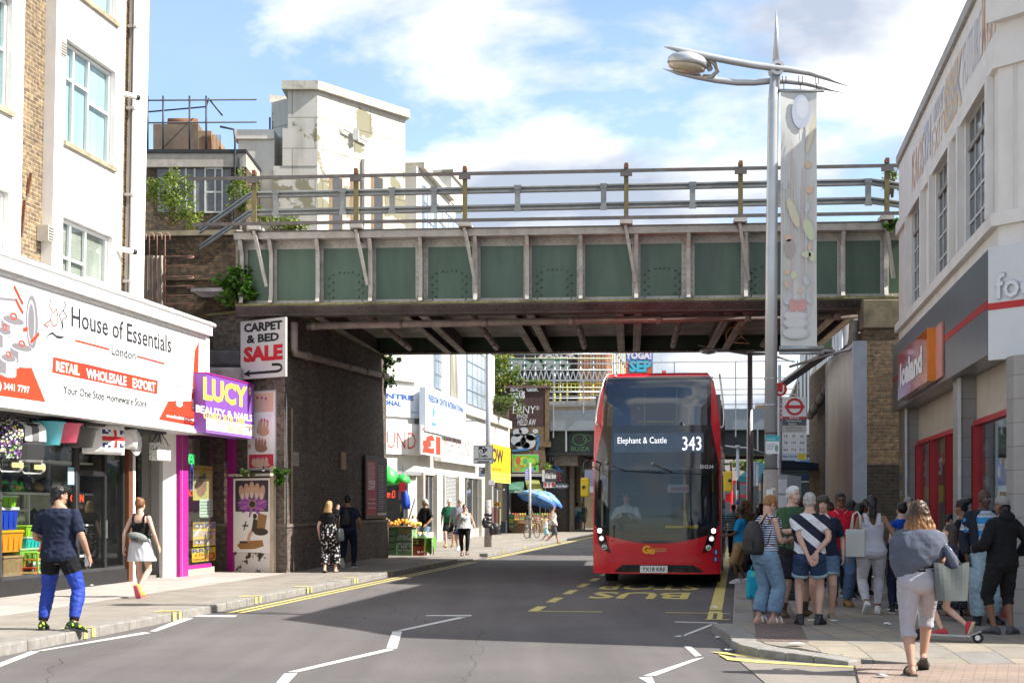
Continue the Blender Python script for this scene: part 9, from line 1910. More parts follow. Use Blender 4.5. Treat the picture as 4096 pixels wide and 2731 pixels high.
 def Zx(s,mat,sole=None,name='shoe',g=.008,hi=0,slip=False):
  for sd in 'LR':
   m=MB();M4=s.Z7(sd);sole_=sole or Zp;pts=[(-.035,-.085),(.035,-.085),(.044,.02),(.056,.09),(.052,.145),(.030,.182),(-.030,.182),(-.052,.145),(-.056,.09),(-.044,.02)];m.prism(pts,-.092,-.068,sole_,M4)
   if not slip:s.foot(m,sd,g,mat,.172,-.083)
   if hi:a,b_,c=s.leg[sd];m.tube([c+(b_-c).normalized()*hi,c,M4@Vector((0,0,-.03))],[.052,.054,.05],mat,12)
   o=m.build(name,s.root)
   if slip:
    st_=MB();q=[(.053*math.cos(a),-.02+.055+.055*math.sin(a))for a in[math.pi*j/10 for j in range(11)]]
    for y in((.03,.10)if slip==2 else(.085,)):st_.tube([M4@Vector((.056*math.cos(a),y,-.075+.072*math.sin(a)))for a in[math.pi*j/10 for j in range(11)]],[(.020 if slip==2 else .012,.006)]*11,mat,6)
    st_.build('strap',o)
 def Zy(s,col,style='short',L=.2,c2=None,name='hair',amp=.007,vol=1.0):
  m=MB();h=s.hm;B=lambda c,r_:m.ball(c,r_,None,14,9,h)
  if style!='afro':B((0,-.020,.038),(.081,.092,.083));B((0,-.055,-.015),(.068,.052,.055))
  if style in('bob','long','bowl','tail','bun','parted'):B((0,-.035,.02),(.084,.085,.085))
  if style=='bowl':B((0,.0,.035),(.088,.098,.068));B((0,.045,.035),(.07,.045,.045))
  if style=='short':B((0,.01,.075),(.062,.07,.045))
  if style=='wavy':B((0,.0,.06),(.088,.09,.075));B((.06,-.03,0),(.035,.05,.06));B((-.06,-.03,0),(.035,.05,.06));B((0,-.07,-.02),(.075,.05,.07))
  if style=='afro':B((0,-.03,.035),(.125,.12,.12));B((.09,-.02,-.03),(.05,.07,.08));B((-.09,-.02,-.03),(.05,.07,.08));B((0,-.09,-.05),(.10,.06,.08))
  if style in('bob','long'):
   N=14;vs=[];n=8
   for k in range(n+1):
    f=k/n;z=.04-L*f;w=.088+.035*f*min(1,L/.25);w*=lerp(1,vol,min(1,f*1.6));d_=(.062-.012*f)*(1+(vol-1)*.5);yy=-.035-.030*f
    for j in range(N):q=2*math.pi*j/N;vs.append(h@Vector((w*math.cos(q),yy+d_*math.sin(q),z)))
   m.add(vs,[(k*N+j,k*N+(j+1)%N,(k+1)*N+(j+1)%N,(k+1)*N+j)[::-1]for k in range(n)for j in range(N)]+[tuple(range(N)),tuple(range((n+1)*N-1,n*N-1,-1))],None)
  if style=='tail':
   B((0,-.10,.05),(.035,.035,.035));m.tube([h@Vector((0,-.10,.05)),h@Vector((0,-.145,-.03)),h@Vector((0,-.14,-.18)),h@Vector((.01,-.12,-.18-L))],[.03,(.05,.035),(.055,.03),(.035,.02)],None,10)
  if style=='bun':B((0,-.085,.085),(.048,.045,.045))
  if style=='highbun':B((0,-.085,.075),(.06,.07,.055));B((0,-.13,.09),(.045,.05,.045))
  if style=='braid':B((0,-.09,-.0),(.03,.03,.05));B((0,-.10,-.07),(.022,.022,.05));B((.0,-.085,.03),(.03,.03,.03))
  if style=='nape':m.v=[];m.f=[];m.m=[];m.sm=[];B((0,-.065,-.04),(.078,.05,.065));B((.05,-.05,-.08),(.04,.04,.05));B((-.05,-.05,-.08),(.04,.04,.05))
  return Zu(m,name,s.root,hairm(col,c2),s.vox*.8,2,amp,(26,26,14),seed=5)
 def Z5(s,mat=None):
  m=MB();h=s.hm;mt=mat or P((.012,.01,.01),.12)
  for sg in(-1,1):m.ball((sg*.032,.083,-.003),(.026,.008,.018),mt,10,7,h);m.tube([h@Vector((sg*.055,.07,.002)),h@Vector((sg*.076,-.005,.004))],.003,mt,5)
  m.tube([h@Vector((-.012,.09,.002)),h@Vector((.012,.09,.002))],.004,mt,5);m.build('sunglasses',s.root)
 def cap(s,mat,back=False,name='cap'):
  m=MB();h=s.hm;sg=-1 if back else 1;m.lathe([(.088,0),(.09,.03),(.075,.075),(.04,.10),(0,.108)],(0,-.012,.022),mat,18,h,True,.93,1.06)
  vs=[];
  for k in range(9):a=math.pi*(k/8);vs+=[h@Vector((.078*math.cos(a),-.012+sg*.075*math.sin(a),.030)),h@Vector((.076*math.cos(a),-.012+sg*(.075+.075)*math.sin(a),.016))]
  m.add(vs,[(2*k,2*k+1,2*k+3,2*k+2)for k in range(8)],mat,True);m.build(name,s.root)
 def W(s,p):return Matrix.Translation(s.root.location)@Matrix.Rotation(s.root.rotation_euler[2],4,'Z')@(Vector(p)*s.k)
 def carry(s,name,lab,cat,parts,p=(0,0,0),rz=0,group=None):
  """a thing the person holds or wears: parts = [(part name, MB)] in body axes around p"""
  w=s.W(p);r=Zd(name,lab,cat,tuple(w),s.root.rotation_euler[2]+rz,group,Z0=False);r.scale=(s.k,)*3
  for n_,m in parts:m.build(n_,r)
  return r
 def Z6(s,lab,mat,w=.27,h=.40,d=.15,z=1.0,yo=-.20,seed=0):
  m=MB();ZH(m,w,d,h,mat,.55,seed,folds=.05);mm=MB()
  for sg in(-1,1):mm.tube([(sg*.09,.05,h*.12),(sg*.155,.12,h*.35),(sg*.14,.20,h*.8),(sg*.12,.13,1.44-z+.03),(sg*.10,.04,h*.9)],[(.018,.006)]*5,mat,6)
  pk=MB();pk.box(-w*.32,w*.32,-d*.56,-d*.4,h*.12,h*.45,mat);return s.carry('backpack',lab,'backpack',[('bag',m),('strap',mm),('pocket',pk)],s.T((0,yo,z)))
DEN=lambda c:P(c,.9,0,.22,6,.6,14,.15,ZD=.2,dcol=mulc(c,1.9),name='denim')
JB=DEN((.10,.17,.27));JL=DEN((.17,.26,.36));JD=DEN((.035,.06,.12));JP=DEN((.30,.40,.44))
NAVY=Zj((.018,.024,.048));BLKC=Zj((.012,.012,.014));WHC=Zj((.66,.66,.67));GRYC=Zj((.45,.45,.49));
def phone(p,sd,lab,mat):
 m=MB();m.box(-.035,.035,-.004,.004,-.07,.07,mat);q=p.palm[sd];p.carry('phone',lab,'phone',[('case',m)],q)
p=Person('man seen from behind in a navy t-shirt, blue track trousers and neon trainers',238,2519,1.80,6,False,1.12,'tan',hy=38,ZA={'L':(-.21,.0,.085,-12,0),'R':(.22,-.10,.10,48,-12)},ZB={'L':(-.22,.20,1.06),'R':(.335,.06,.89,.9)},face=True)
p.top(NAVY,.83,.80,.018,loose=.012,hemg=.014,amp=.010);p.Z2(P((.012,.045,.34),.7,var=.15,bump=.15),1.86,1.0,.014,amp=.009);p.Z2(BLKC,.52,1.0,.019,'trouser_panel');p.cuffs(BLKC,1.93,.10,.012)
p.Zx(Zc((.02,.03,.02),[(.55,.75,.02),(.03,.08,.02),(.35,.6,.05)],34,.42),Zq);p.Zy((.012,.010,.010),'braid');phone(p,'R',"white phone in the hanging hand of the man in navy",SWH)
p=Person('woman from behind in a black vest and pale grey mini skirt with a ginger bun',562,2389,1.68,8,True,1.0,'light',ZA={'L':(-.05,.12,.085,-4,0),'R':(.06,-.22,.19,10,-62)},ZB={'L':(-.30,-.02,.88),'R':(.31,.03,.90)},hy=10,face=False)
p.tank(BLKC,1.0,.010,1.30);p.skirt(P((.60,.61,.66),.9,var=.06,bump=.1),.63,1.04,.014,.10);p.Zx(P((.62,.42,.02),.6),P((.75,.12,.2),.5));p.Zy((.19,.085,.03),'bun')
m=MB();m.ball((0,0,0),(.19,.075,.085),P((.20,.215,.20),.8,var=.15,bump=.4,ZC=25),16,10,Matrix.Rotation(R(12),4,'Y'));m2=MB();m2.tube([(-.18,.02,.03),(-.17,.13,.2),(-.09,.12,.40),(.02,.30,.38),(.18,.25,.1),(.19,.05,-.02)],[(.018,.005)]*6,Zq,6);m3=MB();m3.text(Fr((0,-.078,0),(1,0,-.2),(.2,0,1)),"NIKE",-.06,-.07,.06,-.035,Zq,.004,.03);m3.fline(Fr((0,-.078,0),(1,0,-.2),(.2,0,1)),[(-.07,-.02),(-.04,-.034),(.05,.0)],.014,Zq,.004);p.carry('bum_bag','grey nylon bum bag slung across the back of the woman in the vest','bag',[('bag',m),('strap',m2),('lettering',m3)],(.01,-.165,1.05))
p=Person('blonde woman from behind in black and white floral dungarees',1318,2289,1.66,9,True,1.05,'light',ZA={'L':(-.09,-.1,.10,-6,-18),'R':(.11,.14,.085,6,0)},ZB={'R':(.10,.16,1.46),'L':(-.27,.05,.90)},hp=8,face=False,hy=25)
FLO=Zc((.015,.015,.018),[(.62,.62,.62),(.015,.015,.018),(.65,.62,.58)],17,.40);p.top(BLKC,1.0,.55,.012);p.Z2(FLO,1.72,1.18,.016,'dungarees',flare=.028);p.Zx(Zq,Zq,slip=1);p.Zy((.42,.27,.11),'bob',.22)
m=MB();ZH(m,.30,.13,.30,P((.025,.03,.035),.5),.8,4,folds=.04);m2=MB();m2.tube([(-.09,0,.28),(-.06,-.02,.55),(-.03,0,.64),(.02,.06,.5),(.08,0,.28)],.012,Zq,6);p.carry('tote_bag','black shoulder bag on the arm of the woman in floral dungarees','bag',[('body',m),('strap',m2)],(.27,-.04,.76),R(80))
p=Person('man from behind in a dark t-shirt, black cap and backpack under the bridge',1392,2268,1.80,8,False,1.05,'mid',ZA={'L':(-.10,-.12,.20,-4,-55),'R':(.10,.16,.085,6,0)},ZB={'R':(.34,.06,.93),'L':(-.27,.03,.90)},face=False)
p.top(NAVY,.88,.75,.018,loose=.01);p.Z2(DEN((.012,.018,.035)),1.95,1.0,.014);p.Zx(Zq,Zp);p.Zy((.012,.01,.01),'short');p.cap(Zq);p.Z6('black backpack on the back of the man under the bridge',P((.012,.012,.014),.6))
p=Person('grey haired man in a black t-shirt and long denim shorts beside the fruit stall',1700,2216,1.76,232,False,1.05,'tan',hy=30,ZA={'L':(-.12,.10,.085,-10,0),'R':(.12,-.14,.085,10,0)},ZB={'R':(.20,.28,1.16),'L':(-.25,.12,.93)},belly=.03)
p.top(BLKC,.86,.85,.022,loose=.02);p.Z2(JL,1.12,1.0,.022,'shorts',flare=.03);p.Zx(P((.25,.27,.32),.7));p.Zy((.40,.39,.38),'wavy')
m=MB();m.box(-.07,.07,-.05,.05,-.05,.0,SWH);m.box(-.06,.06,-.045,.045,.001,.045,fl((.6,.45,.25)));p.carry('packets','small packets held by the grey haired man at the stall','box',[('packet',m)],p.palm['R'])
p=Person('man in a white cap, green polo shirt and black shorts walking towards the bridge',1798,2189,1.80,186,False,1.08,'light',ZA={'L':(-.09,-.16,.13,-6,-30),'R':(.10,.20,.10,8,14)},ZB={'L':(-.28,.12,.90),'R':(.29,.0,.90)},belly=.05)
p.top(Zj((.015,.11,.055)),.88,.8,.018,loose=.015);p.Z2(BLKC,.80,1.0,.022,'shorts',flare=.05);p.Zx(P((.55,.45,.2),.7),P((.5,.4,.15),.7),slip=2);p.Zy((.4,.38,.35),'short');p.cap(SWH);p.Z5()
m2=MB();m2.tube([(-.14,.15,-.45),(-.03,.165,-.15),(.12,.06,.04),(.10,-.12,-.05),(-.1,-.15,-.4)],[(.016,.006)]*5,Zq,6);p.carry('bag_strap','black strap across the chest of the man in the green polo','strap',[('strap',m2)],(0,0,1.42))
p=Person('man in a grey shirt and blue shorts walking behind the woman in white',1840,2201,1.78,187,False,1.06,'light',ZA={'L':(-.10,.18,.09,-6,8),'R':(.10,-.16,.13,8,-28)},ZB={'R':(.33,.10,.92)},belly=.04)
p.top(Zj((.30,.29,.33)),.84,.9,.02,loose=.02);p.Z2(JD,.85,1.0,.02,'shorts',flare=.04);p.Zx(P((.6,.6,.6),.6));p.Zy((.36,.35,.34),'short');p.Z5()
p=Person('woman in a white sleeveless top, black leggings and sunglasses walking on the sunny pavement',1858,2218,1.60,178,True,1.16,'light',ZA={'L':(-.08,.18,.09,-4,6),'R':(.08,-.14,.11,6,-22)},ZB={'L':(-.36,.02,.90),'R':(.36,.08,.92)})
p.tank(WHC,.90,.014,1.36,'top',loose=.05);p.Z2(BLKC,1.9,1.0,.005,'leggings',.003);p.Zx(Zq,Zq,slip=1);p.Zy((.03,.015,.01),'tail',.05);p.Z5()
m2=MB();m2.tube([(.16,.10,-.32),(.05,.19,-.15),(-.10,.09,.02),(-.11,-.10,-.02)],[(.007,.006)]*4,P((.16,.06,.03),.6),6);p.carry('bag_strap','thin brown bag strap across the white sleeveless top','strap',[('strap',m2)],(0,0,1.40))
p=Person('woman in profile in a zebra patterned top and grey leggings on the far kerb',2212,2173,1.66,96,True,1.2,'tan',z=0.0,ZA={'R':(.09,.24,.085,0,4),'L':(-.09,-.26,.16,0,-40)},ZB={'L':(-.26,-.12,.95),'R':(.28,.1,.92)})
p.tank(Zc((.52,.52,.50),[(.05,.05,.05),(.52,.52,.50),(.2,.2,.2)],16,.4),.82,.014,1.38,'top',loose=.05,strap=.03);p.Z2(Zj((.10,.10,.11)),1.25,1.0,.006,'leggings',.003);p.Zx(P((.45,.3,.2),.6),P((.4,.28,.18),.6),slip=1);p.Zy((.02,.012,.01),'bun')
p=Person('small boy in a white vest and light blue shorts holding a hand',2182,2170,1.24,88,False,1.0,'tan',z=0.0,ZA={'R':(.09,.24,.085,0,6),'L':(-.09,-.24,.15,0,-38)},ZB={'R':(.26,.22,1.12),'L':(-.26,-.05,.90)},hp=25)
p.tank(WHC,.88,.014,1.38,loose=.03,strap=.028);p.Z2(Zj((.35,.65,.68)),.9,1.0,.022,'shorts',flare=.06);p.Zx(P((.03,.03,.06),.6),P((.5,.05,.05),.6));p.Zy((.015,.012,.01),'short')
p=Person('woman in a white shirt and rolled jeans walking left past the fruit shop',2080,2125,1.64,285,True,1.0,'tan',ZA={'R':(.08,.2,.085,0,4),'L':(-.08,-.24,.15,0,-36)},ZB={'R':(.27,.12,.92)})
p.top(WHC,.78,1.3,.022,loose=.03);p.Z2(JL,1.72,1.0,.012);p.Zx(P((.5,.35,.25),.6),P((.4,.28,.18),.6),slip=1);p.Zy((.012,.01,.01),'short')
m=MB();ZH(m,.32,.12,.26,P((.38,.18,.07),.5),.7,5,folds=.05);m2=MB();m2.tube([(-.1,0,.24),(0,-.05,.62),(.1,0,.24)],.01,P((.38,.18,.07),.5),6);p.carry('tote_bag','tan shoulder bag of the woman in the white shirt','bag',[('body',m),('strap',m2)],(-.22,-.1,.78),R(80))
p=Person('long haired woman in a black top and white trousers behind the bicycle',2116,2130,1.72,215,True,1.0,'tan',hy=20);p.tank(BLKC,.95,.012,1.36);p.Z2(WHC,1.9,1.02,.02,flare=.01);p.Zx(Zp);p.Zy((.05,.022,.012),'long',.36)
p=Person('man from behind in a white t-shirt with a teal shoulder bag near the second bridge',2308,2121,1.76,6,False,1.0,'brown',face=False,ZA={'L':(-.09,.1,.085,0,0),'R':(.09,-.14,.12,0,-30)});p.top(WHC,.88,.8,.02);p.Z2(JB,.95,1.0,.02,'shorts',flare=.03);p.Zx(P((.2,.12,.07),.6));p.Zy((.012,.01,.01),'short')
m=MB();ZH(m,.3,.12,.34,P((.01,.18,.17),.6),.8,6);m2=MB();m2.tube([(-.1,0,.3),(-.15,.1,.62),(.1,0,.3)],.014,P((.01,.18,.17),.6),6);p.carry('shoulder_bag','teal shoulder bag on the man in the white t-shirt','bag',[('body',m),('strap',m2)],(.15,-.18,.82))
p=Person('fair haired man from behind with a grey backpack walking under the second bridge',2332,2119,1.74,6,False,1.0,'light',face=False,ZA={'L':(-.09,.12,.085,0,0),'R':(.09,-.14,.12,0,-30)});p.top(Zj((.4,.4,.4)),.88,.8,.02);p.Z2(Zj((.35,.3,.24)),.98,1.0,.02,'shorts',flare=.03);p.Zx(Zq);p.Zy((.3,.2,.1),'short');p.Z6('grey backpack on the fair haired man',P((.12,.12,.12),.7))
p=Person('person in dark clothes half hidden beside the man with the teal bag',2296,2117,1.62,3,False,.95,'brown',face=False);p.top(Zj((.05,.05,.07)),.88,.8,.02);p.Z2(JB,1.9,1.0,.015);p.Zx(Zq);p.Zy((.012,.01,.01),'short')
p=Person('short haired ginger woman in a striped vest and wide jeans looking at her phone',3062,2491,1.69,62,True,1.02,'pale',lean=6,hp=30,ZA={'L':(-.09,-.05,.085,-4,0),'R':(.10,.05,.085,10,0)},ZB={'L':(-.06,.34,1.12,.8),'R':(.10,.33,1.12,.8)})
p.tank(Zb((.03,.07,.20),(.66,.68,.72),.030,.45),.98,.014,1.35,loose=.02,strap=.028);p.Z2(JL,1.80,1.06,.022,flare=.022,amp=.008);p.cuffs(JL,1.84,.09,.056);p.Zx(Zp,P((.45,.3,.18),.7),slip=2);p.Zy((.26,.12,.035),'bowl')
m=MB();m.torus=None;m.tube([p.T((p.tz(1.03)[0]*1.14*math.cos(q),p.tz(1.03)[2]+p.tz(1.03)[1]*1.2*math.sin(q),1.045))for q in[2*math.pi*k/20 for k in range(21)]],[(.006,.020)]*21,P((.35,.13,.04),.5),6);m.build('belt',p.root)
p.Z6('soft black backpack worn by the ginger woman in the striped vest',P((.018,.018,.02),.65,var=.2,bump=.3,ZC=20),.32,.44,.19,.93,-.20,3);phone(p,'L','dark phone held by the ginger woman',Zr)
p=Person('white haired man in a green t-shirt, dark shorts and brown boots at the bus stop',3172,2466,1.82,150,False,1.04,'light',hy=-8,ZA={'L':(-.17,.02,.085,-22,0),'R':(.18,.0,.085,26,0)},ZB={'R':(.14,.34,1.16,.7),'L':(-.10,.33,1.10,.7)})
p.top(Zj((.052,.105,.052)),.86,.9,.020,loose=.015);p.Z2(Zj((.022,.02,.026)),.98,1.0,.026,'shorts',flare=.05);p.Zx(P((.085,.05,.028),.8,var=.25),P((.03,.025,.02),.7),'boot',.012,.13);p.Zy((.62,.61,.58),'short');phone(p,'R','black phone in the hand of the white haired man',Zq)
DIAG=Zb((.022,.024,.045),(.66,.66,.70),.205,.46,(0,R(-40),0),2)
p=Person('grey haired person in a diagonally striped t-shirt with hands clasped behind their back',3238,2497,1.72,8,False,1.02,'pale',ZA={'L':(-.12,0,.085,-10,0),'R':(.12,.0,.085,28,0)},ZB={'L':(-.03,-.205,.90,.6,(.55,-.1,-.8),(0,-1,0)),'R':(.075,-.195,.95,.4,(-.15,-.1,-1),(0,-1,0))},face=False,elbow={'L':(-1,-.35,0),'R':(1,-.35,0)},hp=-4)
p.top(DIAG,.93,.62,.022,loose=.018,sl_g=.028);p.Z2(JD,.62,1.0,.020,'shorts',flare=.02);p.cuffs(JP,.66,.10,.036);p.Zx(Zq,Zq,'shoe',.008,.05);p.Zy((.36,.35,.33),'short',c2=None);
p=Person('dark haired woman in a navy t-shirt facing the striped shirt person',3293,2476,1.68,192,True,1.08,'pale',ZA={'L':(-.11,.04,.085,-14,0),'R':(.10,.02,.085,30,0)},hy=8,ZB={'L':(-.27,.02,.90),'R':(.26,.02,.90)})
p.top(NAVY,.90,.8,.018,loose=.02);p.Z2(JB,.66,1.0,.018,'shorts',flare=.02);p.cuffs(JP,.70,.08,.03);p.Zx(P((.20,.18,.14),.7),SWH);p.Zy((.045,.035,.03),'wavy')
p=Person('man in a red polo shirt, sunglasses and jeans facing the camera',3362,2422,1.75,186,False,1.08,'brown',ZA={'L':(-.10,.03,.085,-12,0),'R':(.10,-.05,.12,6,-25)},ZB={'R':(.24,.20,1.05,1.0),'L':(-.28,.03,.86)},belly=.03)
PR_=Zj((.50,.012,.03));p.top(PR_,.86,.85,.020,loose=.02);p.Z2(JB,1.92,1.0,.020,flare=.006,amp=.009);p.Zx(P((.35,.19,.06),.8),P((.12,.08,.05),.7),'boot',.012,.08);p.Zy((.02,.017,.016),'short',amp=.003);p.Z5()
m=MB()
for sg in(-1,1):m.tube([p.T((sg*.02,.095,1.42)),p.T((sg*.085,.06,1.475)),p.T((sg*.07,-.06,1.495))],[(.006,.026),(.006,.03),(.006,.02)],PR_,6);m.tube([p.T((sg*.035,.105,1.405)),p.T((sg*.098,.065,1.462))],.005,fl((.8,.6,.62)),5)
m.build('collar',p.root);JK=P((.014,.014,.017),.75,var=.25,bump=.5,ZC=14);m=MB();ZH(m,.26,.20,.62,JK,.7,8,folds=.16);p.carry('jacket','black jacket draped over the arm of the man in the red polo','jacket',[('cloth',m)],(.25,.14,.50))
p=Person('woman from behind in a white vest and white trousers with a long dip dyed ponytail',3487,2452,1.70,8,True,1.16,'mid',ZA={'L':(-.09,-.14,.15,-4,-42),'R':(.10,.10,.085,8,-4)},ZB={'L':(-.32,.03,.84),'R':(.33,.02,.95)},face=False)
p.tank(Zj((.54,.53,.58),.05),.96,.012,1.34,strap=.024,mx=.085,amp=.004);p.Z2(Zj((.56,.55,.60),.05),1.88,1.04,.007,amp=.006,freq=(7,7,26));p.Zx(P((.72,.72,.72),.7),P((.62,.62,.62),.7));p.Zy((.014,.012,.013),'tail',.14,((.28,.14,.05),1.28,1.42))
LEA=P((.60,.62,.58),.45,var=.06,bump=.15,ZC=8);m=MB();m.prism([(-.14,-.055),(.14,-.055),(.14,.055),(-.14,.055)],0,[.40,.40,.40,.40],LEA);m.box(-.17,.15,-.06,.06,.33,.345,LEA);m2=MB()
for y in(-.05,.05):m2.tube([(-.07,y,.38),(-.04,y*.3,.62),(.02,0,.66),(.06,y*.3,.6),(.08,y,.38)],[(.012,.004)]*5,LEA,6)
r=p.carry('tote_bag','white leather tote bag on the shoulder of the woman in white','bag',[('body',m),('strap',m2)],(-.235,-.10,.83),R(-22));r.children[0].modifiers.new('b','BEVEL').width=.02
m=MB();m.tube([p.arm['L'][2]+Vector((.034*math.cos(q),.034*math.sin(q),.01))for q in[2*math.pi*k/12 for k in range(13)]],.008,SWH,6);m.build('bangle',p.root)
p=Person('woman walking away in pale grey cropped leggings and a blue grey shawl',0,0,1.69,5,True,1.17,'tan',z=.03,pos=(3.94,13.78),ZA={'L':(-.105,-.20,.088,-3,0),'R':(.10,.27,.15,10,-34)},ZB={'L':(-.14,.24,1.12),'R':(.12,.22,1.15)},face=False)
GML=P((.37,.355,.39),.9,var=.10,scale=60,bump=.12,ZC=250);p.Z2(GML,1.30,1.06,.006,'leggings',.004,freq=(6,6,22));p.top(BLKC,1.02,0,.008,1.40,'black_top')
SHA=P((.085,.098,.135),.9,var=.2,scale=7,bump=.5,ZC=60)
m=MB();N=20;vs=[];n=14;tabS=[(1.02,.20,.16),(1.10,.265,.185),(1.2,.285,.195),(1.30,.285,.19),(1.38,.268,.172),(1.42,.22,.145),(1.45,.15,.11),(1.475,.10,.085),(1.50,.07,.065)]
for k in range(n+1):
 z=lerp(1.02,1.50,k/n);a=intp([(q[0],q[1])for q in tabS],z);b_=intp([(q[0],q[2])for q in tabS],z)
 for j in range(N):q=2*math.pi*j/N;vs.append(p.T((a*math.cos(q),-.0+b_*math.sin(q)+.01,z+.09*math.cos(q)*max(0,(1.3-z)/.28)-.03*math.sin(q*1)*max(0,(1.2-z)/.2))))
m.add(vs,[(k*N+j,k*N+(j+1)%N,(k+1)*N+(j+1)%N,(k+1)*N+j)for k in range(n)for j in range(N)]+[tuple(range(N-1,-1,-1)),tuple(range(n*N,(n+1)*N))],None);Zu(m,'shawl',p.root,SHA,.010,2,.014,(7,7,9),seed=2)
m=MB();m.tube([p.T((.23,-.12,1.28)),p.T((.30,-.13,1.15)),p.T((.33,-.12,1.05)),p.T((.29,-.10,1.0))],[.03,.055,.05,.02],SHA,10);m.build('shawl_end',p.root)
p.Zx(P((.05,.05,.052),.6),P((.05,.045,.04),.6),'sandal',slip=1);p.Zy((.055,.028,.015),'long',.31,((.42,.20,.06),1.34,1.60),amp=.014,vol=1.42)
TOT=P((.085,.098,.092),.32,0,.10,3,.25,9,.6,coat=.2);m=MB();vs=[];N=9;n=7
for side in(-1,1):
 for k in range(n+1):
  for i in range(N+1):f=k/n;a=i/N*2-1;top_=.38-.07*math.exp(-(a/.45)**2)*f;w=.155+.025*f;vs.append((a*w,side*(.075*(1-abs(a)**4*.6)*(1-.55*f))+.012*math.sin(4*a+3*f)*f,top_*f))
o1=(n+1)*(N+1)
for s_ in(0,1):
 for k in range(n):
  for i in range(N):q=(s_*o1+k*(N+1)+i,s_*o1+k*(N+1)+i+1,s_*o1+(k+1)*(N+1)+i+1,s_*o1+(k+1)*(N+1)+i);m.add([vs[t]for t in(q if s_==0 else q[::-1])],[(0,1,2,3)],TOT,True)
for i in range(N):m.add([vs[i],vs[o1+i],vs[o1+i+1],vs[i+1]],[(0,1,2,3)],TOT)
for i_ in(0,N):
 for k in range(n):m.add([vs[k*(N+1)+i_],vs[(k+1)*(N+1)+i_],vs[o1+(k+1)*(N+1)+i_],vs[o1+k*(N+1)+i_]],[(0,1,2,3)],TOT,True)
m2=MB();m2.tube([(-.12,.02,.38),(-.10,.06,.55),(-.08,.1,.62),(.02,.06,.5),(.10,.02,.36)],[(.012,.004)]*5,TOT,6);p.carry('tote_bag','large grey leather tote bag on the right shoulder of the woman in the shawl','bag',[('body',m),('strap',m2)],(.285,-.155,.74),R(8))
p=Person('woman in profile with hair wrapped in a high bun and a black knee length dress',3846,2463,1.63,303,True,1.06,'mid',ZA={'L':(-.09,.10,.085,-4,0),'R':(.09,-.05,.085,6,0)},ZB={'R':(.27,.06,.86,1.3),'L':(-.26,.05,.88)},hp=6)
p.top(BLKC,1.0,.75,.010,1.44,'bodice',.004);p.skirt(BLKC,.50,1.08,.014,.02,'dress_skirt');p.Zx(P((.15,.07,.04),.6),P((.2,.1,.06),.6),slip=1);p.Zy((.012,.011,.012),'highbun');m=MB();m.tube([p.hm@Vector((.083*math.cos(q),.03+.01,.03+.083*math.sin(q)))for q in[math.pi*k/12 for k in range(13)]],.006,P((.5,.15,.12),.5),6);m.build('hair_band',p.root)
WPL=P((.55,.55,.56),.35,var=.06,bump=.5,ZC=14);q=p.palm['R'];Za('shopping_bag','white plastic carrier bag held by the woman in the black dress',tuple(p.W((q.x,q.y,q.z-.56))),.30,.15,.42,WPL,.12,-R(303),7,.6)
p=Person('man in a blue striped polo, long dark coat and pale cargo jeans outside the store',3937,2494,1.76,176,False,1.06,'dark',hy=-12,ZA={'L':(-.12,.0,.085,-14,0),'R':(.13,.10,.085,30,0)},ZB={'L':(-.20,.20,1.02),'R':(.26,.06,.88)},belly=.02)
POL=Zb((0,0,0),(0,0,0),.165,.5,(0,0,0),2,.85,[(0,(.05,.25,.52)),(.34,(.62,.64,.66)),(.42,(.34,.35,.40)),(.72,(.62,.64,.66)),(.80,(.05,.25,.52))]);p.top(POL,.92,.7,.014,loose=.01);p.Z2(JP,1.90,1.0,.026,flare=.012,amp=.010);p.Zx(Zq,Zq,'boot',.014,.08)
COAT=Zj((.020,.024,.034));m=MB();N=24;vs=[];n=16
for k in range(n+1):
 z=lerp(.52,1.47,k/n);a,b_,yo=p.tz(max(z,.86));a+=.045;b_+=.045
 if z>1.40:a*=1-.15*(z-1.40)/.07
 for j in range(N):f=j/(N-1);q=R(90)+R(42)+(2*math.pi-R(84))*f;vs.append(p.T((a*math.cos(q),yo+b_*math.sin(q),z))if z>.88 else Vector((a*math.cos(q),yo+b_*math.sin(q),z)))
i_=MB();i_.add(vs,[(k*N+j,k*N+j+1,(k+1)*N+j+1,(k+1)*N+j)for k in range(n)for j in range(N-1)],COAT,True);co_=i_.build('coat',p.root);so_=co_.modifiers.new('t','SOLIDIFY');so_.thickness=.02
m=MB();p.arms(m,0,1.9,lambda f:.022);
for sd in 'LR':m.ball(p.arm[sd][0],.085,None)
Zu(m,'coat_sleeves',p.root,COAT,p.vox,2,.006)
p=Person('person from behind in a grey backwards cap, black hoodie and three quarter joggers',4008,2535,1.66,335,False,1.02,'brown',ZA={'L':(-.10,.03,.085,-8,0),'R':(.11,-.04,.085,70,0)},ZB={'R':(.36,.08,1.0),'L':(-.22,.24,1.08)},face=False,hy=-10)
p.top(BLKC,.84,1.92,.026,1.47,'hoodie',.008,.012,.022);p.Z2(Zj((.016,.016,.018)),1.30,1.0,.022,amp=.010,gl=lambda f:.028 if f<1.1 else .010);p.Zx(P((.06,.065,.07),.6),Zr);p.Zy((.012,.01,.01),'nape',amp=.014);p.cap(P((.24,.23,.22),.8),True)
m=MB();m.ball(p.T((0,-.085,1.47)),(.12,.075,.075),BLKC,12,8);m.build('hood',p.root)
r=p.root
p=Person('girl with dark hair in a navy dress and frayed denim skirt riding a scooter',3800,2563,1.34,305,True,.95,'light',ZA={'L':(-.06,.10,.17,0,0),'R':(.10,-.22,.24,6,-70)},ZB={'L':(-.16,.30,1.05,1.2),'R':(.16,.30,1.05,1.2)},face=True)
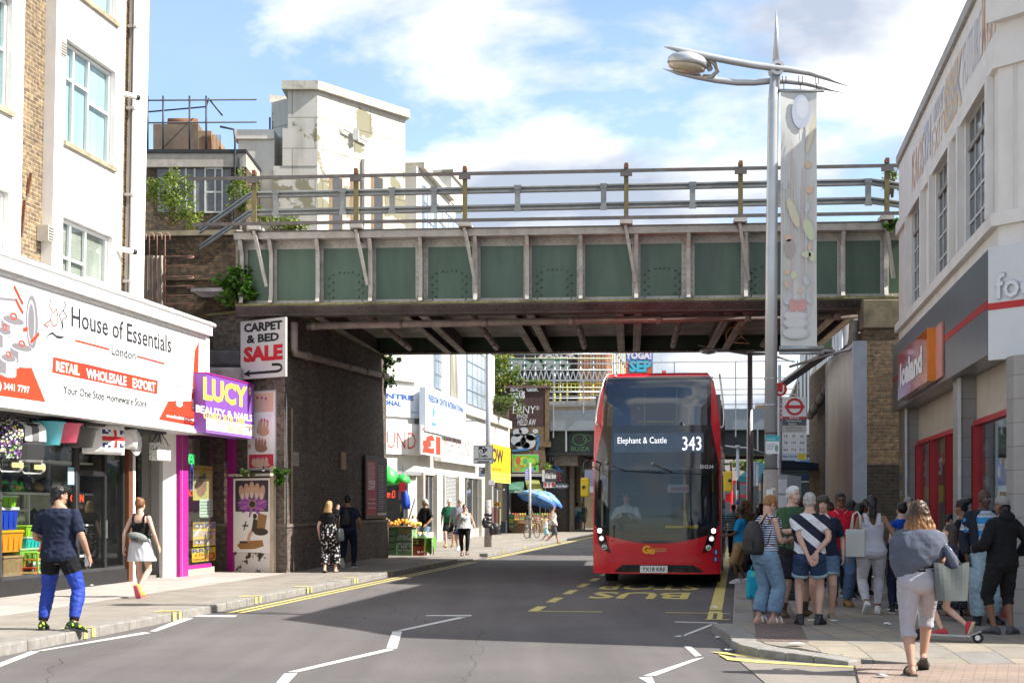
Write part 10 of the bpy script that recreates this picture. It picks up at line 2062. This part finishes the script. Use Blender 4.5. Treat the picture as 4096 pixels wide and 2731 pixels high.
p.top(Zc((.02,.025,.06),(.3,.3,.35),30,.2),.86,.3,.014);p.skirt(JB,.62,1.0,.016,.06);p.Zx(P((.50,.03,.04),.6),P((.55,.48,.35),.7));p.Zy((.025,.015,.012),'long',.26)
sc_=Zd('scooter','silver child scooter under the girl with dark hair','scooter',tuple(p.W((-.06,.0,0))),p.root.rotation_euler[2],Z0=False);m=MB();m.box(-.05,.05,-.26,.22,.065,.085,Zn);m.build('deck',sc_);m=MB();m.tube([(0,.20,.08),(0,.33,.16),(0,.36,.40),(0,.33,.80)],.016,Zn,8);m.tube([(-.18,.32,.80),(.18,.32,.80)],.015,Zr,8);m.build('handlebar',sc_)
for x,y in((-.07,.36),(.07,.36),(0,-.33)):m=MB();m.cyl((x-.015,y,.06),(x+.015,y,.06),.06,RUB,n=18);m.cyl((x-.018,y,.06),(x+.018,y,.06),.03,Zo,n=12);m.build('wheel',sc_)
m=MB();m.bar((0,-.24,.075),(0,-.36,.13),.06,.01,Zn);m.build('brake',sc_)
p=Person('boy in a bright blue t-shirt and tan shorts beside the bus door',2962,2330,1.52,292,False,.96,'dark',ZA={'L':(-.09,.05,.085,0,0),'R':(.09,-.08,.085,0,0)},ZB={'L':(-.16,.32,1.08,.2),'R':(.26,.04,.86,1.3)})
p.top(Zj((.01,.22,.46)),.86,.75,.02,loose=.015);p.Z2(Zj((.30,.19,.10)),1.05,1.0,.024,'shorts',flare=.03);p.Zx(P((.45,.45,.44),.6,var=.4,scale=20),Zp);p.Zy((.012,.010,.010),'short',amp=.004)
q=p.palm['R'];BKP=P((.012,.012,.014),.22,bump=.8,ZC=14);Za('shopping_bag','shiny black plastic bag hanging from the boy in the bright blue t-shirt',tuple(p.W((q.x,q.y,q.z-.56))),.36,.26,.44,BKP,.12,0,9,.5)
def Zk(lab,x,S,ht,head,top,bot,Zy,skin='dark',style='short',fem=False,Zz=.8,L=.2,**k):
 p=Person(lab,x,0,ht,head,fem,k.pop('wide',1.0),skin,S=S,vox=k.pop('vox',.018),**k);p.top(top,.86,Zz,.018,loose=.015);p.Z2(bot,1.9,1.0,.016);p.Zx(Zq);p.Zy(Zy,style,L);return p
BKH=(.012,.010,.010)
p=Zk('woman in a brown fur trimmed hood behind the boy in the bright blue t-shirt',2982,172,1.64,170,Zj((.10,.07,.04)),BLKC,(.16,.10,.05),'brown','wavy',True,1.9)
m=MB();m.tube([p.hm@Vector((.11*math.cos(q),.03,.0+.125*math.sin(q)))for q in[2*math.pi*k/20 for k in range(21)]],.035,P((.22,.15,.08),.95,var=.4,scale=40,bump=1,ZC=80),8,False);m.build('fur_hood',p.root)
Zk('smiling woman with a big black afro and a yellow top',3468,234,1.64,262,Zj((.50,.42,.08)),BLKC,BKH,'brown','afro',True,vox=.014);Zk('dark haired woman looking over from behind the man in red',3318,214,1.63,188,BLKC,BLKC,(.02,.013,.012),'dark','bob',True,.9)
Zk('person in a burgundy shirt with black hair behind the man in red',3400,236,1.62,12,Zj((.16,.02,.035)),BLKC,BKH,'dark','afro',True,face=False);Zk('person in black with black hair behind the burgundy shirt',3437,243,1.58,30,BLKC,BLKC,BKH,'dark','wavy',face=False)
p=Zk('woman with black hair and a royal blue top left of the shawl',3606,272,1.60,345,Zj((.01,.06,.38)),Zj((.02,.022,.04)),BKH,'light','bun',True,.2,face=False,vox=.014);Zk('grey haired man half hidden behind the golden brown hair',3634,236,1.70,150,Zj((.3,.3,.3)),BLKC,(.25,.24,.23),'light','short')
Zk('child in an orange top beside the woman in the black dress',3800,246,1.42,95,Zj((.55,.18,.06)),BLKC,(.025,.018,.015),'light','short',vox=.014);Zk('person in a teal striped top far behind the bus',2934,134,1.60,20,Zb((.05,.3,.38),(.4,.55,.58),.08),BLKC,(.03,.02,.02),'mid','short',face=False)
Zk('person in dark blue near the far lamp post',3019,112,1.74,10,NAVY,BLKC,BKH,'dark','short',face=False,vox=.025);Zk('person in dark red beside the lamp post base',3043,142,1.62,200,Zj((.10,.025,.03)),BLKC,BKH,'dark','short',vox=.022);Zk('person with long dark brown hair behind the white haired man',3196,204,1.66,5,Zj((.06,.04,.04)),BLKC,(.035,.018,.014),'brown','long',True,face=False,L=.32)
p=Zk('person in a red hat in the middle of the crowd',3164,178,1.62,300,BLKC,BLKC,BKH,'dark','short');p.cap(RED,False,'red_hat');Zk('grey haired person behind the striped shirt person',3212,196,1.64,345,Zj((.2,.2,.22)),BLKC,(.33,.32,.31),'light','bob',True,face=False,L=.14);p=Zk('person in a blue cap far away by the red bus',2950,108,1.70,180,Zj((.25,.25,.28)),JB,BKH,'light','short',vox=.025);p.cap(P((.01,.04,.25),.7))
p=Zk('woman in dark patterned trousers half hidden behind the woman in white',3428,214,1.60,160,NAVY,Zc((.16,.02,.03),[(.45,.25,.05),(.03,.05,.15),(.3,.3,.32)],14,.4),BKH,'dark','short',True)
Zk('person in black at the far end of the bus stop crowd',3062,128,1.66,15,BLKC,BLKC,BKH,'dark','afro',True,face=False,vox=.022);Zk('child in navy left of the woman in the shawl',3592,280,1.22,10,Zj((.025,.03,.06)),Zj((.025,.03,.06)),BKH,'dark','short',face=False,vox=.014)
tw_=Zd('shopping_trolley','dark dotted shopping trolley standing behind the woman in the shawl','trolley',at(3806,2478),R(20),Z0=False);DOT=Zc((.03,.03,.04),(.45,.45,.47),55,.30,'dotted_cloth');m=MB();m.box(-.17,.17,-.13,.13,.14,.70,DOT);m.build('bag',tw_,bevel=.03);m=MB()
for x in(-.14,.14):m.cyl((x,.15,.1),(x,.17,.98),.01,Zr,n=6)
m.cyl((-.14,.17,.98),(.14,.17,.98),.014,Zr,n=6);m.build('frame',tw_)
for x in(-.19,.19):m=MB();m.cyl((x-.015,.12,.09),(x+.015,.12,.09),.09,RUB,n=18);m.cyl((x-.02,.12,.09),(x+.02,.12,.09),.068,P((.55,.53,.50),.5),n=16);m.build('wheel',tw_)
dp_=wxy(-1.64-.68,28.6+1.22);p=Person('bus driver in a white shirt seated behind the windscreen',0,0,1.74,180+9.06,False,1.05,'light',z=.62,pos=dp_,sag=.42,ZA={'L':(-.12,.42,.12,0,0),'R':(.12,.42,.12,0,0)},ZB={'L':(-.16,.33,.80),'R':(.16,.33,.80)},vox=.016)
p.top(WHC,.90,.9,.016);p.Z2(NAVY,1.9,1.0,.012);p.Zx(Zq,Zq);p.Zy((.25,.22,.18),'short')
m=MB();m.box(-.24,.24,-.32,-.18,.42,1.25,Zr);m.box(-.24,.24,-.3,.2,.28,.40,Zr);p.carry('driver_seat','dark driver seat behind the bus driver','seat',[('cushion',m)],(0,0,0))
finish_skins()
